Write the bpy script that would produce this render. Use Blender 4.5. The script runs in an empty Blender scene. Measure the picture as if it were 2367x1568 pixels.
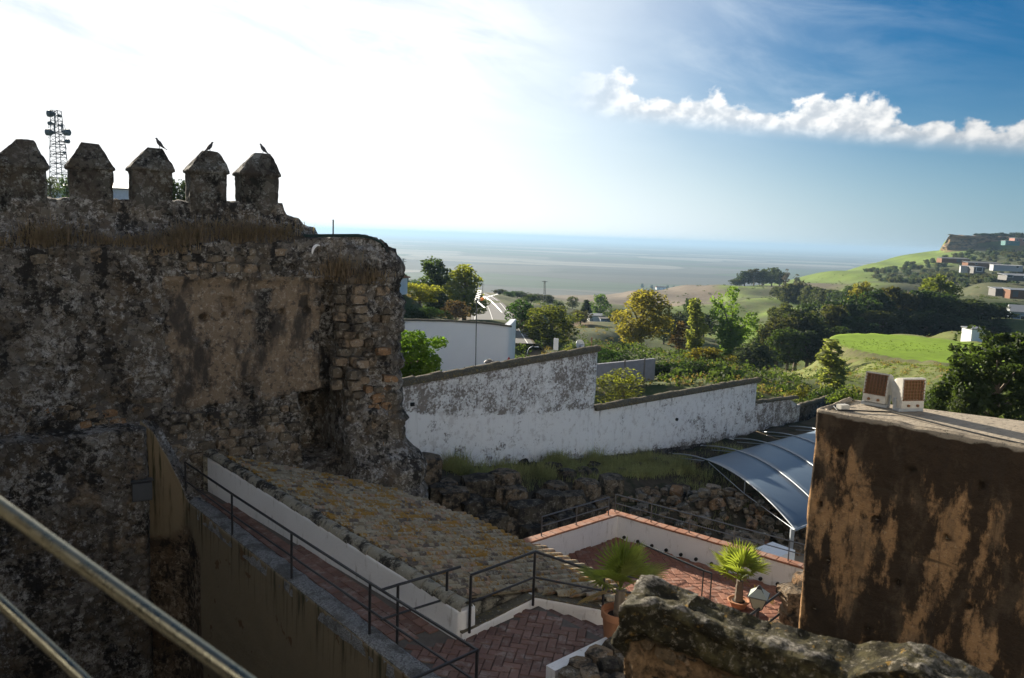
import bpy, bmesh, math, random
import numpy as np
from mathutils import Vector, Matrix

SC = bpy.context.scene
R = math.radians
# ------------------------------------------------------------------ camera
W_, H_, FPX = 2367.0, 1568.0, 1787.0
PITCH, ROLL = -7.62, 2.06
CAMROT = Matrix.Rotation(R(90 + PITCH), 3, 'X') @ Matrix.Rotation(R(ROLL), 3, 'Z')
cam_d = bpy.data.cameras.new('camera')
cam_d.sensor_width = 36.0
cam_d.lens = 36.0 * FPX / W_
cam_d.clip_start = 0.05
cam_d.clip_end = 200000.0
cam_d.dof.use_dof = True
cam_d.dof.focus_distance = 21.0
cam_d.dof.aperture_fstop = 2.4
cam = bpy.data.objects.new('camera', cam_d)
cam.matrix_world = CAMROT.to_4x4()
SC.collection.objects.link(cam)
SC.camera = cam

# ------------------------------------------------------------------ light
SUN_AZ, SUN_EL = -32.0, 16.5        # degrees: azimuth from +Y (negative = left), elevation
sd = Vector((math.sin(R(SUN_AZ)) * math.cos(R(SUN_EL)), math.cos(R(SUN_AZ)) * math.cos(R(SUN_EL)), math.sin(R(SUN_EL))))
sun_l = bpy.data.lights.new('sun', 'SUN')
sun_l.energy = 5.0
sun_l.angle = R(0.53)
sun_l.color = (1.0, 0.90, 0.74)
sun = bpy.data.objects.new('sun', sun_l)
sun.rotation_euler = (-sd).to_track_quat('-Z', 'Y').to_euler()
sun.location = (-30, 40, 30)
SC.collection.objects.link(sun)

world = bpy.data.worlds.new('World')
SC.world = world
world.use_nodes = True

class NT:
    """tiny node-tree writer"""
    def __init__(s, tree):
        s.t = tree; s.n = tree.nodes; s.l = tree.links
    def new(s, typ, **kw):
        nd = s.n.new(typ)
        ins = kw.pop('ins', None)
        for k, v in kw.items():
            setattr(nd, k, v)
        if ins:
            for k, v in ins.items():
                s.put(nd.inputs[k], v)
        return nd
    def put(s, sock, v):
        if isinstance(v, bpy.types.NodeSocket):
            s.l.new(v, sock)
        elif isinstance(v, (tuple, list)) and sock.type == 'RGBA' and len(v) == 3:
            sock.default_value = (*v, 1.0)
        else:
            sock.default_value = v
    def m(s, op, a, b=0.0, c=0.0, clamp=False):
        nd = s.new('ShaderNodeMath', operation=op, use_clamp=clamp)
        s.put(nd.inputs[0], a); s.put(nd.inputs[1], b)
        if op in ('MULTIPLY_ADD', 'SMOOTH_MIN', 'SMOOTH_MAX', 'COMPARE'): s.put(nd.inputs[2], c)
        return nd.outputs[0]
    def vm(s, op, a, b=(0, 0, 0)):
        nd = s.new('ShaderNodeVectorMath', operation=op)
        s.put(nd.inputs[0], a); s.put(nd.inputs[1], b)
        return nd.outputs[0]
    def mix(s, f, a, b, mode='MIX'):
        nd = s.new('ShaderNodeMix', data_type='RGBA', blend_type=mode)
        s.put(nd.inputs[0], f); s.put(nd.inputs[6], a); s.put(nd.inputs[7], b)
        return nd.outputs[2]
    def sm(s, x, lo, hi, a=0.0, b=1.0):
        nd = s.new('ShaderNodeMapRange', interpolation_type='SMOOTHSTEP')
        s.put(nd.inputs[0], x); nd.inputs[1].default_value = lo; nd.inputs[2].default_value = hi
        s.put(nd.inputs[3], a); s.put(nd.inputs[4], b)
        return nd.outputs[0]
    def noise(s, co, scale, detail=4.0, rough=0.55, col=False, dist=0.0):
        nd = s.new('ShaderNodeTexNoise', ins={'Scale': scale, 'Detail': detail, 'Roughness': rough, 'Distortion': dist})
        s.put(nd.inputs['Vector'], co)
        return nd.outputs['Color' if col else 'Fac']
    def vor(s, co, scale, feature='F1', out='Distance', rand=1.0):
        nd = s.new('ShaderNodeTexVoronoi', feature=feature, ins={'Scale': scale, 'Randomness': rand})
        s.put(nd.inputs['Vector'], co)
        return nd.outputs[out]
    def mapv(s, co, scale):
        return s.vm('MULTIPLY', co, scale)

# world: Nishita sky with a cumulus bank and thin cirrus laid into it by direction
w = NT(world.node_tree)
for nd in list(w.n): w.n.remove(nd)
SKY_STRENGTH = 0.10
sky = w.new('ShaderNodeTexSky', sky_type='NISHITA', sun_disc=False, sun_elevation=R(SUN_EL), sun_rotation=R(SUN_AZ),
            altitude=250.0, air_density=1.0, dust_density=2.2, ozone_density=3.0)
tc = w.new('ShaderNodeTexCoord')
D = tc.outputs['Generated']
sep = w.new('ShaderNodeSeparateXYZ'); w.put(sep.inputs[0], D)
el = w.m('MULTIPLY', w.m('ARCSINE', sep.outputs[2]), 180 / math.pi)
az = w.m('MULTIPLY', w.m('ARCTAN2', sep.outputs[0], sep.outputs[1]), 180 / math.pi)
# cumulus bank
base = w.m('MULTIPLY_ADD', az, -0.095, 9.6)          # underside elevation falls to the right
h = w.m('SUBTRACT', el, base)
cv = w.new('ShaderNodeCombineXYZ'); w.put(cv.inputs[0], az); w.put(cv.inputs[1], w.m('MULTIPLY', el, 1.25)); cv.inputs[2].default_value = 3.7
big = w.noise(cv.outputs[0], 0.17, 2.0, 0.5)
puff = w.noise(cv.outputs[0], 0.62, 5.0, 0.52, dist=0.1)
height = w.m('MULTIPLY_ADD', w.sm(big, 0.36, 0.62), 1.7, 1.25)
top = w.m('SUBTRACT', height, h)
f = w.m('ADD', w.m('MULTIPLY', top, 0.62), w.m('MULTIPLY', w.m('SUBTRACT', puff, 0.5), 2.2))
dens = w.m('MULTIPLY', w.sm(f, 0.0, 0.35), w.sm(h, -0.9, 0.55))
dens = w.m('MULTIPLY', dens, w.sm(az, 2.0, 10.0))
dens = w.m('MULTIPLY', dens, w.sm(az, 60.0, 75.0, 1.0, 0.0))
puff2 = w.noise(w.vm('ADD', cv.outputs[0], (0.35, -0.5, 0.0)), 0.62, 5.0, 0.52, dist=0.1)
shade = w.sm(w.m('ADD', w.m('SUBTRACT', puff, puff2), w.m('MULTIPLY', h, 0.05)), -0.12, 0.22)
sunside = w.sm(az, 12.0, 34.0, 1.0, 0.72)
c_cloud = w.mix(shade, (2.5, 2.75, 3.0), (4.5, 4.5, 4.45))
c_cloud = w.vm('MULTIPLY', c_cloud, w.new('ShaderNodeCombineXYZ', ins={0: sunside, 1: sunside, 2: sunside}).outputs[0])
# cirrus: two stretched noises
ci = w.new('ShaderNodeCombineXYZ'); w.put(ci.inputs[0], w.m('MULTIPLY', az, 0.06))
w.put(ci.inputs[1], w.m('MULTIPLY_ADD', az, 0.045, w.m('MULTIPLY', el, 0.22)))
cirr = w.noise(ci.outputs[0], 1.3, 6.0, 0.6, dist=0.5)
cf = w.m('MULTIPLY', w.sm(cirr, 0.38, 0.75), w.sm(el, 4.0, 14.0))
cf = w.m('MULTIPLY', cf, w.sm(az, 0.0, 36.0, 0.85, 0.05))
# pale dust veil low over the horizon and round the sun side
veil = w.m('MULTIPLY', w.m('POWER', w.sm(el, 15.0, -1.0), 1.4), w.sm(az, 5.0, 45.0, 0.85, 0.40))
skc = w.mix(1.0, sky.outputs[0], (0.024, 0.205, 0.335), 'MULTIPLY')
sdot = w.new('ShaderNodeVectorMath', operation='DOT_PRODUCT', ins={0: D, 1: tuple(sd)}).outputs['Value']
sang = w.m('MULTIPLY', w.m('ARCCOSINE', sdot), 180 / math.pi)
aur = w.m('POWER', w.sm(sang, 60.0, 20.0), 1.4)          # dusty aureole round the sun
thin = w.noise(w.vm('MULTIPLY', D, (1.0, 1.0, 3.5)), 2.6, 6.0, 0.6, dist=0.6)
skc = w.mix(aur, skc, w.mix(w.sm(thin, 0.32, 0.68), (4.2, 4.2, 4.2), (4.8, 4.8, 4.75)))
c0 = w.mix(veil, skc, w.mix(w.sm(az, -5.0, 38.0), (4.5, 4.6, 4.6), (2.3, 2.95, 3.35)))
c1 = w.mix(cf, c0, (2.55, 3.0, 3.45))
c2 = w.mix(dens, c1, c_cloud)
bg = w.new('ShaderNodeBackground', ins={'Strength': SKY_STRENGTH}); w.put(bg.inputs['Color'], c2)
wo = w.new('ShaderNodeOutputWorld'); w.l.new(bg.outputs[0], wo.inputs['Surface'])

SC.view_settings.view_transform = 'Standard'
SC.view_settings.look = 'None'
SC.view_settings.gamma = 1.0
SC.view_settings.exposure = 1.45
SC.view_settings.use_curve_mapping = False
SC.cycles.use_denoising = True
SC.cycles.max_bounces = 6
SC.cycles.diffuse_bounces = 3
SC.cycles.glossy_bounces = 2
SC.cycles.transmission_bounces = 3
SC.cycles.transparent_max_bounces = 6
SC.cycles.volume_bounces = 0
SC.cycles.sample_clamp_indirect = 6.0
SC.cycles.use_adaptive_sampling = False

# ------------------------------------------------------------------ pixel -> place helpers (photo measured at 2367 x 1568)
def ray(px, py):
    return CAMROT @ Vector(((px - W_ / 2) / FPX, (H_ / 2 - py) / FPX, -1.0))
def atd(px, py, d):
    r = ray(px, py); return r * (d / r.y)
def atz(px, py, z):
    r = ray(px, py); return r * (z / r.z)
def onplane(px, py, p0, n):
    r = ray(px, py); return r * (p0.dot(n) / r.dot(n))
def plan(v): return Vector((v.x, v.y, 0.0))
def proj(v):
    c = CAMROT.transposed() @ Vector(v)
    return (W_ / 2 + FPX * c.x / -c.z, H_ / 2 - FPX * c.y / -c.z)

# ------------------------------------------------------------------ numpy noise
def _h(i, j, k, s):
    n = (i.astype(np.int64) * 374761393 + j.astype(np.int64) * 668265263 + k.astype(np.int64) * 2147483647 + s * 1274126177) & 0xffffffff
    n = ((n ^ (n >> 13)) * 1274126177) & 0xffffffff
    n = ((n ^ (n >> 16)) * 2246822519) & 0xffffffff
    return ((n ^ (n >> 15)) & 0xffffff) / float(0xffffff)
def vnoise(p, s=0):
    p = np.asarray(p, float); i = np.floor(p); f = p - i; f = f * f * (3 - 2 * f); i = i.astype(np.int64)
    x, y, z = i[:, 0], i[:, 1], i[:, 2]; fx, fy, fz = f[:, 0], f[:, 1], f[:, 2]
    def L(a, b, t): return a + (b - a) * t
    v = L(L(L(_h(x, y, z, s), _h(x + 1, y, z, s), fx), L(_h(x, y + 1, z, s), _h(x + 1, y + 1, z, s), fx), fy),
          L(L(_h(x, y, z + 1, s), _h(x + 1, y, z + 1, s), fx), L(_h(x, y + 1, z + 1, s), _h(x + 1, y + 1, z + 1, s), fx), fy), fz)
    return v * 2 - 1
def fbm(p, octv=4, s=0, g=0.5):
    p = np.asarray(p, float); a = 1.0; t = 0; o = np.zeros(len(p))
    for k in range(octv):
        o += a * vnoise(p * (2.03 ** k) + 17.3 * k, s + k); t += a; a *= g
    return o / t
def worley(p, s=0):
    p = np.asarray(p, float); b = np.floor(p).astype(np.int64); d1 = np.full(len(p), 9.0); d2 = np.full(len(p), 9.0); cid = np.zeros(len(p))
    for dx in (-1, 0, 1):
        for dy in (-1, 0, 1):
            for dz in (-1, 0, 1):
                x, y, z = b[:, 0] + dx, b[:, 1] + dy, b[:, 2] + dz
                q = np.stack([x + _h(x, y, z, s), y + _h(x, y, z, s + 1), z + _h(x, y, z, s + 2)], 1)
                d = np.sqrt(((p - q) ** 2).sum(1)); c = _h(x, y, z, s + 3)
                near = d < d1
                d2 = np.where(near, d1, np.minimum(d2, d)); cid = np.where(near, c, cid); d1 = np.where(near, d, d1)
    return d1, d2, cid
def sstep(x, a, b):
    t = np.clip((np.asarray(x, float) - a) / (b - a), 0, 1); return t * t * (3 - 2 * t)

# ------------------------------------------------------------------ object helpers
OFF = {}
def root_off(o): return OFF.get(o.name, Vector((0, 0, 0))) if o else Vector((0, 0, 0))
def tag(o, label=None, cat=None, group=None, kind=None):
    if label: o['label'] = label
    if cat: o['category'] = cat
    if group: o['group'] = group
    if kind: o['kind'] = kind
    return o
def link(o, parent=None):
    SC.collection.objects.link(o)
    if parent is not None: o.parent = parent
    return o
def thing(name, label, cat, loc=(0, 0, 0), group=None):
    o = bpy.data.objects.new(name, None); o.empty_display_size = 0.3
    link(o); o.location = loc; OFF[o.name] = Vector(loc)
    return tag(o, label, cat, group)
def mesh_np(name, V, F, mat=None, smooth=False, quads=True):
    """V (n,3), F (m,4) or (m,3) arrays"""
    me = bpy.data.meshes.new(name)
    V = np.asarray(V, np.float32); F = np.asarray(F, np.int32); k = F.shape[1]
    me.vertices.add(len(V)); me.vertices.foreach_set('co', V.ravel())
    me.loops.add(F.size); me.loops.foreach_set('vertex_index', F.ravel())
    me.polygons.add(len(F)); me.polygons.foreach_set('loop_start', np.arange(0, F.size, k, dtype=np.int32))
    me.polygons.foreach_set('loop_total', np.full(len(F), k, np.int32))
    if smooth: me.polygons.foreach_set('use_smooth', np.ones(len(F), bool))
    me.update(calc_edges=True); me.validate()
    if mat: me.materials.append(mat)
    return me
def part_mesh(name, me, parent=None, M=None):
    """object from shared or own mesh data; M = world matrix (default: mesh is in world coordinates)"""
    o = bpy.data.objects.new(name, me); link(o, parent)
    off = root_off(parent)
    o.matrix_basis = Matrix.Translation(-off) @ (M if M is not None else Matrix.Identity(4))
    OFF[o.name] = off if M is None else Vector((0, 0, 0))
    if M is None and parent is not None:
        # bake the offset so that sub-parts can be parented to this part with a zero transform
        me.transform(Matrix.Translation(-off)); o.matrix_basis = Matrix.Identity(4)
    elif M is None:
        OFF[o.name] = Vector((0, 0, 0))
    return o
class MB:
    def __init__(s): s.v = []; s.f = []
    def add(s, vs, fs):
        b = len(s.v); s.v += [tuple(v) for v in vs]; s.f += [tuple(b + i for i in f) for f in fs]
    def box(s, c, size, X=(1, 0, 0), Y=(0, 1, 0), Z=(0, 0, 1), taper=1.0):
        c = Vector(c); X, Y, Z = Vector(X).normalized(), Vector(Y).normalized(), Vector(Z).normalized(); a, b, d = [q / 2 for q in size]
        vs = [c + X * i * a * (taper if k > 0 else 1) + Y * j * b * (taper if k > 0 else 1) + Z * k * d for k in (-1, 1) for j in (-1, 1) for i in (-1, 1)]
        s.add(vs, [(0, 2, 3, 1), (4, 5, 7, 6), (0, 1, 5, 4), (2, 6, 7, 3), (0, 4, 6, 2), (1, 3, 7, 5)])
    def prism(s, pts, z0, z1):
        n = len(pts); vs = [(p[0], p[1], z0) for p in pts] + [(p[0], p[1], z1 if not callable(z1) else z1(p)) for p in pts]
        s.add(vs, [tuple(range(n - 1, -1, -1)), tuple(range(n, 2 * n))] + [(i, (i + 1) % n, n + (i + 1) % n, n + i) for i in range(n)])
    def tube(s, pts, r, n=8, cap=True):
        pts = [Vector(p) for p in pts]; rs = r if isinstance(r, (list, tuple)) else [r] * len(pts)
        t0 = (pts[1] - pts[0]).normalized(); ref = Vector((0, 0, 1)) if abs(t0.z) < 0.9 else Vector((1, 0, 0))
        vs = []
        for i, p in enumerate(pts):
            t = (pts[min(i + 1, len(pts) - 1)] - pts[max(i - 1, 0)]).normalized()
            a = t.cross(ref).normalized(); b = t.cross(a)
            vs += [p + (a * math.cos(2 * math.pi * k / n) + b * math.sin(2 * math.pi * k / n)) * rs[i] for k in range(n)]
        fs = [(i * n + k, i * n + (k + 1) % n, (i + 1) * n + (k + 1) % n, (i + 1) * n + k) for i in range(len(pts) - 1) for k in range(n)]
        if cap: fs += [tuple(range(n - 1, -1, -1)), tuple((len(pts) - 1) * n + k for k in range(n))]
        s.add(vs, fs)
    def lathe(s, prof, c, n=20, axis=None):
        c = Vector(c); ax = Vector(axis).normalized() if axis else Vector((0, 0, 1))
        ref = Vector((1, 0, 0)) if abs(ax.x) < 0.9 else Vector((0, 1, 0)); a = ax.cross(ref).normalized(); b = ax.cross(a)
        vs = [c + ax * z + (a * math.cos(2 * math.pi * k / n) + b * math.sin(2 * math.pi * k / n)) * r for r, z in prof for k in range(n)]
        fs = [(i * n + k, i * n + (k + 1) % n, (i + 1) * n + (k + 1) % n, (i + 1) * n + k) for i in range(len(prof) - 1) for k in range(n)]
        fs += [tuple(range(n - 1, -1, -1)), tuple((len(prof) - 1) * n + k for k in range(n))]
        s.add(vs, fs)
    def mesh(s, name, mat, smooth=False):
        me = bpy.data.meshes.new(name); me.from_pydata(s.v, [], s.f); me.update()
        bm = bmesh.new(); bm.from_mesh(me); bmesh.ops.recalc_face_normals(bm, faces=bm.faces); bm.to_mesh(me); bm.free()
        if smooth:
            me.polygons.foreach_set('use_smooth', np.ones(len(me.polygons), bool))
            me.set_sharp_from_angle(angle=R(40))
        if mat: me.materials.append(mat)
        return me
    def build(s, name, mat, parent=None, smooth=False):
        return part_mesh(name, s.mesh(name, mat, smooth), parent)
def inpoly(x, y, poly):
    c = False; n = len(poly); j = n - 1
    for i in range(n):
        xi, yi, xj, yj = poly[i][0], poly[i][1], poly[j][0], poly[j][1]
        if (yi > y) != (yj > y) and x < (xj - xi) * (y - yi) / (yj - yi) + xi: c = not c
        j = i
    return c
def basis(X, Y, Z, loc):
    M = Matrix.Identity(4)
    for i, a in enumerate((X, Y, Z)):
        a = Vector(a).normalized()
        for r in range(3): M[r][i] = a[r]
    for r in range(3): M[r][3] = loc[r]
    return M
def lerp(a, b, t): return a + (b - a) * t
def attr(me, name, arr):
    a = me.color_attributes.new(name, 'FLOAT_COLOR', 'POINT')
    c = np.ones((len(me.vertices), 4), np.float32); c[:, :arr.shape[1]] = arr
    a.data.foreach_set('color', c.ravel())
# ------------------------------------------------------------------ materials (all procedural)
def surf(name, fn):
    m = bpy.data.materials.new(name); m.use_nodes = True
    n = NT(m.node_tree); b = m.node_tree.nodes['Principled BSDF']
    P = n.new('ShaderNodeNewGeometry').outputs['Position']
    r = fn(n, P)
    n.put(b.inputs['Base Color'], r['c']); n.put(b.inputs['Roughness'], r.get('r', 0.85)); n.put(b.inputs['Metallic'], r.get('m', 0.0))
    b.inputs['Specular IOR Level'].default_value = r.get('s', 0.3)
    if 'h' in r:
        bp = n.new('ShaderNodeBump', ins={'Strength': r.get('bs', 0.5), 'Distance': r.get('bd', 0.03), 'Height': r['h']})
        n.l.new(bp.outputs[0], b.inputs['Normal'])
    return m
def zone(n, name='zone'):
    a = n.new('ShaderNodeAttribute', attribute_name=name)
    s = n.new('ShaderNodeSeparateColor'); n.l.new(a.outputs['Color'], s.inputs[0])
    return s.outputs[0], s.outputs[1], s.outputs[2]
def orand(n): return n.new('ShaderNodeObjectInfo').outputs['Random']

def rubble_colour(n, P, tint=(1, 1, 1), sc=1.0):
    wp = n.vm('ADD', P, n.vm('MULTIPLY', n.noise(P, 3.0 * sc, 3, col=True), (0.25, 0.25, 0.25)))
    cell = n.vor(wp, 4.2 * sc, out='Color')
    cs = n.new('ShaderNodeSeparateColor'); n.l.new(cell, cs.inputs[0])
    c = n.mix(cs.outputs[0], (0.070, 0.062, 0.052), (0.205, 0.185, 0.155))
    c = n.mix(n.sm(n.noise(P, 1.4 * sc, 5, 0.65), 0.44, 0.66, 0, 0.8), c, (0.125, 0.095, 0.062))
    lic = n.m('ADD', n.m('MULTIPLY', n.noise(P, 6.5 * sc, 8, 0.80), 0.75), n.m('MULTIPLY', n.noise(P, 0.8 * sc, 3, 0.5), 0.25))
    c = n.mix(n.sm(lic, 0.505, 0.575, 0, 0.92), c, n.mix(cs.outputs[1], (0.30, 0.285, 0.255), (0.46, 0.445, 0.41)))
    dk = n.m('ADD', n.m('MULTIPLY', n.noise(n.mapv(P, (1, 1, 0.6)), 1.6 * sc, 5, 0.6), 0.5), n.m('MULTIPLY', n.noise(P, 7.5 * sc, 7, 0.78), 0.5))
    c = n.mix(n.sm(dk, 0.505, 0.565, 0, 0.95), c, (0.020, 0.0185, 0.017))
    joint = n.vor(wp, 4.2 * sc, 'DISTANCE_TO_EDGE')
    c = n.mix(n.sm(joint, 0.0, 0.035, 0.75, 0.0), c, (0.028, 0.025, 0.021))
    return n.mix(1.0, n.mix(1.0, c, (0.95, 0.96, 0.98), 'MULTIPLY'), tint, 'MULTIPLY')

def castle_fn(n, P):
    zr, zg, zb = zone(n)
    c = rubble_colour(n, P)
    brk = n.noise(P, 1.1, 6, 0.62)
    pl = n.mix(n.noise(P, 2.2, 5, 0.6), (0.30, 0.225, 0.15), (0.15, 0.12, 0.09))
    spk = n.noise(P, 9, 7, 0.8)
    pl = n.mix(n.sm(spk, 0.52, 0.62, 0, 0.7), pl, (0.42, 0.38, 0.31))
    pl = n.mix(n.sm(n.noise(P, 6, 8, 0.78), 0.53, 0.60, 0, 0.85), pl, (0.075, 0.064, 0.052))
    pl = n.mix(n.sm(n.noise(n.mapv(P, (1, 1, 0.35)), 1.5, 6, 0.62), 0.50, 0.62, 0.0, 0.92), pl, (0.05, 0.045, 0.04))
    pl = n.mix(n.sm(n.noise(P, 40, 3, 0.6), 0.6, 0.7, 0.0, 0.7), pl, (0.06, 0.05, 0.04))
    f = n.sm(n.m('ADD', zr, n.m('MULTIPLY', n.m('SUBTRACT', brk, 0.5), 1.3)), 0.44, 0.58)
    c = n.mix(f, c, pl)
    st = n.sm(n.m('ADD', zg, n.m('MULTIPLY', n.m('SUBTRACT', n.noise(n.mapv(P, (1, 1, 0.45)), 2.0, 6, 0.65), 0.5), 1.2)), 0.42, 0.72, 0.0, 0.9)
    c = n.mix(st, c, (0.045, 0.040, 0.036))
    ru = n.sm(n.m('ADD', zb, n.m('MULTIPLY', n.m('SUBTRACT', n.noise(P, 3.0, 4, 0.6), 0.5), 0.9)), 0.45, 0.7, 0.0, 0.85)
    c = n.mix(ru, c, n.mix(n.noise(P, 9, 3), (0.42, 0.22, 0.10), (0.24, 0.15, 0.08)))
    v = n.vor(P, 5.0, 'SMOOTH_F1')
    h = n.m('ADD', n.m('MULTIPLY', n.noise(P, 14, 8, 0.65), 1.0), n.m('MULTIPLY', n.m('MULTIPLY', v, -1.3), n.m('SUBTRACT', 1.0, f)))
    return dict(c=c, r=0.95, h=h, bs=0.95, bd=0.07, s=0.15)
M_castle = surf('castle_masonry', castle_fn)

def stone_fn(tint=(1, 1, 1), ochre=0.0, dark=0.0):
    def fn(n, P):
        rnd = orand(n)
        c = n.mix(rnd, (0.095, 0.080, 0.060), (0.26, 0.215, 0.155))
        c = n.mix(n.m('MULTIPLY', n.sm(rnd, 0.55, 0.75), 0.4 + ochre), c, (0.24, 0.155, 0.09))
        c = n.mix(n.sm(n.noise(P, 7, 8, 0.78), 0.52, 0.61, 0, 0.8), c, (0.36, 0.335, 0.29))
        c = n.mix(n.sm(n.noise(P, 3.1, 6, 0.7), 0.46 - dark, 0.64 - dark), c, (0.032, 0.030, 0.027))
        c = n.mix(n.sm(n.noise(P, 30, 3, 0.6), 0.54, 0.68, 0, 0.7), c, (0.05, 0.045, 0.04))
        c = n.mix(1.0, c, tint, 'MULTIPLY')
        return dict(c=c, r=0.95, h=n.noise(P, 16, 8, 0.66), bs=0.9, bd=0.05, s=0.15)
    return fn
M_stone = surf('weathered_stone', stone_fn())
M_stone_ochre = surf('ochre_stone', stone_fn((1.1, 1.0, 0.9), 0.5))
M_stone_dark = surf('dark_ashlar_stone', stone_fn((0.75, 0.74, 0.72), 0.0, 0.04))

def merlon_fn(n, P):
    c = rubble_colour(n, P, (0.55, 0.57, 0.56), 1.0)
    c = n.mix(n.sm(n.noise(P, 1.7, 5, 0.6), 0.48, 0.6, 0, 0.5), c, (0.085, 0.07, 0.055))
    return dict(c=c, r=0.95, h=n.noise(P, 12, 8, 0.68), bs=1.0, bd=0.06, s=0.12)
M_merlon = surf('merlon_mortar', merlon_fn)

def whitewash_fn(n, P):
    zr, zg, zb = zone(n)            # r = how far the wash is worn, g = bare dark masonry
    base = n.mix(n.noise(P, 0.9, 5, 0.6), (0.93, 0.925, 0.905), (0.84, 0.83, 0.805))
    fine = n.noise(P, 9, 10, 0.78); mid = n.noise(P, 1.7, 5, 0.6)
    lvl = n.m('ADD', n.m('MULTIPLY', fine, 0.62), n.m('MULTIPLY', mid, 0.38))
    wear = n.m('MULTIPLY_ADD', zr, 0.155, 0.0)
    f = n.sm(n.m('ADD', lvl, wear), 0.585, 0.645, 0.0, 0.9)
    wornc = n.mix(n.noise(P, 5, 6, 0.7), (0.36, 0.30, 0.245), (0.085, 0.075, 0.068))
    c = n.mix(n.sm(n.m('ADD', n.noise(P, 3.3, 6, 0.65), n.m('MULTIPLY', zr, 0.12)), 0.54, 0.66, 0, 0.40), base, (0.50, 0.46, 0.42))
    c = n.mix(f, c, wornc)
    run = n.noise(n.mapv(P, (5, 5, 0.35)), 1.0, 4, 0.6)
    c = n.mix(n.m('MULTIPLY', n.sm(run, 0.58, 0.68), n.m('ADD', 0.12, n.m('MULTIPLY', zb, 0.8)), clamp=True), c, (0.09, 0.085, 0.08))
    c = n.mix(n.sm(n.m('ADD', zg, n.m('MULTIPLY', n.m('SUBTRACT', n.noise(P, 2.3, 6, 0.66), 0.5), 1.1)), 0.45, 0.56, 0, 0.96), c, rubble_colour(n, P, (0.8, 0.78, 0.75)))
    h = n.m('ADD', n.noise(P, 7, 8, 0.66), n.m('MULTIPLY', f, -0.35))
    return dict(c=c, r=0.92, h=h, bs=0.75, bd=0.045, s=0.2)
M_whitewash = surf('worn_whitewash', whitewash_fn)

def white_fn(n, P):
    c = n.mix(n.noise(P, 1.6, 5, 0.6), (0.84, 0.835, 0.825), (0.74, 0.735, 0.72))
    c = n.mix(n.sm(n.noise(n.mapv(P, (3, 3, 0.8)), 2.2, 6, 0.68), 0.56, 0.70, 0, 0.55), c, (0.36, 0.33, 0.29))
    return dict(c=c, r=0.9, h=n.noise(P, 18, 6, 0.6), bs=0.4, bd=0.02, s=0.25)
M_white = surf('white_render', white_fn)
M_white_far = surf('white_house_paint', lambda n, P: dict(c=n.mix(n.noise(P, 0.7, 5, 0.6), (0.86, 0.86, 0.855), (0.78, 0.78, 0.775)), r=0.9))

def tower_fn(n, P):
    zr, zg, zb = zone(n)
    c = n.mix(n.noise(P, 1.3, 6, 0.6), (0.50, 0.295, 0.14), (0.32, 0.185, 0.09))
    c = n.mix(n.sm(n.noise(P, 10, 8, 0.78), 0.52, 0.62, 0, 0.7), c, (0.17, 0.105, 0.06))
    c = n.mix(n.sm(n.noise(P, 14, 8, 0.78), 0.56, 0.64, 0, 0.7), c, (0.55, 0.38, 0.22))
    big = n.noise(n.mapv(P, (1, 1, 0.26)), 1.25, 8, 0.64, dist=0.25)
    med = n.noise(n.mapv(P, (1, 1, 0.55)), 5.0, 8, 0.75)
    lv = n.m('ADD', n.m('MULTIPLY', big, 0.72), n.m('MULTIPLY', med, 0.28))
    f = n.sm(n.m('ADD', lv, n.m('MULTIPLY', zr, 0.20)), 0.50, 0.565, 0, 0.96)
    c = n.mix(f, c, n.mix(n.noise(P, 7, 5), (0.055, 0.038, 0.025), (0.016, 0.0135, 0.011)))
    top = n.mix(n.noise(P, 4, 6, 0.65), (0.40, 0.34, 0.26), (0.22, 0.185, 0.14))
    top = n.mix(n.sm(n.noise(P, 15, 5, 0.65), 0.56, 0.68), top, (0.09, 0.08, 0.06))
    c = n.mix(n.sm(n.noise(n.mapv(P, (1, 1, 0.5)), 2.2, 7, 0.7), 0.50, 0.64, 0, 0.55), c, (0.13, 0.095, 0.062))
    c = n.mix(n.sm(n.noise(n.mapv(P, (6, 6, 0.5)), 1.0, 5, 0.65), 0.56, 0.66, 0, 0.5), c, (0.05, 0.038, 0.028))
    c = n.mix(n.sm(zb, 0.2, 0.8, 0, 0.75), c, (0.06, 0.045, 0.03))
    c = n.mix(n.sm(zg, 0.3, 0.7), c, top)
    return dict(c=c, r=0.95, h=n.m('ADD', n.noise(P, 9, 10, 0.72), n.m('MULTIPLY', f, -0.12)), bs=1.0, bd=0.05, s=0.12)
M_tower = surf('stained_rammed_earth', tower_fn)

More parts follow.
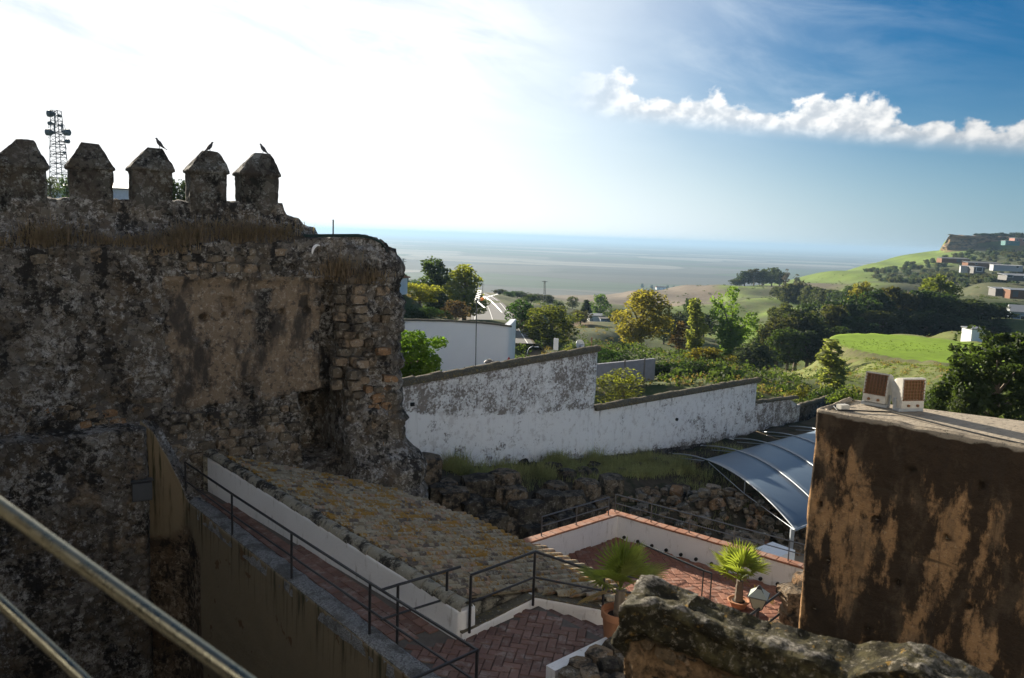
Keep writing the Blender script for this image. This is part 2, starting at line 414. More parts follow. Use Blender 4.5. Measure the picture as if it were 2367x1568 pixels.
def ruin_fn(n, P):
    zr, zg, zb = zone(n)
    c = n.mix(n.sm(n.noise(P, 9, 10, 0.78), 0.35, 0.65), (0.07, 0.05, 0.034), (0.30, 0.20, 0.115))
    c = n.mix(n.sm(n.noise(P, 14, 8, 0.75), 0.54, 0.66), c, (0.05, 0.042, 0.03))
    moss = n.noise(P, 6, 8, 0.7)
    c2 = n.mix(n.sm(moss, 0.42, 0.62), (0.024, 0.022, 0.015), (0.080, 0.070, 0.036))
    c2 = n.mix(n.sm(n.noise(P, 22, 8, 0.8), 0.54, 0.63, 0, 0.8), c2, (0.28, 0.25, 0.20))
    c2 = n.mix(n.sm(n.noise(P, 9, 5, 0.7), 0.60, 0.70), c2, (0.24, 0.15, 0.04))
    c = n.mix(n.sm(n.m('ADD', zr, n.m('MULTIPLY', n.m('SUBTRACT', n.noise(P, 3.5, 6, 0.65), 0.5), 1.2)), 0.40, 0.58), c, c2)
    topc = n.mix(n.sm(n.noise(P, 26, 10, 0.78), 0.42, 0.62), (0.055, 0.05, 0.04), (0.30, 0.275, 0.235))
    topc = n.mix(n.sm(n.noise(P, 4, 6, 0.7), 0.46, 0.62, 0, 0.7), topc, (0.05, 0.048, 0.03))
    topc = n.mix(n.sm(n.noise(P, 7, 5, 0.7), 0.58, 0.68), topc, (0.30, 0.22, 0.06))
    c = n.mix(n.sm(n.m('ADD', zg, n.m('MULTIPLY', n.m('SUBTRACT', n.noise(P, 9, 5, 0.65), 0.5), 0.7)), 0.4, 0.6), c, topc)
    return dict(c=c, r=0.97, h=n.m('ADD', n.noise(P, 20, 10, 0.72), n.m('MULTIPLY', n.noise(P, 55, 5, 0.7), 0.4)), bs=1.0, bd=0.035, s=0.1)
M_ruin = surf('mossy_ruin_masonry', ruin_fn)

def tile_fn(n, P):
    rnd = orand(n)
    cell = n.vor(P, 3.4, out='Color'); cs = n.new('ShaderNodeSeparateColor'); n.l.new(cell, cs.inputs[0])
    k = n.m('FRACT', n.m('ADD', rnd, cs.outputs[0]))
    c = n.mix(k, (0.205, 0.165, 0.108), (0.40, 0.345, 0.235))
    c = n.mix(n.sm(k, 0.68, 0.74, 0, 0.6), c, (0.30, 0.165, 0.11))
    c = n.mix(n.sm(k, 0.84, 0.87, 0, 0.9), c, (0.10, 0.085, 0.07))
    c = n.mix(n.sm(n.noise(P, 5.5, 6, 0.66), 0.50, 0.62, 0, 0.75), c, (0.40, 0.365, 0.27))
    c = n.mix(n.sm(n.noise(P, 8, 8, 0.78), 0.54, 0.62, 0, 0.6), c, (0.045, 0.036, 0.026))
    lic = n.m('ADD', n.m('MULTIPLY', n.noise(P, 1.7, 4, 0.6), 0.42), n.m('MULTIPLY', n.noise(P, 9.0, 7, 0.75), 0.58))
    sp = n.new('ShaderNodeSeparateXYZ'); n.l.new(P, sp.inputs[0])
    far = n.sm(sp.outputs[1], 12.5, 17.0, -0.025, 0.03)
    c = n.mix(n.sm(n.m('ADD', lic, far), 0.54, 0.575, 0, 0.88), c, n.mix(n.noise(P, 30, 3), (0.42, 0.215, 0.022), (0.19, 0.105, 0.018)))
    return dict(c=c, r=0.92, h=n.noise(P, 26, 7, 0.68), bs=0.8, bd=0.02, s=0.2)
M_tile = surf('lichened_roof_tile', tile_fn)
def ridge_fn(n, P):
    c = n.mix(n.noise(P, 6, 6, 0.66), (0.42, 0.39, 0.30), (0.20, 0.18, 0.14))
    c = n.mix(n.sm(n.noise(P, 2.4, 6, 0.7), 0.46, 0.60), c, (0.045, 0.042, 0.036))
    c = n.mix(n.sm(n.noise(P, 12, 6, 0.7), 0.58, 0.68), c, (0.50, 0.48, 0.41))
    return dict(c=c, r=0.95, h=n.noise(P, 22, 8, 0.7), bs=1.0, bd=0.03, s=0.15)
M_ridge = surf('lichened_ridge_tile', ridge_fn)
def coping_dark_fn(n, P):
    c = n.mix(n.noise(P, 5, 6, 0.66), (0.05, 0.045, 0.038), (0.19, 0.165, 0.11))
    c = n.mix(n.sm(n.noise(P, 9, 6, 0.7), 0.55, 0.66), c, (0.27, 0.20, 0.07))
    c = n.mix(n.sm(n.noise(P, 20, 6, 0.7), 0.58, 0.68), c, (0.34, 0.33, 0.29))
    return dict(c=c, r=0.95, h=n.noise(P, 22, 8, 0.7), bs=0.9, bd=0.03, s=0.12)
M_coping = surf('dark_coping_tile', coping_dark_fn)

def paver_fn(a, b, dust):
    def fn(n, P):
        c = n.mix(orand(n), a, b)
        c = n.mix(n.sm(n.noise(P, 3.2, 6, 0.66), 0.50, 0.66, 0, dust), c, (0.33, 0.285, 0.25))
        c = n.mix(n.sm(n.noise(P, 11, 5, 0.66), 0.55, 0.68, 0, 0.7), c, (0.065, 0.045, 0.038))
        return dict(c=c, r=0.85, h=n.noise(P, 24, 6, 0.62), bs=0.5, bd=0.012, s=0.3)
    return fn
M_paver = surf('brown_clay_paver', paver_fn((0.13, 0.073, 0.056), (0.205, 0.118, 0.092), 0.5))
M_paver_red = surf('red_terracotta_paver', paver_fn((0.22, 0.088, 0.052), (0.30, 0.135, 0.085), 0.35))
M_brick_coping = surf('terracotta_coping', paver_fn((0.29, 0.13, 0.075), (0.36, 0.175, 0.105), 0.4))
M_joint = surf('dark_mortar_joint', lambda n, P: dict(c=n.mix(n.noise(P, 8, 5), (0.07, 0.062, 0.055), (0.15, 0.13, 0.11)), r=0.95))
M_joint_red = surf('sandy_mortar_joint', lambda n, P: dict(c=n.mix(n.noise(P, 8, 5), (0.20, 0.12, 0.085), (0.30, 0.19, 0.14)), r=0.95))
def gravel_fn(n, P):
    c = n.mix(n.vor(P, 38, out='Color'), (0.13, 0.13, 0.125), (0.36, 0.36, 0.35))
    c = n.mix(n.sm(n.noise(P, 2.4, 5, 0.6), 0.48, 0.62, 0, 0.7), c, (0.09, 0.085, 0.075))
    return dict(c=c, r=0.95, h=n.vor(P, 38), bs=1.0, bd=0.03, s=0.15)
M_gravel = surf('gravelly_concrete', gravel_fn)
def beige_fn(n, P):
    c = n.mix(n.noise(P, 1.2, 5, 0.6), (0.25, 0.195, 0.12), (0.18, 0.14, 0.085))
    run = n.noise(n.mapv(P, (7, 7, 0.4)), 1.0, 4, 0.6)
    sp = n.new('ShaderNodeSeparateXYZ'); n.l.new(P, sp.inputs[0])
    c = n.mix(n.m('MULTIPLY', n.sm(run, 0.50, 0.64), n.sm(sp.outputs[2], -8.2, -7.0), clamp=True), c, (0.05, 0.048, 0.025))
    c = n.mix(n.sm(n.noise(P, 1.9, 5, 0.6), 0.63, 0.66, 0, 0.85), c, (0.115, 0.065, 0.03))
    return dict(c=c, r=0.9, h=n.noise(P, 10, 7, 0.62), bs=0.5, bd=0.025, s=0.2)
M_beige = surf('beige_plaster', beige_fn)

def ground_fn(n, P):
    a = n.new('ShaderNodeAttribute', attribute_name='col').outputs['Color']
    zr, zg, zb = zone(n)
    v = n.noise(P, 0.05, 8, 0.72); v2 = n.noise(P, 0.55, 8, 0.78)
    k = n.m('ADD', n.m('MULTIPLY', v, 1.0), n.m('MULTIPLY_ADD', v2, 0.9, -0.10))
    near = n.mix(1.0, a, n.new('ShaderNodeCombineColor', ins={0: k, 1: k, 2: k}).outputs[0], 'MULTIPLY')
    near = n.mix(n.sm(n.noise(P, 0.35, 7, 0.7), 0.55, 0.66, 0.0, n.m('MULTIPLY', zg, 0.75)), near, (0.17, 0.12, 0.065))
    near = n.mix(n.sm(n.noise(P, 2.3, 6, 0.7), 0.55, 0.66, 0.0, n.m('MULTIPLY', zb, 0.85)), near, (0.035, 0.050, 0.016))
    # fields of the plain
    q = n.vm('ADD', n.mapv(P, (0.00125, 0.0022, 0.0)), n.vm('MULTIPLY', n.noise(n.mapv(P, (0.0006, 0.0006, 0)), 1.0, 3, col=True), (1.3, 1.3, 0)))
    cell = n.vor(q, 1.0, out='Color'); cs = n.new('ShaderNodeSeparateColor'); n.l.new(cell, cs.inputs[0])
    fld = n.mix(cs.outputs[0], (0.06, 0.06, 0.046), (0.135, 0.12, 0.09))
    fld = n.mix(n.sm(cs.outputs[1], 0.62, 0.66, 0, 0.85), fld, (0.055, 0.085, 0.030))
    fld = n.mix(n.sm(cs.outputs[2], 0.80, 0.84, 0, 0.9), fld, (0.25, 0.23, 0.19))
    edge = n.vor(q, 1.0, 'DISTANCE_TO_EDGE')
    fld = n.mix(n.sm(edge, 0.012, 0.035, 0.6, 0.0), fld, (0.05, 0.055, 0.03))
    fld = n.mix(n.sm(n.noise(n.mapv(P, (0.0008, 0.004, 0)), 1.0, 6, 0.6), 0.45, 0.65, 0, 0.5), fld, (0.10, 0.10, 0.075))
    c = n.mix(zr, near, fld)
    return dict(c=c, r=0.97, h=n.noise(P, 1.3, 8, 0.7), bs=0.35, bd=0.25, s=0.1)
M_ground = surf('valley_ground', ground_fn)
def earth_fn(n, P):
    c = n.mix(n.noise(P, 2.0, 7, 0.66), (0.045, 0.038, 0.025), (0.155, 0.12, 0.08))
    c = n.mix(n.sm(n.noise(P, 0.8, 5, 0.6), 0.48, 0.6, 0, 0.7), c, (0.035, 0.042, 0.018))
    return dict(c=c, r=0.97, h=n.noise(P, 9, 8, 0.7), bs=1.0, bd=0.07, s=0.1)
M_earth = surf('dug_earth', earth_fn)
M_sand = surf('trodden_sand', lambda n, P: dict(c=n.mix(n.noise(P, 3, 6, 0.6), (0.26, 0.19, 0.12), (0.38, 0.29, 0.19)), r=0.95, h=n.noise(P, 15, 6), bs=0.4, bd=0.02))

def leaf_mat(name, base=None, var=0.35, trans=0.52, gloss=0.03):
    m = bpy.data.materials.new(name); m.use_nodes = True
    n = NT(m.node_tree); n.n.remove(n.n['Principled BSDF']); out = n.n['Material Output']
    oi = n.new('ShaderNodeObjectInfo'); P = n.new('ShaderNodeNewGeometry').outputs['Position']
    c = oi.outputs['Color'] if base is None else n.new('ShaderNodeRGB').outputs[0]
    if base is not None: c.default_value = (*base, 1)
    k = n.m('MULTIPLY_ADD', n.noise(P, 1.1, 4, 0.6), 2 * var * 1.6, 1.0 - var * 1.6)
    k2 = n.m('MULTIPLY_ADD', n.noise(P, 9.0, 2, 0.6), 1.0, 0.5)
    kk = n.m('MULTIPLY', k, k2)
    c = n.mix(1.0, c, n.new('ShaderNodeCombineColor', ins={0: kk, 1: kk, 2: kk}).outputs[0], 'MULTIPLY')
    ct = n.mix(1.0, c, (1.5, 1.55, 0.65), 'MULTIPLY')
    d = n.new('ShaderNodeBsdfDiffuse', ins={'Color': c}); t = n.new('ShaderNodeBsdfTranslucent', ins={'Color': ct})
    g = n.new('ShaderNodeBsdfGlossy', ins={'Color': (0.5, 0.5, 0.5), 'Roughness': 0.6})
    a = n.new('ShaderNodeMixShader', ins={0: trans}); n.l.new(d.outputs[0], a.inputs[1]); n.l.new(t.outputs[0], a.inputs[2])
    b = n.new('ShaderNodeMixShader', ins={0: gloss}); n.l.new(a.outputs[0], b.inputs[1]); n.l.new(g.outputs[0], b.inputs[2])
    n.l.new(b.outputs[0], out.inputs['Surface'])
    return m
M_leaf = leaf_mat('leaf')
M_grass = leaf_mat('wild_grass', (0.34, 0.33, 0.165), 0.4, 0.4, 0.02)
M_drygrass = leaf_mat('dry_brush', (0.24, 0.18, 0.125), 0.3, 0.35, 0.0)
M_palm = leaf_mat('palm_frond', (0.20, 0.235, 0.055), 0.25, 0.5, 0.05)
M_palm_dry = leaf_mat('dry_palm_frond', (0.25, 0.17, 0.08), 0.25, 0.4, 0.03)
M_bark = surf('bark', lambda n, P: dict(c=n.mix(n.noise(n.mapv(P, (3, 3, 0.6)), 4, 5), (0.09, 0.07, 0.05), (0.26, 0.215, 0.165)), r=0.95, h=n.noise(n.mapv(P, (4, 4, 0.7)), 6, 5), bs=0.6, bd=0.03))
def flat(name, c, rough=0.7, metal=0.0, var=0.25, spec=0.3, sc=3.0):
    return surf(name, lambda n, P: dict(c=n.mix(n.noise(P, sc, 5, 0.6), tuple(x * (1 - var) for x in c), tuple(min(1, x * (1 + var)) for x in c)), r=rough, m=metal, s=spec))
M_iron = flat('black_painted_iron', (0.022, 0.022, 0.024), 0.42, 0.0, 0.3, 0.5, 9)
M_thinrail = flat('grey_painted_steel', (0.11, 0.115, 0.12), 0.32, 0.5, 0.2, 0.5, 9)
M_steelrail = surf('brushed_handrail_steel', lambda n, P: dict(c=n.mix(n.noise(P, 30, 5, 0.7), (0.30, 0.285, 0.215), (0.17, 0.16, 0.115)), r=n.sm(n.noise(P, 22, 5), 0.3, 0.7, 0.20, 0.36), m=0.95, s=0.5, h=n.noise(P, 60, 4), bs=0.25, bd=0.004))
M_galv = flat('galvanised_steel', (0.34, 0.37, 0.40), 0.5, 0.45, 0.2, 0.5, 6)
M_mast = flat('mast_steel', (0.05, 0.058, 0.062), 0.55, 0.4, 0.2)
M_dish = flat('antenna_drum', (0.09, 0.11, 0.12), 0.6)
M_black = flat('black_rubber', (0.012, 0.013, 0.013), 0.55)
M_dkgreen = flat('green_cable', (0.012, 0.028, 0.022), 0.5)
M_clay = surf('terracotta_pot', lambda n, P: dict(c=n.mix(n.noise(P, 5, 6, 0.65), (0.36, 0.155, 0.075), (0.50, 0.25, 0.14)), r=0.85, h=n.noise(P, 25, 5), bs=0.3, bd=0.01))
M_soil = flat('potting_soil', (0.025, 0.018, 0.013), 0.95)
def sheet_mat():
    m = bpy.data.materials.new('polycarbonate_sheet'); m.use_nodes = True
    n = NT(m.node_tree); b = n.n['Principled BSDF']; P = n.new('ShaderNodeNewGeometry').outputs['Position']
    n.put(b.inputs['Base Color'], n.mix(n.noise(P, 1.2, 6, 0.62), (0.095, 0.135, 0.185), (0.15, 0.195, 0.25)))
    b.inputs['Roughness'].default_value = 0.38; b.inputs['Specular IOR Level'].default_value = 0.5
    t = n.new('ShaderNodeBsdfTranslucent', ins={'Color': (0.35, 0.44, 0.55)})
    mx = n.new('ShaderNodeMixShader', ins={0: 0.15}); n.l.new(b.outputs[0], mx.inputs[1]); n.l.new(t.outputs[0], mx.inputs[2])
    n.l.new(mx.outputs[0], n.n['Material Output'].inputs['Surface'])
    return m
M_sheet = sheet_mat()
M_asphalt = surf('asphalt', lambda n, P: dict(c=n.mix(n.noise(P, 0.5, 6, 0.6), (0.075, 0.075, 0.075), (0.12, 0.118, 0.115)), r=0.85))
M_paint = flat('road_paint', (0.75, 0.75, 0.72), 0.7, 0, 0.08)
M_white_dull = flat('dull_white_paint', (0.42, 0.43, 0.44), 0.9, 0, 0.15, 0.2, 0.5)
M_roofred = flat('clay_roof', (0.36, 0.17, 0.10), 0.9, 0, 0.25, 0.2, 1.5)
M_roofgrey = flat('sheet_roof_grey', (0.22, 0.23, 0.24), 0.6, 0.1, 0.15, 0.3, 0.6)
M_roofdark = flat('dark_sheet_roof', (0.13, 0.125, 0.12), 0.7, 0.0, 0.2, 0.3, 0.6)
M_brickwall = flat('bare_brick', (0.19, 0.10, 0.062), 0.9, 0, 0.25, 0.2, 2)
M_glassdark = flat('dark_window', (0.02, 0.025, 0.03), 0.2, 0, 0.1, 0.5)
M_teal = flat('teal_paint', (0.06, 0.18, 0.17), 0.7)
M_pinkred = flat('salmon_paint', (0.36, 0.17, 0.13), 0.8)
M_blueshed = flat('pale_blue_cladding', (0.27, 0.33, 0.43), 0.6)
M_flood = flat('floodlight_body', (0.46, 0.44, 0.39), 0.6, 0.1, 0.35, 0.4, 12)
M_grille = flat('rusty_grille', (0.20, 0.10, 0.05), 0.7, 0.3, 0.3, 0.3, 20)
M_lens = flat('amber_lens', (0.16, 0.105, 0.05), 0.12, 0, 0.15, 0.6, 10)
M_orange = flat('orange_plastic', (0.75, 0.20, 0.03), 0.5)
M_lampglass = flat('frosted_lantern_glass', (0.36, 0.40, 0.34), 0.3, 0, 0.1, 0.5)
M_feather = flat('pigeon_feather', (0.055, 0.055, 0.062), 0.75, 0, 0.4, 0.2, 25)
M_cliff = surf('cliff_rock', lambda n, P: dict(c=n.mix(n.sm(n.noise(n.mapv(P, (0.12, 0.12, 0.30)), 1.0, 7, 0.65), 0.42, 0.60), (0.30, 0.19, 0.10), (0.065, 0.058, 0.035)), r=0.97, h=n.noise(P, 0.4, 8, 0.7), bs=1.0, bd=1.0))
M_road_sign = flat('sign_white', (0.75, 0.75, 0.75), 0.6, 0, 0.05)
M_red = flat('sign_red', (0.55, 0.03, 0.03), 0.6, 0, 0.05)
# ------------------------------------------------------------------ the land: one sheet from the foot of the walls to the horizon
PLAIN = -130.0
# measured points: photo x, photo y, distance -> slope z/d over (azimuth, log distance)
CP = [(-200, 520, 60), (0, 505, 120), (300, 515, 120), (560, 528, 120), (700, 545, 130), (820, 590, 110), (905, 668, 110), (905, 640, 260),
      (930, 760, 100), (1010, 748, 140), (1100, 850, 60), (1120, 746, 150), (1145, 742, 150), (1130, 690, 260), (1110, 680, 320), (1000, 690, 260), (950, 665, 300),
      (1200, 745, 150), (1210, 700, 260), (1270, 805, 118), (1250, 845, 85), (1300, 870, 65), (1380, 745, 260), (1360, 700, 420), (1330, 760, 190),
      (1300, 692, 600), (1400, 688, 640), (1200, 680, 520), (1500, 672, 680), (1620, 661, 720), (1620, 700, 480), (1480, 712, 460), (1500, 815, 135), (1430, 880, 60), (1600, 775, 230), (1560, 820, 160), (1700, 850, 120),
      (1690, 660, 650), (1780, 662, 620), (1800, 690, 480), (1760, 745, 320), (1720, 800, 230), (1850, 715, 360), (1870, 655, 640),
      (1980, 628, 820), (2060, 610, 900), (2140, 590, 960), (2195, 578, 1000), (2260, 580, 940), (2340, 590, 820), (2500, 585, 820), (2200, 640, 560), (2080, 655, 540), (2330, 655, 430), (2350, 735, 225), (2500, 720, 260), (2280, 690, 320), (2150, 690, 400),
      (2100, 790, 175), (2220, 772, 165), (1990, 830, 165), (1820, 862, 165), (1900, 850, 170), (2330, 790, 150),
      (2025, 790, 128), (2120, 786, 140), (2060, 830, 106), (2180, 812, 122), (2260, 850, 88), (2340, 860, 85), (1985, 818, 118), (1930, 860, 105), (1850, 890, 105), (1770, 880, 120), (2000, 905, 72), (2150, 930, 56), (2300, 950, 48), (1900, 930, 70)]
_cu, _cl, _cs, = [], [], []
for (px, py, d) in CP:
    v = atd(px, py, d); r = math.hypot(v.x, v.y)
    _cu.append(math.degrees(math.atan2(v.x, v.y))); _cl.append(math.log(r) * 16.0); _cs.append(v.z / r)
_cu, _cl, _cs = np.array(_cu), np.array(_cl), np.array(_cs)
def terr(x, y, detail=True):
    x = np.atleast_1d(np.asarray(x, float)); y = np.atleast_1d(np.asarray(y, float))
    r = np.maximum(np.hypot(x, y), 1.0); a = np.degrees(np.arctan2(x, y)); l = np.log(r) * 16.0
    num = np.zeros_like(r); den = np.zeros_like(r)
    for u, q, s in zip(_cu, _cl, _cs):
        wgt = 1.0 / (((a - u) * 1.0) ** 2 + (l - q) ** 2 + 1.2) ** 2.2
        num += wgt * s; den += wgt
    z = num / den * r
    # close under the walls: town level on the left falls to a garden level behind the white wall
    z = z + (-12.6 - z) * sstep(r, 66, 50) * sstep(a, -12, -4)
    # fall away to the plain
    edge = 760 + 60 * np.sin(a * 0.5) + 470 * sstep(a, 18, 31)
    t = sstep(r, edge, edge + 1300)
    z = z + (PLAIN - z) * t
    if detail:
        p = np.stack([x, y, np.zeros_like(x)], 1)
        z = z + fbm(p / 23.0, 4, 5) * 1.0 * sstep(r, 45, 120) * (1 - t)
        # mesa with its cliff on the far right
        m = (a - 28.2) * 16.0 - (r - 1000) * 0.05 + fbm(p / 40.0, 4, 9) * 22
        mesa = sstep(m, -3, 6) * sstep(r, 1085, 1100) * (1 - sstep(r, 1500, 1900))
        z = z + mesa * np.maximum(0.0, 19.5 + fbm(p / 60.0, 3, 3) * 1.5 - z)
        # the round grassy mound: flat top with a rim
        c = MOUND; e = np.sqrt(((x - c[0]) / 15.5) ** 2 + ((y - c[1]) / 24.0) ** 2)
        k = sstep(e, 1.12, 0.96)
        z = z * (1 - k) + k * (c[2] - 0.25 * (y - c[1]) * 0.03)
        z = z + 0.55 * np.exp(-((e - 1.03) / 0.05) ** 2)
    return z
_mc = atd(2180, 812, 122); MOUND = (_mc.x, _mc.y, _mc.z)
def ground_at(px, d, py=780):
    v = atd(px, py, d); return Vector((v.x, v.y, float(terr(v.x, v.y)[0])))

na, nr = 460, 400
aa = np.radians(np.linspace(-62, 62, na))
rr = np.concatenate([np.exp(np.linspace(math.log(26), math.log(2600), nr - 60)), np.exp(np.linspace(math.log(2700), math.log(70000), 60))])
A, RR = np.meshgrid(aa, rr)
X, Y = (np.sin(A) * RR).ravel(), (np.cos(A) * RR).ravel()
Z = terr(X, Y)
idx = np.arange(na * nr).reshape(nr, na)
F = np.stack([idx[:-1, :-1].ravel(), idx[:-1, 1:].ravel(), idx[1:, 1:].ravel(), idx[1:, :-1].ravel()], 1)
me = mesh_np('ground', np.stack([X, Y, Z], 1), F, M_ground, smooth=True)
pr = RR.ravel(); pa = np.degrees(A.ravel()); P3 = np.stack([X, Y, 0 * X], 1)
col = np.tile(np.array([[0.085, 0.105, 0.035]]), (len(X), 1))
def blend(c, f): 
    global col
    col = col * (1 - f[:, None]) + np.array([c]) * f[:, None]
nz = fbm(P3 / 60.0, 4, 21); nz2 = fbm(P3 / 14.0, 4, 22)
lr = np.log(pr)
green = sstep(nz, -0.35, 0.1)
blend((0.185, 0.26, 0.045), green * sstep(pa, 9, 14) * sstep(pr, 150, 240) * (1 - sstep(pr, 560, 700)) * sstep(nz, -0.4, 0.05))
blend((0.15, 0.215, 0.04), sstep(pa, 13, 17) * sstep(pr, 560, 700))
# ploughed brown rise in the middle
blend((0.185, 0.15, 0.112), sstep(pa, 3, 6) * sstep(pa + nz * 2, 15.5, 13.5) * sstep(pr, 380, 440))
blend((0.17, 0.14, 0.105), sstep(pa, -9, -5) * sstep(pa, 7, 4) * sstep(pr, 420, 520))
blend((0.15, 0.13, 0.085), sstep(pa, 17, 19) * sstep(pa, 24, 22) * sstep(pr, 520, 600) * sstep(pr, 760, 690))
# olive slope, scrub on the mesa
blend((0.085, 0.092, 0.045), sstep(pa, 24, 27) * sstep(pr, 330, 420) * sstep(pr, 860, 780))
e = np.sqrt(((X - MOUND[0]) / 15.5) ** 2 + ((Y - MOUND[1]) / 24.0) ** 2)
blend((0.165, 0.185, 0.055), sstep(e, 2.6, 1.9))
blend((0.205, 0.315, 0.022), sstep(e, 1.02, 0.96))
blend((0.17, 0.15, 0.085), np.exp(-((e - 1.05) / 0.05) ** 2) * 0.9)
grad = np.zeros_like(Z); Zg = Z.reshape(nr, na); dz = np.abs(np.diff(Zg, axis=0, append=Zg[-1:, :])) / np.maximum(np.diff(RR, axis=0, append=RR[-1:, :] * 1.1), 0.1)
cl = sstep(dz.ravel(), 0.10, 0.30) * sstep(pr, 950, 1000) * sstep(pr, 1300, 1200) * sstep(pa, 26, 27.5)
blend((0.27, 0.17, 0.095), cl * sstep(fbm(np.stack([X / 18, Y / 18, Z / 5], 1), 4, 31), -0.25, 0.15))
blend((0.055, 0.065, 0.03), cl * sstep(fbm(np.stack([X / 22, Y / 22, Z / 6], 1), 4, 37), 0.05, 0.3) + sstep(pa, 29.5, 31) * sstep(pr, 700, 760) * sstep(pr, 1080, 1060) * 0.8)
blend((0.30, 0.19, 0.11), np.exp(-((pa - 1.6 - (pr - 95) * 0.01) / 0.55) ** 2) * sstep(pr, 70, 80) * sstep(pr, 122, 110))
blend((0.26, 0.17, 0.11), np.exp(-((pa - 4.6) / 1.3) ** 2 - ((pr - 225) / 18) ** 2))
attr(me, 'col', col)
zn = np.zeros((len(X), 3)); edge = 760 + 60 * np.sin(pa * 0.5) + 470 * sstep(pa, 18, 31)
zn[:, 0] = sstep(pr, edge + 450, edge + 900)
zn[:, 1] = 1.0 - sstep(e, 1.02, 0.96) * -0.0 - 0.75 * sstep(e, 1.05, 0.95); zn[:, 2] = sstep(pr, 700, 300) * (1 - sstep(e, 1.05, 0.95) * 0.85) * (1 - green * 0.5)
attr(me, 'zone', zn)
g = part_mesh('ground', me); tag(g, kind='structure')

# ------------------------------------------------------------------ site ground: dug earth between the walls
WL0, WL1 = plan(atd(921, 980, 28.8)), plan(atd(1752, 950, 45.3))     # the white wall's foot line
wdir = (WL1 - WL0).normalized(); wnor = Vector((wdir.y, -wdir.x, 0))      # towards the camera side
nx, ny = 150, 150
gx, gy = np.meshgrid(np.linspace(-16, 30, nx), np.linspace(2, 54, ny)); gx, gy = gx.ravel(), gy.ravel()
sdw = (gx - WL0.x) * wnor.x + (gy - WL0.y) * wnor.y
sal = (gx - WL0.x) * wdir.x + (gy - WL0.y) * wdir.y
def site_z(x, y):
    x = np.atleast_1d(x).astype(float); y = np.atleast_1d(y).astype(float)
    s = (x - WL0.x) * wnor.x + (y - WL0.y) * wnor.y; al = (x - WL0.x) * wdir.x + (y - WL0.y) * wdir.y
    foot = -9.05 - 0.75 * sstep(al, 0.5, 4) - 1.3 * sstep(al, 4, 15)
    z = foot + (-11.9 - foot) * sstep(s, 2.0, 5.0)
    z = np.where(s < 0, -12.4, z)
    z = z + 0.75 * np.exp(-(((x - 9.3) / 3.4) ** 2 + ((y - 31.5) / 2.8) ** 2))     # rubble heap swell
    p = np.stack([x, y, 0 * x], 1)
    return z + fbm(p / 1.1, 4, 41) * 0.16
gz = site_z(gx, gy)
idx = np.arange(nx * ny).reshape(ny, nx)
F = np.stack([idx[:-1, :-1].ravel(), idx[:-1, 1:].ravel(), idx[1:, 1:].ravel(), idx[1:, :-1].ravel()], 1)
keep = ~((gx[F].mean(1) < 0.5) & (gy[F].mean(1) < 20.0)) & ~(gy[F].mean(1) < 9)
me = mesh_np('excavation_ground', np.stack([gx, gy, gz], 1), F[keep], M_earth, smooth=True)
tag(part_mesh('excavation_ground', me), kind='structure')
mb = MB(); mb.box((0, 6, -13.2), (60, 40, 0.4)); tag(mb.build('courtyard_ground', M_earth), kind='structure')
# ------------------------------------------------------------------ rough sheets: walls as thick, weathered masses
def grid_mesh(name, Pts, mat, zn=None, smooth=True):
    """Pts (rows, cols, 3)"""
    r, c = Pts.shape[:2]; idx = np.arange(r * c).reshape(r, c)
    F = np.stack([idx[:-1, :-1].ravel(), idx[:-1, 1:].ravel(), idx[1:, 1:].ravel(), idx[1:, :-1].ravel()], 1)
    me = mesh_np(name, Pts.reshape(-1, 3), F, mat, smooth)
    if zn is not None: attr(me, 'zone', zn.reshape(-1, zn.shape[-1]))
    return me
def path_pts(pts, step, rad=3):
    """resample a plan polyline, round its corners, give outward normals (to the right of travel)"""
    pts = [np.array(p[:2], float) for p in pts]; out = []
    for a, b in zip(pts[:-1], pts[1:]):
        n = max(1, int(np.linalg.norm(b - a) / step)); out += [a + (b - a) * k / n for k in range(n)]
    out.append(pts[-1]); q = np.array(out)
    for _ in range(rad):
        q[1:-1] = 0.25 * q[:-2] + 0.5 * q[1:-1] + 0.25 * q[2:]
    t = np.gradient(q, axis=0); t /= np.linalg.norm(t, axis=1)[:, None]
    nrm = np.stack([t[:, 1], -t[:, 0]], 1)
    s = np.concatenate([[0], np.cumsum(np.linalg.norm(np.diff(q, axis=0), axis=1))])
    return q, nrm, s
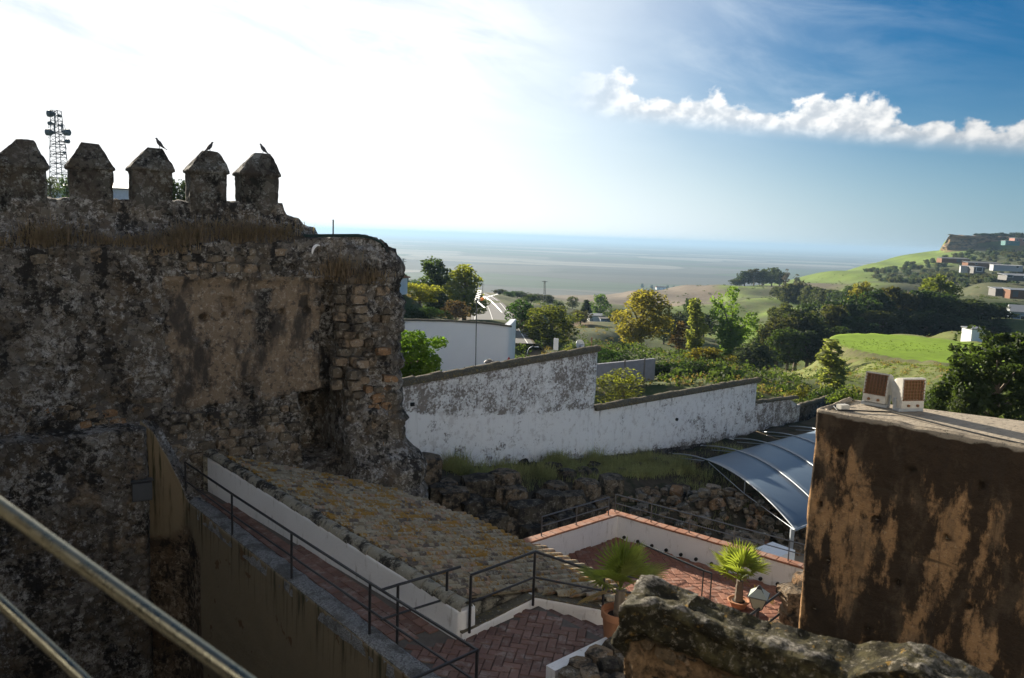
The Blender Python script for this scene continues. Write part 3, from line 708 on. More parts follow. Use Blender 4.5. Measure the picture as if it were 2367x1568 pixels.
def wall_sheet(name, pts, zb, topf, dispf, zonef, mat, step=0.06, vstep=0.06, back=1.2, rad=3):
    q, nrm, s = path_pts(pts, step, rad); top = topf(s, q); H = (top - zb).max(); nv = int(H / vstep)
    nb = 8; rows = nv + 1 + nb
    V = np.linspace(0, 1, nv + 1)[:, None]
    Zs = zb + (top[None, :] - zb) * V
    Wd = np.zeros_like(Zs)
    for k in range(nb):
        Zs = np.vstack([Zs, (top + 0.02 * math.sin(k))[None, :]]); Wd = np.vstack([Wd, np.full((1, len(s)), -back * ((k + 1) / nb) ** 1.3)])
    S = np.tile(s, (rows, 1))
    Xb = q[:, 0][None, :] + nrm[:, 0][None, :] * Wd; Yb = q[:, 1][None, :] + nrm[:, 1][None, :] * Wd
    base = np.stack([Xb.ravel(), Yb.ravel(), Zs.ravel()], 1)
    d = dispf(base, S.ravel(), Zs.ravel(), Wd.ravel()).reshape(rows, -1)
    # near and beyond the top edge displacement turns upwards
    fr = np.clip((V * 1.0), 0, 1); up = np.vstack([sstep(Zs[:nv + 1] - top[None, :], -0.22, 0.0), np.ones((nb, len(s)))])
    Xb = Xb + nrm[:, 0][None, :] * d * (1 - 0.6 * up); Yb = Yb + nrm[:, 1][None, :] * d * (1 - 0.6 * up); Zs = Zs + d * up * 0.7
    Pts = np.stack([Xb, Yb, Zs], 2)
    return grid_mesh(name, Pts, mat, zonef(base, S.ravel(), Zs.ravel(), Wd.ravel()).reshape(rows, -1, 3))

# irregular stones, a few shared shapes of 48 triangles
def stone_mesh(seed, mat, amp=0.16):
    bm = bmesh.new(); bmesh.ops.create_cube(bm, size=1.0)
    bmesh.ops.subdivide_edges(bm, edges=bm.edges, cuts=1, use_grid_fill=True)
    rnd = random.Random(seed)
    for v in bm.verts:
        l = max(abs(v.co.x), abs(v.co.y), abs(v.co.z)); n = sum(abs(abs(c) - 0.5) < 1e-4 for c in v.co)
        v.co *= {1: 1.03, 2: 0.93, 3: 0.80}[n]
        v.co += Vector((rnd.uniform(-1, 1), rnd.uniform(-1, 1), rnd.uniform(-1, 1))) * amp * 0.5
    bmesh.ops.recalc_face_normals(bm, faces=bm.faces)
    me = bpy.data.meshes.new('stone'); bm.to_mesh(me); bm.free(); me.materials.append(mat)
    me.polygons.foreach_set('use_smooth', np.ones(len(me.polygons), bool)); me.set_sharp_from_angle(angle=R(42))
    return me
STONES = [stone_mesh(i, M_stone) for i in range(7)]
STONES_O = [stone_mesh(20 + i, M_stone_ochre) for i in range(5)]
STONES_D = [stone_mesh(40 + i, M_stone_dark, 0.12) for i in range(6)]
rng = random.Random(11)
def stone(parent, loc, size, X, N, meshes=STONES, tilt=6.0, name='stone'):
    X = Vector(X).normalized(); N = Vector(N).normalized(); Zv = X.cross(N); Zv = Zv if Zv.z > 0 else -Zv
    M = basis(X, N, Zv, loc) @ Matrix.Rotation(R(rng.uniform(-tilt, tilt)), 4, 'Y') @ Matrix.Rotation(R(rng.uniform(-tilt, tilt)), 4, 'Z')
    M = M @ Matrix.Diagonal((*size, 1.0))
    return part_mesh(name, rng.choice(meshes), parent, M)

# ------------------------------------------------------------------ castle wall with merlons
CA, CB = plan(atd(0, 800, 17.4)), plan(atd(905, 800, 22.6))
ce = (CB - CA).normalized(); cn = Vector((ce.y, -ce.x, 0))           # cn points to the camera
CL = CA - ce * 3.0
def cw(px, py, wo=0.0):
    p = onplane(px, py, CA + cn * wo, cn); return (plan(p) - CL).dot(ce), p.z
def cpt(u, z, wo=0.0): return CL + ce * u + cn * wo + Vector((0, 0, z))
ucw = lambda px, py=800: cw(px, py)[0]
U_END = ucw(900, 800)
castle = thing('castle_wall', 'tall dark stone castle wall with five pointed merlons on the left', 'castle wall', cpt(5, -12.5))
tops_px = [(-250, 585), (0, 578), (120, 572), (300, 572), (410, 566), (520, 563), (620, 563), (700, 556), (760, 551), (840, 551), (878, 556), (890, 572), (905, 600)]
tops = [cw(a, b) for a, b in tops_px]
tu, tz = np.array([t[0] for t in tops]), np.array([t[1] for t in tops])
def castle_top(s, q):
    p = np.stack([s * 3.1, s * 0, s * 0], 1)
    z = np.interp(s, tu, tz) + fbm(p, 3, 3) * 0.07
    return z
u_b, u_n0, u_n1, u_g0, u_g1 = ucw(786), ucw(699, 980), ucw(783, 980), ucw(748, 750), ucw(777, 750)
z_n0, z_n1 = cw(740, 1062)[1], cw(740, 906)[1]
z_g0, z_g1 = cw(760, 905)[1], cw(760, 660)[1]
u_led, z_led = ucw(330, 980), cw(200, 992)[1]
z_cor = cw(600, 640)[1]
def castle_disp(b, s, z, wd):
    n1 = fbm(b / 1.6, 4, 51) * 0.13
    d1, d2, cid = worley(b * np.array([[2.7, 2.7, 3.6]]), 60)
    stonef = (sstep(d2 - d1, 0.02, 0.22) - 0.5) * 0.075 + (cid - 0.5) * 0.05
    plaster = sstep(s, ucw(372), ucw(395)) * sstep(s, ucw(765), ucw(745)) * sstep(z, cw(600, 925)[1], cw(600, 900)[1]) * sstep(z, cw(600, 648)[1], cw(600, 665)[1])
    d = n1 + stonef * (1 - 0.85 * plaster) + fbm(b * 5.0, 3, 53) * 0.03
    nj = fbm(b * 1.7, 3, 71) * 0.12
    # cornice step between rubble and plaster
    d = d - 0.05 * plaster + 0.06 * sstep(np.abs(z - z_cor), 0.16, 0.08) * sstep(s, ucw(380), ucw(400)) * sstep(s, ucw(760), ucw(740))
    # buttress, groove beside it, bulging foot
    bt = sstep(s + nj, u_b - 0.12, u_b + 0.14) * sstep(z, tz.max() + 0.2, cw(840, 600)[1])
    d = d + 0.42 * bt + 0.20 * sstep(z + nj, cw(850, 860)[1], cw(850, 1080)[1]) * bt + 0.55 * sstep(s, u_n1 - 0.1, u_n1 + 0.5) * sstep(z + nj * 1.5, cw(850, 1010)[1], cw(850, 1085)[1])
    d = d + bt * fbm(b / 0.55, 4, 57) * 0.20
    d = d - 0.42 * sstep(s + nj * 0.6, u_g0 - 0.08, u_g0 + 0.05) * sstep(s + nj * 0.4, u_g1 + 0.04, u_g1 - 0.06) * sstep(z + nj, z_g0 - 0.1, z_g0 + 0.1) * sstep(z, z_g1 + 0.25, z_g1 - 0.1)
    # the niche
    d = d - 1.5 * sstep(s + nj, u_n0 - 0.05, u_n0 + 0.06) * sstep(s + nj, u_n1 + 0.05, u_n1 - 0.06) * sstep(z + nj * 0.4, z_n1 + 0.04, z_n1 - 0.07) * sstep(z + nj, z_n0 - 0.08, z_n0 + 0.08)
    # step out below the ledge on the left
    d = d + 0.55 * sstep(s, u_led + 0.15, u_led - 0.05) * sstep(z + fbm(b * 2, 2, 5) * 0.05, z_led + 0.05, z_led - 0.05)
    # putlog holes and two small square recesses
    for (hx, hy, hr) in ((472, 735, 0.10), (518, 728, 0.06), (575, 724, 0.07), (652, 722, 0.09), (711, 720, 0.10), (770, 718, 0.09), (742, 722, 0.07), (585, 918, 0.045), (500, 940, 0.05), (655, 922, 0.05), (725, 945, 0.05), (70, 845, 0.12), (110, 847, 0.12)):
        u, zz = cw(hx, hy); d = d - 0.30 * sstep(np.hypot(s - u, (z - zz) * (1.0 if hx > 130 else 2.0)), hr * 1.25, hr * 0.7)
    for (x0, x1, y0, y1) in ((511, 540, 690, 720), (692, 715, 682, 712)):
        u0, zt = cw(x0, y0); u1, zb_ = cw(x1, y1)
        d = d - 0.16 * sstep(s, u0 - 0.03, u0 + 0.02) * sstep(s, u1 + 0.03, u1 - 0.02) * sstep(z, zb_ - 0.02, zb_ + 0.03) * sstep(z, zt + 0.03, zt - 0.02)
    d = d * np.where(wd < -0.01, 0.5, 1.0)
    return d
def castle_zone(b, s, z, wd):
    zn = np.zeros((len(s), 3))
    A = lambda x0, x1, e=0.25: sstep(s, ucw(x0) - e, ucw(x0) + e) * sstep(s, ucw(x1) + e, ucw(x1) - e)
    B = lambda y0, y1, e=0.15: sstep(z, cw(600, y1)[1] - e, cw(600, y1)[1] + e) * sstep(z, cw(600, y0)[1] + e, cw(600, y0)[1] - e)
    zn[:, 0] = 0.60 * A(380, 765, 0.4) * B(640, 935, 0.3) + 0.4 * A(380, 755) * B(640, 665, 0.05)
    zn[:, 0] = np.maximum(zn[:, 0], 0.45 * A(600, 770) * B(740, 840)); zn[:, 0] = np.maximum(zn[:, 0], 0.42 * A(120, 330) * B(980, 1300))
    zn[:, 1] = 0.30 * A(-100, 380) + 0.36 * A(380, 470, 0.15) * B(660, 930) + 0.45 * A(735, 790, 0.1) * B(800, 930) + 0.35 * A(470, 640) * B(700, 800)
    zn[:, 1] = np.maximum(zn[:, 1], 0.30 * B(1080, 1300)); zn[:, 1] = np.maximum(zn[:, 1], 0.2 * A(380, 700) * B(930, 1100))
    zn[:, 2] = 0.30 * A(785, 900) * B(840, 1050) + 0.28 * A(600, 715) * B(930, 1010) + 0.25 * A(511, 540, 0.02) * B(690, 720, 0.02) * 2
    return zn
cp0, cp1 = cpt(0, 0), cpt(U_END, 0)
me = wall_sheet('wall', [cp0, cp1, cp1 - cn * 2.6 + ce * 0.3], -12.8, castle_top, castle_disp, castle_zone, M_castle, 0.055, 0.055, 2.2, 4)
part_mesh('wall', me, castle)
# upper wall, set back behind the brushy ledge
SETB = -0.75
up_px = [(-250, 455), (0, 458), (150, 460), (280, 463), (420, 466), (545, 468), (652, 470), (660, 500), (688, 520), (694, 552), (712, 560)]
uts = [cw(a, b, SETB) for a, b in up_px]; utu, utz = np.array([t[0] for t in uts]), np.array([t[1] for t in uts])
def up_disp(b, s, z, wd):
    d1, d2, cid = worley(b * np.array([[3.0, 3.0, 3.8]]), 80)
    foot = 0.55 * sstep(z, np.interp(s, tu, tz) + 0.75, np.interp(s, tu, tz) - 0.1)
    return fbm(b / 1.2, 4, 61) * 0.12 + (sstep(d2 - d1, 0.02, 0.22) - 0.5) * 0.05 + fbm(b * 4, 3, 63) * 0.04 + foot
def up_zone(b, s, z, wd):
    zn = np.zeros((len(s), 3)); zn[:, 1] = 0.26; return zn
ue = cpt(uts[-1][0], 0, SETB)
me = wall_sheet('parapet', [cpt(0, 0, SETB), ue, ue - cn * 1.2], tz.min() - 0.6, lambda s, q: np.interp(s, utu, utz) + fbm(np.stack([s * 4, s * 0, s * 0], 1), 2, 8) * 0.035, up_disp, up_zone, M_castle, 0.06, 0.06, 0.9, 2)
part_mesh('parapet', me, castle)
# merlons: square bodies with pyramid caps
def merlon(xl, xr, ysh, yb, pk0, pk1, ypk, seed):
    ul, zs = cw(xl, ysh, SETB); ur, _ = cw(xr, ysh, SETB); zb = cw((xl + xr) / 2, yb, SETB)[1] - 0.12; zp = cw((pk0 + pk1) / 2, ypk, SETB - 0.35)[1]
    p0 = cw(pk0, ypk, SETB - 0.35)[0]; p1 = cw(pk1, ypk, SETB - 0.35)[0]; th = 0.72
    wv = (ur - ul) - 0.16; ul = ul + 0.06; ur = ul + wv
    rings = [(ul, ur, 0.0, th, zb), (ul, ur, 0.0, th, zs - 0.06), (ul - 0.06, ur + 0.06, -0.06, th + 0.06, zs - 0.03), (ul - 0.06, ur + 0.06, -0.06, th + 0.06, zs + 0.03), (p0, p1, th * 0.38, th * 0.62, zp)]
    rows = []
    N = 14
    def ring(a):
        u0, u1, w0, w1, z = a; pts = []
        for (ua, wa), (ub, wb) in (((u0, w0), (u1, w0)), ((u1, w0), (u1, w1)), ((u1, w1), (u0, w1)), ((u0, w1), (u0, w0))):
            pts += [cpt(lerp(ua, ub, k / N), z, SETB - lerp(wa, wb, k / N)) for k in range(N)]
        return np.array([list(p) for p in pts])
    rs = [ring(a) for a in rings]; cnt = [16, 2, 2, 14]
    for a, b, c in zip(rs[:-1], rs[1:], cnt):
        for k in range(c): rows.append(a + (b - a) * k / c)
    rows.append(rs[-1]); G = np.array(rows); G = np.concatenate([G, G[:, :1]], 1)
    cx = G.mean((0, 1)); dirv = G - cx; dirv[..., 2] *= 0.3; dirv /= np.linalg.norm(dirv, axis=2)[..., None] + 1e-6
    fl = G.reshape(-1, 3); n = (fbm(fl * 1.8, 4, seed) * 0.05 + fbm(fl * 6, 4, seed + 9) * 0.035).reshape(G.shape[:2])
    n[:, -1] = n[:, 0]
    G = G + dirv * n[..., None]
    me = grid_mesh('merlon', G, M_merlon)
    bm = bmesh.new(); bm.from_mesh(me); bmesh.ops.remove_doubles(bm, verts=bm.verts, dist=0.0005)
    ed = [e_ for e_ in bm.edges if e_.is_boundary]
    bmesh.ops.holes_fill(bm, edges=ed); bmesh.ops.recalc_face_normals(bm, faces=bm.faces); bm.to_mesh(me); bm.free()
    part_mesh('merlon', me, castle)
    return cpt((p0 + p1) / 2, zp, SETB - th / 2)
MER = [(-30, 118, 378, 480, 38, 78, 323, 1), (153, 269, 384, 480, 190, 228, 333, 2), (299, 409, 388, 484, 340, 374, 342, 3), (434, 534, 393, 486, 470, 502, 350, 4), (554, 653, 400, 488, 588, 624, 354, 5)]
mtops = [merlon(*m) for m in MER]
# stones one can pick out: foot of the wall, the band under the ledge, the buttress side
cnt = 0
def stone_rows(x0, x1, y0, y1, hh, lmin, lmax, prob, wo, meshes, tilt=5):
    global cnt
    u0, u1 = ucw(x0, (y0 + y1) / 2), ucw(x1, (y0 + y1) / 2); zt = cw((x0 + x1) / 2, y0)[1]; zb = cw((x0 + x1) / 2, y1)[1]
    z = zt
    while z > zb:
        h = hh * rng.uniform(0.75, 1.3); u = u0 + rng.uniform(-0.2, 0.1)
        while u < u1:
            l = rng.uniform(lmin, lmax)
            uc = u + l / 2
            if rng.random() < prob and not (u_n0 - 0.1 < uc < u_n1 + 0.05 and z_n0 - 0.1 < z - h / 2 < z_n1 + 0.1) and cnt < 290:
                bwo = 0.42 if uc > u_b + 0.1 else 0.0
                stone(castle, cpt(uc, z - h / 2 + rng.uniform(-0.03, 0.03), wo + bwo + rng.uniform(-0.05, 0.03)), (l * 0.97, rng.uniform(0.26, 0.4), h * 0.97), ce, cn, meshes, tilt); cnt += 1
            u += l + rng.uniform(0.0, 0.06)
        z -= h + 0.01
stone_rows(395, 700, 945, 1085, 0.24, 0.22, 0.55, 0.72, -0.08, STONES)
stone_rows(430, 740, 572, 632, 0.20, 0.18, 0.42, 0.75, -0.10, STONES, 4)
stone_rows(790, 880, 660, 1040, 0.25, 0.2, 0.5, 0.55, -0.06, STONES_O + STONES, 9)
stone_rows(772, 800, 655, 900, 0.26, 0.3, 0.42, 0.95, 0.22, STONES, 4)
stone_rows(20, 380, 570, 600, 0.2, 0.2, 0.4, 0.5, -0.10, STONES, 9)
stone_rows(20, 330, 935, 975, 0.2, 0.25, 0.5, 0.55, -0.10, STONES_O, 5)

# ------------------------------------------------------------------ brush on the ledge and dry grass tufts
def blades(centres, n, h, spread, width, seed, lean=0.5, rad=0.15):
    r = np.random.default_rng(seed); c = np.repeat(np.asarray(centres, float), n, axis=0); m = len(c)
    b = c + np.stack([r.normal(0, rad, m), r.normal(0, rad, m), np.zeros(m)], 1)
    hh = h * r.uniform(0.45, 1.1, m); ang = r.uniform(0, 2 * np.pi, m); ln = np.abs(r.normal(0, lean, m)) * hh
    dx, dy = np.cos(ang), np.sin(ang); sx, sy = -dy * width / 2, dx * width / 2
    mid = b + np.stack([dx * ln * 0.3, dy * ln * 0.3, hh * 0.6], 1); tip = b + np.stack([dx * ln, dy * ln, hh * (1.0 - 0.25 * ln / hh)], 1)
    side = np.stack([sx, sy, 0 * sx], 1)
    V = np.stack([b - side, b + side, mid + side * 0.7, mid - side * 0.7, tip + side * 0.1, tip - side * 0.1], 1).reshape(-1, 3)
    k = np.arange(m)[:, None] * 6
    F = np.concatenate([k + np.array([[0, 1, 2, 3]]), k + np.array([[3, 2, 4, 5]])], 0)
    return V, F
r_ = np.random.default_rng(5); cs_ = []
for k in range(150):
    px = r_.uniform(-60, 690); u, _ = cw(px, 560); zt = float(np.interp(u, tu, tz)); cs_.append(cpt(u, zt + r_.uniform(-0.05, 0.15), r_.uniform(-0.7, -0.15)))
for k in range(16):
    u, z = cw(390 + r_.normal(0, 22), 575 + r_.uniform(-15, 12)); cs_.append(cpt(u, z, 0.02))
for k in range(24):
    u, z = cw(790 + r_.normal(0, 22), 628 + r_.uniform(-12, 30)); cs_.append(cpt(u, z, 0.25))
for k in range(10):
    u, z = cw(845 + r_.normal(0, 14), 648 + r_.uniform(-14, 14)); cs_.append(cpt(u, z, 0.5))
hs_ = [0.22 + 0.5 * max(0.0, vnoise(np.array([[c[0] * 1.3, c[1] * 1.3, 0]]), 4)[0] * 0.7 + 0.35) for c in cs_]; Vs, Fs, off_ = [], [], 0
for c, hh_ in zip(cs_, hs_):
    v_, f_ = blades([list(c)], 34, hh_, 0.3, 0.016, int(abs(c[0]) * 1000) % 9999, 0.95, 0.17); Vs.append(v_); Fs.append(f_ + off_); off_ += len(v_)
V, F = np.concatenate(Vs), np.concatenate(Fs)
o = part_mesh('dry_brush', mesh_np('dry_brush', V, F, M_drygrass)); tag(o, 'dry brown brush growing along the ledge below the merlons', 'brush', kind='stuff')

# pigeons on three merlons
def pigeon(loc, face, label, upright=0.5):
    t = thing('pigeon', label, 'pigeon', loc, 'pigeons on the merlons')
    f = Vector(face).normalized(); up = Vector((0, 0, 1)); L = Vector(loc)
    mb = MB(); sp = [(-0.16, 0.0, 0.014), (-0.10, 0.045, 0.032), (-0.045, 0.10, 0.056), (0.0, 0.155, 0.062), (0.035, 0.205, 0.044), (0.05, 0.24, 0.030), (0.062, 0.268, 0.031), (0.08, 0.278, 0.024), (0.097, 0.276, 0.009)]
    mb.tube([L + f * a * 0.85 + up * b * 0.85 for a, b, _ in sp], [c * 0.85 for *_, c in sp], 10); body = mb.build('body', M_feather, t, True)
    mb = MB(); mb.tube([L + f * 0.08 + up * 0.234, L + f * 0.104 + up * 0.226], [0.008, 0.002], 6); mb.build('beak', M_black, t)
    mb = MB(); mb.box(L + f * -0.155 + up * -0.012, (0.09, 0.05, 0.015), f + up * 0.7, f.cross(up), (up - f * 1.4)); mb.build('tail', M_feather, t)
    for sgn in (-1, 1):
        mb = MB(); s = f.cross(up) * sgn * 0.018; mb.tube([L + s - up * 0.03, L + s + up * 0.08 - f * 0.01], 0.006, 5); mb.build('leg', M_black, t)
pigeon(mtops[2] + Vector((0.12, 0, 0.0)), (-0.8, -0.5, 0), 'pigeon perched on the middle merlon, nearest the mast')
pigeon(mtops[3] + Vector((0.0, 0, 0.0)), (0.75, 0.55, 0), 'pigeon facing right on the fourth merlon')
pigeon(mtops[4] + Vector((0.02, 0, 0.0)), (-0.85, -0.45, 0), 'pigeon perched on the rightmost merlon')
# green cable over the buttress, black pole, dish scrap
mb = MB(); cab = [cw(700, 548, -0.2), cw(760, 548), cw(825, 547), cw(855, 553), cw(875, 563), cw(888, 585), cw(893, 640)]
mb.tube([cpt(u, z + 0.05, 0.15 - 0.3 * (i < 2)) for i, (u, z) in enumerate(cab)], 0.028, 8)
mb.tube([cpt(u + 0.02, z + 0.01, 0.21 - 0.3 * (i < 2)) for i, (u, z) in enumerate(cab)], 0.02, 8)
tag(mb.build('cable', M_dkgreen, None, True), 'dark green twin cable draped over the right end of the castle wall', 'cable')
u, z = cw(770, 552, -1.0); z2 = cw(770, 508, -1.0)[1]
mb = MB(); mb.tube([cpt(u, z - 0.3, -1.0), cpt(u, z2, -1.0)], 0.022, 8); tag(mb.build('metal_pole', M_mast), 'thin dark upright pole on top of the castle wall end', 'pole')
mb = MB(); pts = []
for (a, b) in ((718, 592), (722, 576), (733, 566), (722, 566), (714, 578)):
    pass
u, z = cw(718, 578); mb = MB(); arc = [cpt(u + 0.14 - 0.16 * math.cos(a_), z - 0.1 + 0.24 * math.sin(a_), 0.2) for a_ in np.linspace(0.0, 1.9, 9)]
mb.tube(arc, [0.012, 0.025, 0.035, 0.04, 0.042, 0.038, 0.03, 0.02, 0.01], 8); tag(mb.build('pipe_offcut', M_white_far, None, True), 'curved white pipe piece tucked at the notch near the cable', 'pipe')
# slim black cable down the wall's right edge
mb = MB(); pc = [(917, 760), (921, 800), (918, 870), (919, 910), (920, 960), (926, 1010), (936, 1055)]
mb.tube([atd(a, b, 22.9) for a, b in pc], 0.014, 6); tag(mb.build('hanging_cable', M_black), 'thin black cable hanging down the joint of castle and white wall', 'cable')
# ------------------------------------------------------------------ walkway, landing, terrace
Z0, Z1 = -6.9, -8.1
K0, K1 = atz(430, 1158, Z0), atz(945, 1568, Z0); kd = (K1 - K0).normalized(); kn = Vector((-kd.y, kd.x, 0))   # kn: across the walkway, away from the pit
K2 = K1 + kd * 2.2
WB0, WB1 = atz(445, 1112, Z0), atz(1062, 1480, Z0)
# retaining wall of the walkway, rising to the castle
c0 = cpt(ucw(322, 980), 0, 0.15)
rise_px = [(324, 972), (345, 986), (360, 1010), (372, 1042), (392, 1075), (404, 1110), (425, 1150)]
rp = [plan(c0), plan(K0 - kn * 0.0), plan(K2)]
rl = (plan(K0) - plan(c0)).length
rs_, rz_ = [], []
for i, (a, b) in enumerate(rise_px):
    t = i / (len(rise_px) - 1); p = lerp(plan(c0), plan(K0), t); rs_.append(t * rl); rz_.append(atd(a, b, p.y).z)
rs_.append(rl + 0.15); rz_.append(Z0)
def ret_top(s, q): return np.where(s > rl + 0.15, Z0 + 0.0, np.interp(s, rs_, rz_)) + np.where(s < rl, fbm(np.stack([s * 6, s * 0, s * 0], 1), 3, 2) * 0.05, 0)
def ret_disp(b, s, z, wd): return (fbm(b / 1.4, 4, 91) * 0.03 + fbm(b * 4, 3, 92) * 0.008) * np.where(s < rl, 2.0, 1.0) * (wd > -0.01)
def ret_zone(b, s, z, wd):
    zn = np.zeros((len(s), 3)); n = fbm(b * 1.4, 4, 95) * 0.55
    lim = np.interp(s, [0, rl * 0.6, rl, rl + 0.9, rl + 1.0], [-8.0, -8.0, -7.7, -8.0, -14.0])
    zn[:, 0] = sstep(z + n, lim + 0.15, lim - 0.1); zn[:, 1] = np.where((wd < -0.01), 1.0, 0.0); return zn
_old = beige_fn
def beige2(n, P):
    r = _old(n, P); zr, zg, zb = zone(n)
    c = n.mix(zr, r['c'], n.mix(1.0, rubble_colour(n, P), (0.75, 0.6, 0.45), 'MULTIPLY'))
    r['c'] = n.mix(zg, c, rubble_colour(n, P, (1.0, 1.0, 1.0), 2.0)); return r
M_beige2 = surf('beige_plaster_over_rubble', beige2)
ret = thing('retaining_wall', 'beige plastered retaining wall below the railed walkway, rising to a broken edge', 'wall', K0 + Vector((0, 0, -6.3)))
part_mesh('wall', wall_sheet('wall', rp, -13.2, ret_top, ret_disp, ret_zone, M_beige2, 0.08, 0.08, 0.38, 2), ret)

# floor slab of walkway and landing
walk_poly = [K0, K2, K2 + kn * 1.2, atz(1255, 1560, Z0), atz(1395, 1482, Z0), atz(1240, 1399, Z0), WB1, WB0]
walk_poly = [(p.x, p.y) for p in walk_poly]
ext = [(K0.x, K0.y), (K2.x, K2.y), (3.2, 9.0), (3.2, 12.0), (1.78, 12.62), (0.64, 13.8), (WB1.x, WB1.y), (WB0.x, WB0.y)]
walk = MB(); walk.prism([(p[0] + kn.x * 0.06, p[1] + kn.y * 0.06) for p in ext], -8.9, Z0 - 0.03); walk = walk.build('walkway', M_joint); tag(walk, kind='structure')
mb = MB(); kw = 0.40
mb.prism([(p.x, p.y) for p in (K0 - kd * 0.2 + kn * 0.02, K2 + kn * 0.02, K2 + kn * kw, K0 - kd * 0.2 + kn * (kw - 0.1))], Z0 - 0.4, Z0 + 0.02)
# subdivided so that the strip is uneven
nk = 150; s_ = np.linspace(-0.2, (K2 - K0).length, nk); G = np.zeros((9, nk, 3))
for j, (off, dz) in enumerate([(0.0, -0.25), (0.005, -0.02), (0.05, 0.02), (0.12, 0.04), (0.2, 0.045), (0.28, 0.04), (0.36, 0.03), (0.40, 0.0), (0.41, -0.1)]):
    e_ = off * (0.8 + 0.2 * np.clip(s_, 0, 1)) if j > 4 else off
    G[j, :, 0] = K0.x + kd.x * s_ + kn.x * e_; G[j, :, 1] = K0.y + kd.y * s_ + kn.y * e_; G[j, :, 2] = Z0 + dz
fl = G.reshape(-1, 3); nn = fbm(fl * 5, 4, 12).reshape(9, nk); G[..., 2] += nn * 0.03; G[..., 0] += kn.x * nn * 0.03; G[..., 1] += kn.y * nn * 0.03
part_mesh('kerb', grid_mesh('kerb', G, M_gravel), walk)

def paver_mesh(l, w_, h, mat):
    mb = MB(); c = 0.008
    v = [(sx * l / 2, sy * w_ / 2, z) for z in (-h, -c) for sx, sy in ((-1, -1), (1, -1), (1, 1), (-1, 1))] + [(sx * (l / 2 - c), sy * (w_ / 2 - c), 0) for sx, sy in ((-1, -1), (1, -1), (1, 1), (-1, 1))]
    mb.add(v, [(0, 1, 5, 4), (1, 2, 6, 5), (2, 3, 7, 6), (3, 0, 4, 7), (4, 5, 9, 8), (5, 6, 10, 9), (6, 7, 11, 10), (7, 4, 8, 11), (8, 9, 10, 11)])
    return mb.mesh('paver', mat)
def lay(parent, me, x, y, z, ang, zj=0.006, name='paver'):
    M = Matrix.Translation((x, y, z + rng.uniform(-zj, zj))) @ Matrix.Rotation(ang, 4, 'Z') @ Matrix.Rotation(R(rng.uniform(-0.7, 0.7)), 4, 'X') @ Matrix.Rotation(R(rng.uniform(-0.7, 0.7)), 4, 'Y')
    return part_mesh(name, me, parent, M)
# walkway rows
ka = math.atan2(kd.y, kd.x); PW = 0.21
pm = paver_mesh(0.265, PW - 0.012, 0.04, M_paver)
t = -0.1; k = 0
while t < (K1 - K0).length - 1.0:
    w0 = kw + 0.02; p = K0 + kd * t
    far = (WB0 + (WB1 - WB0) * ((p - WB0).dot((WB1 - WB0).normalized()) / (WB1 - WB0).length)); wmax = (far - p).dot(kn)
    o_ = w0 + PW / 2
    while o_ + PW / 2 < wmax + 0.05:
        q_ = p + kn * o_ + kd * (0.13 if int(o_ / PW) % 2 else 0.0)
        lay(walk, pm, q_.x, q_.y, Z0, ka); o_ += PW
    t += 0.277; k += 1
# landing: herringbone
pmh = paver_mesh(0.30, 0.142, 0.04, M_paver); U = 0.155
lo = K0 + kd * ((K1 - K0).length - 0.85); la = ka + R(38)
ex, ey = Vector((math.cos(la), math.sin(la), 0)), Vector((-math.sin(la), math.cos(la), 0))
land_poly = [tuple((K0 + kd * ((K1 - K0).length - 0.9) + kn * 0.42)[:2]), tuple((K2 + kn * 0.42)[:2]), (3.0, 9.4), tuple(atz(1290, 1568, Z0)[:2]), tuple(atz(1395, 1486, Z0)[:2]), (1.76, 12.58), (0.63, 13.74), (WB1.x + 0.03, WB1.y)]
npv = 0
for i in range(-40, 40):
    for j in range(-40, 40):
        m4 = (i - j) % 4
        if m4 == 0: q_ = lo + ex * (i + 1) * U + ey * (j + 0.5) * U; a_ = la
        elif m4 == 2: q_ = lo + ex * (i + 0.5) * U + ey * (j) * U; a_ = la + math.pi / 2
        else: continue
        if inpoly(q_.x, q_.y, land_poly) and npv < 300: lay(walk, pmh, q_.x, q_.y, Z0, a_); npv += 1
# steps down to the terrace
E0, E1 = Vector((0.62, 13.82, 0)), Vector((2.3, 12.1, 0)); ed = (E1 - E0).normalized(); sdv = Vector((-ed.y, ed.x, 0)); sdv = sdv if sdv.y > 0 else -sdv
stairs = MB()
for k in range(8):
    a = E0 + sdv * (0.32 * k) - ed * 0.5; b = E1 + sdv * (0.32 * k)
    stairs.prism([(a.x, a.y), (b.x, b.y), (b.x + sdv.x * 0.345, b.y + sdv.y * 0.345), (a.x + sdv.x * 0.345, a.y + sdv.y * 0.345)], -8.4, Z0 - 0.15 * (k + 1))
st = stairs.build('steps', M_joint); tag(st, kind='structure')
pms = paver_mesh(0.30, 0.30, 0.03, M_paver)
for k in range(8):
    for i in range(8):
        q_ = E0 + sdv * (0.32 * k + 0.165) + ed * (i * 0.31 - 0.35); 
        if i * 0.31 - 0.35 < 2.3: lay(st, pms, q_.x, q_.y, Z0 - 0.15 * (k + 1) + 0.022, math.atan2(ed.y, ed.x), 0.003, 'tread_tile')

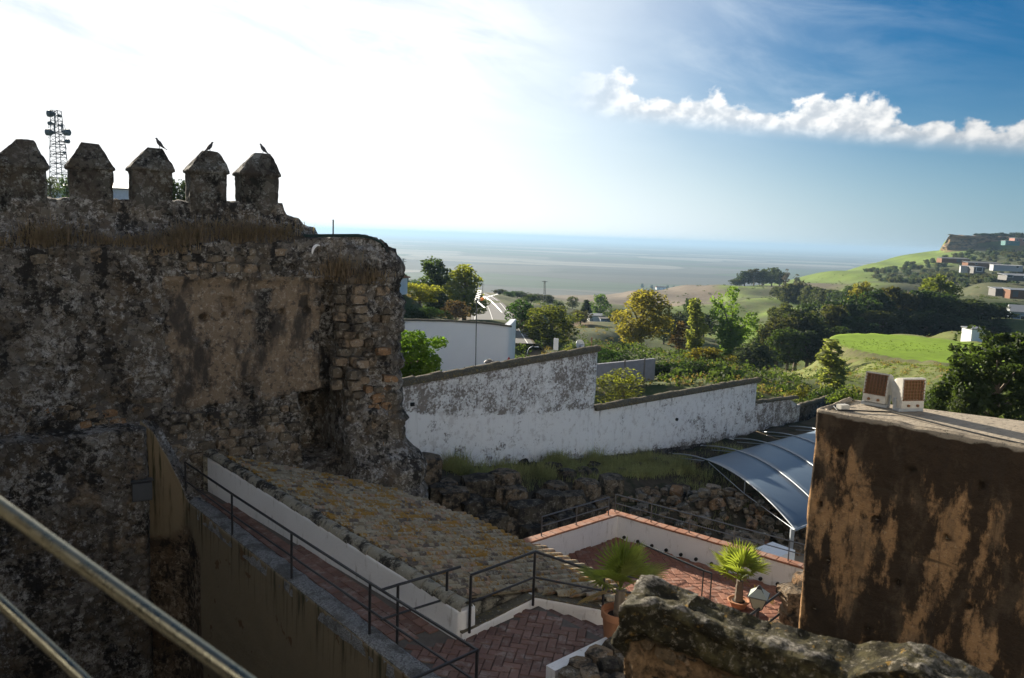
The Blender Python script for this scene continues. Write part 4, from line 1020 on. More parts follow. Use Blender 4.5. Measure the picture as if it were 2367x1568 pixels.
# ------------------------------------------------------------------ white parapet beside the walkway with the tiled roof behind it
R0 = Vector((WB0.x, WB0.y, -5.96)); R1 = Vector((WB1.x, WB1.y, -6.40)); rdv = (R1 - R0).normalized(); q2 = Vector((-rdv.y, rdv.x, 0)).normalized(); q2 = q2 if q2.x > 0 else -q2
par = thing('parapet_wall', 'low white parapet wall with lichened ridge tiles beside the walkway', 'wall', (WB0 + WB1) / 2)
wl = (plan(WB1) - plan(WB0)).length
me = wall_sheet('wall', [plan(WB0) - plan(rdv) * 0.3, plan(WB1), plan(WB1) + q2 * 0.34], Z0 - 0.3, lambda s, q: np.interp(s, [0, wl + 0.3, wl + 9], [-5.96, -6.40, -6.40]), lambda b, s, z, wd: fbm(b * 1.5, 4, 33) * 0.022 * (wd > -0.01), lambda b, s, z, wd: np.zeros((len(s), 3)), M_white, 0.08, 0.08, 0.30, 1)
part_mesh('wall', me, par)
def barrel(L, ra, rb, th, n=6, mat=None, flip=False, name='tile'):
    """half-barrel clay tile: axis +X from the upper to the lower end, crown +Z"""
    mb = MB(); vs = []
    for (x, r) in ((0, ra), (L, rb)):
        for rr_ in (r, r - th):
            for k in range(n + 1):
                a = math.pi * k / n; vs.append((x, rr_ * math.cos(a), (rr_ * math.sin(a)) * (-1 if flip else 1)))
    m = n + 1; fs = []
    for k in range(n):
        fs += [(k, k + 1, 2 * m + k + 1, 2 * m + k), (m + k + 1, m + k, 3 * m + k, 3 * m + k + 1), (k + 1, k, m + k, m + k + 1), (2 * m + k, 2 * m + k + 1, 3 * m + k + 1, 3 * m + k)]
    fs += [(0, 2 * m, 3 * m, m), (n, m + n, 3 * m + n, 2 * m + n)]
    mb.add(vs, fs)
    return mb.mesh(name, mat, True)
ridge_me = barrel(0.42, 0.135, 0.155, 0.02, 7, M_ridge, name='ridge_tile')
t = -0.1
up3 = rdv.cross(q2); up3 = up3 if up3.z > 0 else -up3
while t < (R1 - R0).length - 0.3:
    p = R0 + rdv * t + q2 * 0.14 + Vector((0, 0, 0.0 + rng.uniform(-0.008, 0.008)))
    part_mesh('ridge_tile', ridge_me, par, basis(rdv, up3.cross(rdv), up3, p) @ Matrix.Rotation(R(rng.uniform(-3, 3)), 4, 'Z')); t += 0.345
# roof
SL = math.tan(R(13.0)); qs = Vector((q2.x, q2.y, -SL)).normalized(); rn = rdv.cross(qs); rn = rn if rn.z > 0 else -rn
RB = R0 + q2 * 0.26 + Vector((0, 0, 0.03))
roof_px = [(470, 1047), (600, 1073), (760, 1101), (890, 1130), (980, 1160), (1060, 1190), (1130, 1218), (1200, 1250), (1270, 1278), (1340, 1306), (1410, 1338), (1430, 1362)]
KA, KB = plan(WB1) + q2 * 0.02 + plan(rdv) * 0.05, Vector((0.62, 13.84, 0)); KC = plan(atz(1392, 1447, -7.5)); KD = KC + (KC - KB).normalized() * 1.2
side1 = Vector(((KB - KA).normalized().y * -1, (KB - KA).normalized().x, 0)); side2 = Vector(((KD - KB).normalized().y * -1, (KD - KB).normalized().x, 0))
roof_poly = []
for a, b in roof_px:
    p = onplane(a, b, RB, rn); roof_poly.append((p.x, p.y))
for p in (KD + side2 * 0.27, KC + side2 * 0.27, KB + (side1 + side2).normalized() * 0.29, KA + side1 * 0.27 + (KB - KA).normalized() * 0.25): roof_poly.append((p.x, p.y))
rp_end = RB + rdv * ((R1 - R0).length - 0.1); roof_poly += [(rp_end.x, rp_end.y), (RB.x, RB.y)]
def roof_z(p): return RB.z - (rn.x * (p[0] - RB.x) + rn.y * (p[1] - RB.y)) / rn.z
roof = thing('tiled_roof', 'lean-to roof of lichen-covered barrel tiles sloping away from the walkway', 'roof', (roof_poly[10][0], roof_poly[10][1], -9.5))
mb = MB(); mb.prism(roof_poly, -9.8, lambda p: roof_z(p) - 0.06); mb.build('roof_base', M_ridge, roof)
cov = barrel(0.42, 0.086, 0.106, 0.015, 6, M_tile, name='tile'); pan_v, pan_f = [], []
pan = barrel(0.42, 0.09, 0.085, 0.016, 4, M_tile, True, 'pan')
pv = np.array([v.co[:] for v in pan.vertices]); pf = [tuple(p.vertices) for p in pan.polygons]
cvv = np.array([v.co[:] for v in cov.vertices]); cff = [tuple(p.vertices) for p in cov.polygons]
tiles = []; PITCH_T, EXPO = 0.232, 0.32
ncol = int((R1 - R0).length / PITCH_T) + 2
for i in range(ncol + 14):
    for j in range(24):
        p = RB + rdv * (PITCH_T * (i + 0.5)) + qs * (EXPO * j + 0.0)
        c_ = p + qs * 0.24
        if inpoly(c_.x, c_.y, roof_poly):
            tiles.append((c_.length, p, j))
        c2_ = c_ + rdv * PITCH_T / 2
        if inpoly(c2_.x, c2_.y, roof_poly):
            M = np.array(basis(qs, rn.cross(qs), rn, p + rdv * PITCH_T / 2 + rn * 0.066)); b0 = len(pan_v)
            pan_v += [tuple(v) for v in (pv @ M[:3, :3].T + M[:3, 3])]; pan_f += [tuple(b0 + x for x in f_) for f_ in pf]
tiles.sort(key=lambda a: a[0])
for n_, (dd, p, j) in enumerate(tiles):
    T = basis(qs, rn.cross(qs), rn, p + rn * (0.015 + rng.uniform(-0.002, 0.004))) @ Matrix.Rotation(R(4.2 + rng.uniform(-0.7, 0.7)), 4, 'Y') @ Matrix.Rotation(R(rng.uniform(-1.2, 1.2)), 4, 'Z')
    if n_ < 300: part_mesh('tile', cov, roof, T)
    else:
        M = np.array(T); b0 = len(pan_v); pan_v += [tuple(v) for v in (cvv @ M[:3, :3].T + M[:3, 3])]; pan_f += [tuple(b0 + x for x in f_) for f_ in cff]
pme = bpy.data.meshes.new('tile_field'); pme.from_pydata([tuple(v) for v in pan_v], [], pan_f); pme.materials.append(M_tile); pme.polygons.foreach_set('use_smooth', np.ones(len(pme.polygons), bool)); pme.set_sharp_from_angle(angle=R(40)); pme.update()
tag(part_mesh('tile_field', pme, roof), kind='stuff')
print('roof tiles', len(tiles))

# low white kerb between landing and roof, then down beside the steps
zc = atd(1392, 1411, KC.y).z
kerb = thing('white_kerb', 'low white kerb with dark top below the tiled roof, beside landing and steps', 'kerb', KB + Vector((0, 0, Z0)))
l1 = (KB - KA).length; l2 = (KD - KB).length; ltc = (KC - KB).length
me = wall_sheet('kerb_wall', [KA, KB, KD], -8.4, lambda s, q: np.interp(s, [0, l1, l1 + ltc, l1 + l2], [Z0 + 0.13, Z0 + 0.13, zc, zc - 0.4]), lambda b, s, z, wd: fbm(b * 2, 3, 13) * 0.015 * (wd > -0.01), lambda b, s, z, wd: np.zeros((len(s), 3)), M_white, 0.06, 0.06, 0.22, 1)
part_mesh('kerb_wall', me, kerb)
def strip(mb, a, b, side, w_, h):
    n = Vector(side); mb.add([a, b, b + n * w_, a + n * w_] + [v - Vector((0, 0, h)) for v in (a, b, b + n * w_, a + n * w_)], [(0, 1, 2, 3), (7, 6, 5, 4), (0, 4, 5, 1), (1, 5, 6, 2), (2, 6, 7, 3), (3, 7, 4, 0)])
mb = MB()
Vz = lambda v, z: Vector((v.x, v.y, z))
strip(mb, Vz(KA, Z0 + 0.16), Vz(KB, Z0 + 0.16), side1, 0.24, 0.035); strip(mb, Vz(KB, Z0 + 0.159), Vz(KC, zc + 0.03), side2, 0.24, 0.035)
mb.build('capping', M_coping, kerb)

# ------------------------------------------------------------------ lower terrace with white parapet
TC, TL, TR = atz(1425, 1242, Z1), atz(1255, 1300, Z1), atz(1850, 1372, Z1)
dl = (TL - TC).normalized(); dr = (TR - TC).normalized(); TLx = TC + dl * 4.4; TRx = TC + dr * 6.9
ter_poly = [tuple(TC[:2]), tuple(TRx[:2]), (9.0, 13.4), (3.2, 12.6), (0.2, 14.6), tuple(TLx[:2])]
ter = MB(); ter.prism(ter_poly, -13.0, Z1 - 0.03); ter = ter.build('terrace_floor', M_joint_red); tag(ter, kind='structure')
pmr = paver_mesh(0.33, 0.158, 0.035, M_paver_red); U2 = 0.17; ta = math.atan2(dr.y, dr.x) + R(45)
ex, ey = Vector((math.cos(ta), math.sin(ta), 0)), Vector((-math.sin(ta), math.cos(ta), 0)); cand = []
for i in range(-60, 60):
    for j in range(-60, 60):
        m4 = (i - j) % 4
        if m4 == 0: q_ = TC + ex * (i + 1) * U2 + ey * (j + 0.5) * U2; a_ = ta
        elif m4 == 2: q_ = TC + ex * (i + 0.5) * U2 + ey * j * U2; a_ = ta + math.pi / 2
        else: continue
        if inpoly(q_.x, q_.y, ter_poly):
            pp = proj((q_.x, q_.y, Z1))
            if 1240 < pp[0] < 1880 and pp[1] < 1440: cand.append((q_, a_, 0 if (pp[1] > 1240 + (pp[0] - 1425) * 0.2) else 1))
cand.sort(key=lambda c: -proj((c[0].x, c[0].y, Z1))[1]); rest = MB()
cv_ = [(c, a_) for c, a_, _ in cand]
for n_, (q_, a_) in enumerate(cv_):
    if n_ < 300: lay(ter, pmr, q_.x, q_.y, Z1, a_, 0.004)
    else:
        ux, uy = Vector((math.cos(a_), math.sin(a_), 0)), Vector((-math.sin(a_), math.cos(a_), 0)); rest.box((q_.x, q_.y, Z1 - 0.015), (0.325, 0.155, 0.03), ux, uy)
if rest.v: tag(rest.build('paver_field', M_paver_red, ter), kind='stuff')
tp = thing('terrace_parapet', 'white L-shaped terrace parapet with terracotta coping', 'wall', TC)
PH = 0.60; PT = 0.24
def wing(a, b, n_in):
    mb = MB(); mb.prism([(p.x, p.y) for p in (a, b, b - n_in * PT, a - n_in * PT)], Z1 - 4.5, Z1 + PH); mb.build('wall', M_white, tp)
nl = Vector((dl.y, -dl.x, 0)); nl = nl if nl.dot(TR - TC) > 0 else -nl
nr = Vector((dr.y, -dr.x, 0)); nr = nr if nr.dot(TL - TC) > 0 else -nr
wing(TC - dl * 0.02, TLx, nl); wing(TC - dr * (PT + 0.12), TRx, nr)
cop = paver_mesh(0.285, PT + 0.03, 0.045, M_brick_coping)
def coping(a, d, L, n_in, start=0.0):
    x = start
    while x < L:
        p = a + d * (x + 0.147) - n_in * PT / 2; lay(tp, cop, p.x, p.y, Z1 + PH + 0.05, math.atan2(d.y, d.x), 0.003, 'coping_brick'); x += 0.295
coping(TC, dl, (TLx - TC).length - 0.2, nl, 0.0); coping(TC - dr * (PT + 0.12), dr, 7.1, nr)
for k in range(16):
    p = TC + dr * (0.25 + 0.42 * k) + nr * 0.008; mb = MB(); mb.tube([p + Vector((0, 0, 0.07)) - nr * 0.02, p + Vector((0, 0, 0.07)) + nr * 0.045], 0.045, 8); mb.build('weep_pipe', M_black, tp)

# ------------------------------------------------------------------ railings
def railing(name, label, pts, heights, rail_fr=(1.0, 0.5), pr=0.025, rr=0.021, mat=M_iron, post_idx=None, ext=None, cat='railing'):
    """pts: base points; heights: post heights; rails follow post tops"""
    t = thing(name, label, cat, pts[0])
    for i, p in enumerate(pts):
        if post_idx is not None and i not in post_idx: continue
        mb = MB(); mb.tube([p - Vector((0, 0, 0.05)), p + Vector((0, 0, heights[i]))], pr, 8); mb.build('post', mat, t, True)
    for f in rail_fr:
        mb = MB(); mb.tube([p + Vector((0, 0, heights[i] * f)) for i, p in enumerate(pts)], rr if f < 1 else rr * 1.2, 8); mb.build('top_rail' if f == 1.0 else 'middle_rail', mat, t, True)
    return t
zr = -5.93
b5 = atz(1103, 1503, zr); b6 = atz(955, 1570, zr); b6 = b5 + (b6 - b5).normalized() * 2.3
base = [atz(430, 1155, Z0), atz(537, 1238, Z0), atz(674, 1340, Z0), atz(854, 1472, Z0), Vz(b5, Z0), Vz(b6, Z0)]
railing('railing', 'long black iron railing along the brick walkway edge', base, [0.97] * 6)
g0, g1 = atz(882, 1364, -5.86), atz(1064, 1308, -5.84)
gp = [Vz(g0, Z0), Vz(atz(920, 1352, -5.86), Z0), Vz(atz(1034, 1318, -5.85), Z0), Vz(g1, Z0)]
railing('railing', 'short black gate-like railing crossing the walkway to the parapet', gp, [1.04] * 4, post_idx=(1, 2))
z_k = Z0 + 0.15
p1, p2, p3 = atz(1085, 1457, z_k), atz(1232, 1394, z_k), Vz(KC, zc) + Vector((0.0, 0.08, 0.03))
hh3 = atd(1397, 1333, KC.y).z - p3.z; e4 = p3 + (p3 - p2).normalized() * 1.3
railing('railing', 'black railing on the white kerb in front of the tiled roof', [p1, p2, p3, e4], [1.0, 1.0, hh3, hh3], post_idx=(0, 1, 2))
zt = Z1 + PH + 0.05
onL = lambda d: TC + dl * d - nl * PT / 2; onR = lambda d: TC + dr * d - nr * PT / 2
cr = Vz(onR(-0.16), zt)
railing('railing', 'thin black railing on the left wing of the terrace parapet', [Vz(onL(2.75), zt), Vz(onL(1.5), zt), Vz(onL(0.25), zt)], [0.5] * 3, pr=0.015, rr=0.014, mat=M_thinrail)
railing('railing', 'thin black railing on the long right wing of the terrace parapet', [cr] + [Vz(onR(d), zt) for d in (0.95, 2.05, 3.25, 4.6, 5.6, 6.6)], [0.5] * 7, pr=0.015, rr=0.014, mat=M_thinrail)
h0, h1 = atz(1622, 1378, Z1), atz(1641, 1385, Z1); hd = atz(1475, 1310, Z1)
railing('handrail', 'light grey handrail standing on the terrace between the palms', [hd, h0, h1], [0.62, 0.62, 0.62], rail_fr=(1.0,), pr=0.016, rr=0.022, mat=M_mast, cat='handrail')
s0, s1 = atd(1850, 1336, 16.0), atd(1732, 1424, 14.3)
railing('railing', 'black stair railing beside the foot of the stained wall on the right', [Vz(s0, s0.z - 0.98), Vz(s1, s1.z - 0.98)], [0.98, 0.98], post_idx=(0,), pr=0.018)
# box on the castle wall beside the retaining wall
bx = cpt(*cw(328, 1135, 0.62), 0.62)
t = thing('meter_box', 'small grey wall box mounted low on the castle wall by the beige edge', 'box', bx)
mb = MB(); mb.box(bx, (0.44, 0.2, 0.46), ce, cn); mb.build('box_body', flat('grey_box', (0.055, 0.06, 0.065), 0.6), t)
mb = MB(); mb.box(bx + cn * 0.11 + Vector((0, 0, 0.01)), (0.44, 0.03, 0.40), ce, cn); mb.build('lid', flat('grey_box_lid', (0.07, 0.075, 0.08), 0.5), t)
mb = MB(); mb.box(bx + Vector((0, 0, 0.275)), (0.5, 0.24, 0.025), ce, cn); mb.build('rain_cover', M_thinrail, t)
# ------------------------------------------------------------------ long white boundary wall
def ww(px, py, off=0.0):
    p = onplane(px, py, WL0 + wnor * off, wnor); return (plan(p) - WL0).dot(wdir), p.z
def wpt(u, z, off=0.0): return WL0 + wdir * u + wnor * off + Vector((0, 0, z))
white = thing('boundary_wall', 'long worn whitewashed wall stepping down to the right, with dark tile coping', 'wall', wpt(6, -9.6))
ua, ub = ww(918, 886)[0] - 0.5, ww(1379, 870)[0]; uc = ww(1752, 900)[0]
tpx1 = [ww(900, 893), ww(1100, 857), ww(1250, 831), ww(1379, 808)]; tpx2 = [ww(1379, 945), ww(1560, 913), ww(1752, 880)]
linez = [ww(920, 952), ww(1050, 964), ww(1200, 958), ww(1375, 944), ww(1560, 930), ww(1752, 905)]
def w_disp(b, s, z, wd):
    return (fbm(b / 1.7, 4, 101) * 0.05 + fbm(b * 2.2, 4, 102) * 0.022) * (wd > -0.01) + 0.03 * sstep(z, -8.4, -9.2) * 0
def mkzone(u0):
    def f(b, s, z, wd):
        u = s + u0; zn = np.zeros((len(s), 3)); lz = np.interp(u, [l[0] for l in linez], [l[1] for l in linez])
        up = sstep(z, lz - 0.02, lz + 0.02) * (u < ub + 0.02)
        zn[:, 0] = 0.10 + 0.52 * up + 0.30 * sstep(fbm(b / 1.3, 3, 7), 0.0, 0.5) + 0.25 * sstep(u, ub + 4, uc)
        low = np.interp(u, [0, ww(1100, 1100)[0], ww(1450, 1075)[0], ww(1540, 1055)[0], uc], [-9.0, -9.6, -10.6, -10.8, -11.4])
        zn[:, 0] += 0.5 * sstep(z, low + 0.5, low); zn[:, 1] = sstep(z, low + 0.18, low - 0.25)
        tz_ = np.interp(u, [t[0] for t in tpx1], [t[1] for t in tpx1]) * (u < ub) + np.interp(u, [t[0] for t in tpx2], [t[1] for t in tpx2]) * (u >= ub)
        zn[:, 2] = sstep(z, tz_ - 0.7, tz_ - 0.05) * (0.75 + 0.25 * (u >= ub)); zn[:, 0] += 0.7 * sstep(z, tz_ - 0.22, tz_ - 0.05)
        return np.clip(zn, 0, 1.1)
    return f
mk = lambda u: wpt(u, 0)
me = wall_sheet('wall', [mk(ua), mk(ub), mk(ub) - wnor * 0.42], -13.0, lambda s, q: np.interp(s + ua, [t[0] for t in tpx1], [t[1] for t in tpx1]), w_disp, mkzone(ua), M_whitewash, 0.09, 0.08, 0.4, 1)
part_mesh('wall', me, white)
me = wall_sheet('wall', [mk(ub - 0.35) - wnor * 0.06, mk(uc) - wnor * 0.06, mk(uc) - wnor * 0.45], -13.0, lambda s, q: np.interp(s + ub - 0.35, [t[0] for t in tpx2], [t[1] for t in tpx2]), w_disp, mkzone(ub - 0.35), M_whitewash, 0.09, 0.08, 0.4, 1)
part_mesh('wall', me, white)
s3a, s3b = plan(onplane(1752, 930, WL0, wnor)) + wdir * 0.05 - wnor * 0.35, plan(atd(1846, 940, 49.0)); s4b = plan(atd(1925, 940, 52.5))
def zone3(b, s, z, wd):
    zn = np.zeros((len(s), 3)); zn[:, 0] = 0.75; zn[:, 2] = 0.5; zn[:, 1] = sstep(z, -11.0, -11.8); return zn
z3a, z3b = atd(1752, 934, s3a.y).z, atd(1846, 921, s3b.y).z
l3 = (s3b - s3a).length
me = wall_sheet('wall', [s3a, s3b, s3b + Vector((0.3, 0.5, 0))], -13.2, lambda s, q: np.interp(s, [0, l3 - 1.0, l3, l3 + 1], [z3a, z3b, z3b - 0.5, z3b - 0.5]), w_disp, zone3, M_whitewash, 0.1, 0.1, 0.4, 1); part_mesh('wall', me, white)
def zone4(b, s, z, wd):
    zn = np.zeros((len(s), 3)); zn[:, 0] = 1.1; zn[:, 1] = 0.62; return zn
z4 = atd(1880, 935, (s3b.y + s4b.y) / 2).z
me = wall_sheet('wall', [s3b + Vector((0.0, 0.5, 0)), s4b + Vector((0, 0.5, 0))], -13.2, lambda s, q: np.interp(s, [0, 1, 5], [z4 - 0.25, z4, z4 + 0.05]), w_disp, zone4, M_whitewash, 0.1, 0.1, 0.4, 1); part_mesh('wall', me, white)
cop_me = barrel(0.50, 0.22, 0.25, 0.03, 7, M_coping, name='coping_tile')
def cope(pa, pb, wid=1.0, lift=0.0):
    d = pb - pa; L = d.length; d.normalize(); sd_ = Vector((d.y, -d.x, 0)).normalized(); up_ = d.cross(sd_); up_ = up_ if up_.z > 0 else -up_
    x = 0.0
    while x < L - 0.2:
        p = pa + d * x + Vector((0, 0, lift + rng.uniform(-0.03, 0.025)))
        part_mesh('coping_tile', cop_me, white, basis(d, up_.cross(d), up_, p) @ Matrix.Rotation(R(rng.uniform(-5, 5)), 4, 'Z') @ Matrix.Rotation(R(rng.uniform(-2, 2)), 4, 'Y') @ Matrix.Diagonal((1, wid * rng.uniform(0.94, 1.06), 0.72, 1))); x += 0.43
c1a, c1b = wpt(ua, np.interp(ua, [t[0] for t in tpx1], [t[1] for t in tpx1]), -0.17), wpt(ub + 0.06, tpx1[-1][1], -0.17)
c2a, c2b = wpt(ub + 0.05, tpx2[0][1], -0.17), wpt(uc + 0.08, tpx2[-1][1], -0.17)
cope(c1a, c1b, 1.05); cope(c2a, c2b, 1.05)
cope(Vz(s3a - wnor * 0.15, z3a), Vz(s3b - wnor * 0.15, z3b), 1.0); cope(Vz(s3b + Vector((0.1, 0.65, 0)), z4), Vz(s4b + Vector((0, 0.65, 0)), z4 + 0.03), 1.0)
mb = MB()
for (a, b) in ((c1a, c1b), (c2a, c2b)):
    d = (b - a).normalized(); mb.box((a + b) / 2 - Vector((0, 0, 0.045)), ((b - a).length, 0.53, 0.11), d, wnor, d.cross(wnor))
mb.build('mortar_bed', M_coping, white)
# hole and a few scars in the wash
u, z = ww(1565, 970); mb = MB(); mb.tube([wpt(u, z, -0.05), wpt(u, z, 0.03)], 0.085, 9); mb.build('drain_hole', M_black, white)
u, z = ww(953, 935); mb = MB(); mb.box(wpt(u, z, 0.01), (0.16, 0.08, 0.14), wdir, wnor); mb.build('drain_hole', M_black, white)

# ------------------------------------------------------------------ ruined ashlar footing in front of it
ruin_w = thing('ruined_footing', 'ruined footing of dark weathered ashlar blocks behind the tiled roof', 'ruin', (0.5, 26.4, -11.6))
def pxstone(parent, cx, cy, w_, h_, d, meshes, dep=0.6, yaw=0.0, name='block', tilt=7):
    c = atd(cx, cy, d); k = d / FPX; X_ = Vector((math.cos(yaw), math.sin(yaw), 0)); N_ = Vector((X_.y, -X_.x, 0))
    return stone(parent, c + Vector((0, dep * 0.3, 0)), (w_ * k * 1.12, dep, h_ * k * 1.12), X_, N_, meshes, tilt, name)
BL = [(985, 1093, 55, 75, 21.6), (1105, 1133, 75, 55, 22.0), (1165, 1116, 62, 45, 22.4), (1150, 1150, 30, 45, 22), (1186, 1160, 58, 60, 21.9), (1118, 1166, 48, 26, 21.8), (1137, 1184, 42, 30, 21.7),
      (1042, 1168, 74, 62, 21.2), (1088, 1186, 52, 60, 21.2), (1008, 1148, 38, 45, 21.3), (962, 1136, 45, 38, 21.4), (1214, 1196, 92, 62, 21.4), (1182, 1222, 60, 45, 21.1), (1268, 1174, 66, 58, 22.3), (1320, 1170, 66, 50, 22.7),
      (1256, 1224, 50, 40, 21.5), (1302, 1215, 56, 44, 21.9), (1358, 1140, 50, 50, 23.5), (1415, 1128, 50, 48, 24.2), (1145, 1212, 56, 36, 20.9), (1112, 1216, 52, 34, 20.8), (1348, 1190, 56, 40, 22.6), (1390, 1175, 50, 40, 23.4),
      (1225, 1236, 60, 36, 21.0), (1285, 1140, 40, 36, 23.4), (932, 1112, 40, 44, 22.0), (920, 1090, 36, 40, 22.3), (1030, 1130, 34, 30, 21.8), (1060, 1140, 30, 24, 21.8)]
BL = [(a, b, c, d, e * 1.2) for a, b, c, d, e in BL]
for k in range(45):
    px = rng.uniform(1000, 1560); u, _ = ww(px, 1085); p = wpt(u, 0, rng.uniform(0.1, 2.4)); sz = 0.15 + 0.5 * rng.random() ** 2
    stone(ruin_w, Vector((p.x, p.y, float(site_z(p.x, p.y)[0]) + sz * 0.2)), (sz * 1.3, sz, sz * 0.8), wdir, wnor, STONES_D, 25, 'stone')
for b in BL: pxstone(ruin_w, *b, STONES_D, 0.9, rng.uniform(0.25, 0.75))
for k in range(70):
    cx = rng.uniform(930, 1420); cy = 1130 + (cx - 930) * 0.16 + rng.uniform(-15, 75); pxstone(ruin_w, cx, min(cy, 1240), rng.uniform(12, 30), rng.uniform(10, 22), 25.9 + (cx - 930) * 0.0042, STONES_D, 0.42, rng.uniform(0, 1.5), 'stone', 20)
foot = thing('wall_footing_blocks', 'ochre block footing exposed at the foot of the white wall near the canopy', 'ruin', wpt(14, -11.4, 0.2))
for (cx, cy, w_, h_) in ((1470, 1098, 70, 50), (1530, 1085, 55, 60), (1580, 1092, 60, 36), (1640, 1072, 55, 32), (1560, 1122, 60, 30), (1500, 1130, 55, 34), (1610, 1108, 48, 30), (1450, 1130, 50, 34), (1690, 1055, 50, 30), (1440, 1092, 40, 30)):
    p = onplane(cx, cy, WL0 + wnor * 0.1, wnor); k = p.y / FPX; stone(foot, p, (w_ * k * 1.3, 0.5, h_ * k * 1.1), wdir, wnor, STONES_O + STONES, 4, 'block')
# rubble heap under the canopy
heap = thing('rubble_heap', 'heap of loose reddish rubble stones under the curved canopy', 'rubble', (9.3, 31.5, -12.0))
for k in range(290):
    a_ = rng.uniform(0, 2 * math.pi); r_k = math.sqrt(rng.random()); x = 9.0 + math.cos(a_) * r_k * 4.2; y = 31.0 + math.sin(a_) * r_k * 3.4
    sz = 0.13 + 0.42 * rng.random() ** 2.2; z = float(site_z(x, y)[0]) + 0.8 * (1 - r_k) ** 1.0 * rng.random() + sz * 0.2
    M = Matrix.Translation((x, y, z)) @ Matrix.Rotation(rng.uniform(0, 6.28), 4, 'Z') @ Matrix.Rotation(rng.uniform(-0.6, 0.6), 4, 'X') @ Matrix.Diagonal((sz * rng.uniform(0.8, 1.4), sz, sz * rng.uniform(0.6, 0.95), 1))
    part_mesh('stone', rng.choice(STONES_O + STONES), heap, M)
# sandy patch, slab and white block at the near right of the dig
p = atz(1760, 1262, -11.6); mb = MB()
nx_ = 24; gx2, gy2 = np.meshgrid(np.linspace(-2.2, 2.6, nx_), np.linspace(-1.6, 2.2, nx_)); G = np.stack([p.x + gx2, p.y + gy2, -11.66 + 0.06 * fbm(np.stack([gx2.ravel() * 2, gy2.ravel() * 2, 0 * gx2.ravel()], 1), 3, 4).reshape(gx2.shape) - 0.02 * (gx2 ** 2 + gy2 ** 2)], 2)
tag(part_mesh('sand_patch', grid_mesh('sand_patch', G, M_sand)), kind='structure')
sl = atz(1720, 1250, -11.4); t = thing('stone_slab', 'flat grey stone slab lying in the dig below the parapet', 'slab', sl)
mb = MB(); mb.box(sl + Vector((0, 0, 0.05)), (1.5, 1.0, 0.2), (0.9, -0.35, 0), (0.35, 0.9, 0)); mb.build('slab_body', M_stone, t); mb = MB(); mb.box(sl + Vector((0.72, -0.25, 0.03)), (0.25, 0.3, 0.2), (0.9, -0.35, 0), (0.35, 0.9, 0)); mb.build('brick_end', M_brickwall, t)
wbk = atd(1790, 1300, 25.5); mb = MB(); mb.box(wbk + Vector((0.1, 0.3, -0.4)), (1.05, 0.9, 1.5), (0.78, 0.62, 0), (-0.62, 0.78, 0)); tag(mb.build('masonry_pier', M_white), 'white rendered pier at the foot of the canopy post', 'pier')

# ------------------------------------------------------------------ grass at the foot of the white wall
r_ = np.random.default_rng(8); cs_ = []
for k in range(430):
    px = r_.uniform(1010, 1500); u, _ = ww(px, 1085); off = r_.uniform(0.15, 2.6); dens = 1.0 if px > 1200 else 0.45
    if r_.random() > dens: continue
    b = wpt(u, 0, off); cs_.append((b.x, b.y, float(site_z(b.x, b.y)[0]) - 0.02))
for k in range(120):
    px = r_.uniform(1440, 1640); u, _ = ww(px, 1085); off = r_.uniform(0.8, 4.4); b = wpt(u, 0, off); cs_.append((b.x, b.y, float(site_z(b.x, b.y)[0]) - 0.25))
for k in range(170):
    x = r_.uniform(2, 15); y = 24 + (x - 2) * 0.62 + r_.uniform(-2.0, 6.0); cs_.append((x, y, float(site_z(x, y)[0]) - 0.3 - 0.2 * r_.random()))
Vs, Fs, off_ = [], [], 0
for k, c in enumerate(cs_):
    hh_ = 0.16 + 0.95 * max(0.0, 0.35 + 0.8 * float(fbm(np.array([[c[0] * 0.9, c[1] * 0.9, 3.0]]), 3, 6)[0])) * rng.uniform(0.6, 1.2)
    if hh_ < 0.2: continue
    v_, f_ = blades([c], int(24 + 70 * min(1, hh_)), hh_, 0.3, 0.018, k + 50, 0.55, 0.24); Vs.append(v_); Fs.append(f_ + off_); off_ += len(v_)
V, F = np.concatenate(Vs), np.concatenate(Fs)
o = part_mesh('wild_grass', mesh_np('wild_grass', V, F, M_grass)); tag(o, 'tall wild grass along the foot of the white wall', 'grass', kind='stuff')

# ------------------------------------------------------------------ curved canopy over the dig
can = thing('canopy', 'curved translucent blue-grey canopy on thin steel arches over the dig', 'canopy', atd(1822, 1320, 28.1))
st_px = [(1550, 1050), (1625, 1032), (1692, 1015), (1755, 1000), (1815, 987)]
Sx = [onplane(a, b, WL0 + wnor * 0.05, wnor) for a, b in st_px]; E_1 = atd(1838, 1226, 28.0)
def arch(i, n=28):
    S, E = Sx[i], E_1 + (Sx[i] - Sx[0]) * 0.86
    return [S.lerp(E, t_) + Vector((0, 0, 0.85 * 4 * t_ * (1 - t_) * (1.0 + 0.25 * (t_ - 0.5)))) for t_ in np.linspace(0, 1, n)]
arcs = [arch(i) for i in range(5)]
for A_ in arcs:
    mb = MB(); mb.tube([p + Vector((0, 0, 0.03)) for p in A_], 0.030, 8); mb.build('arch', M_galv, can, True)
for A_, B_ in zip(arcs[:-1], arcs[1:]):
    k0 = 9; G = np.array([[list(A_[j].lerp(B_[j], s)) for s in np.linspace(0, 1, 7)] for j in range(k0, 28)]); 
    sag = np.sin(np.linspace(0, math.pi, 7)) * -0.015; G[..., 2] += sag[None, :]
    me = grid_mesh('sheet', G, M_sheet); bm = bmesh.new(); bm.from_mesh(me); bmesh.ops.solidify(bm, geom=bm.faces[:], thickness=0.012); bm.to_mesh(me); bm.free(); part_mesh('sheet', me, can)
mb = MB(); mb.tube([a[-1] for a in arcs], 0.045, 8); mb.build('eaves_beam', M_galv, can, True)
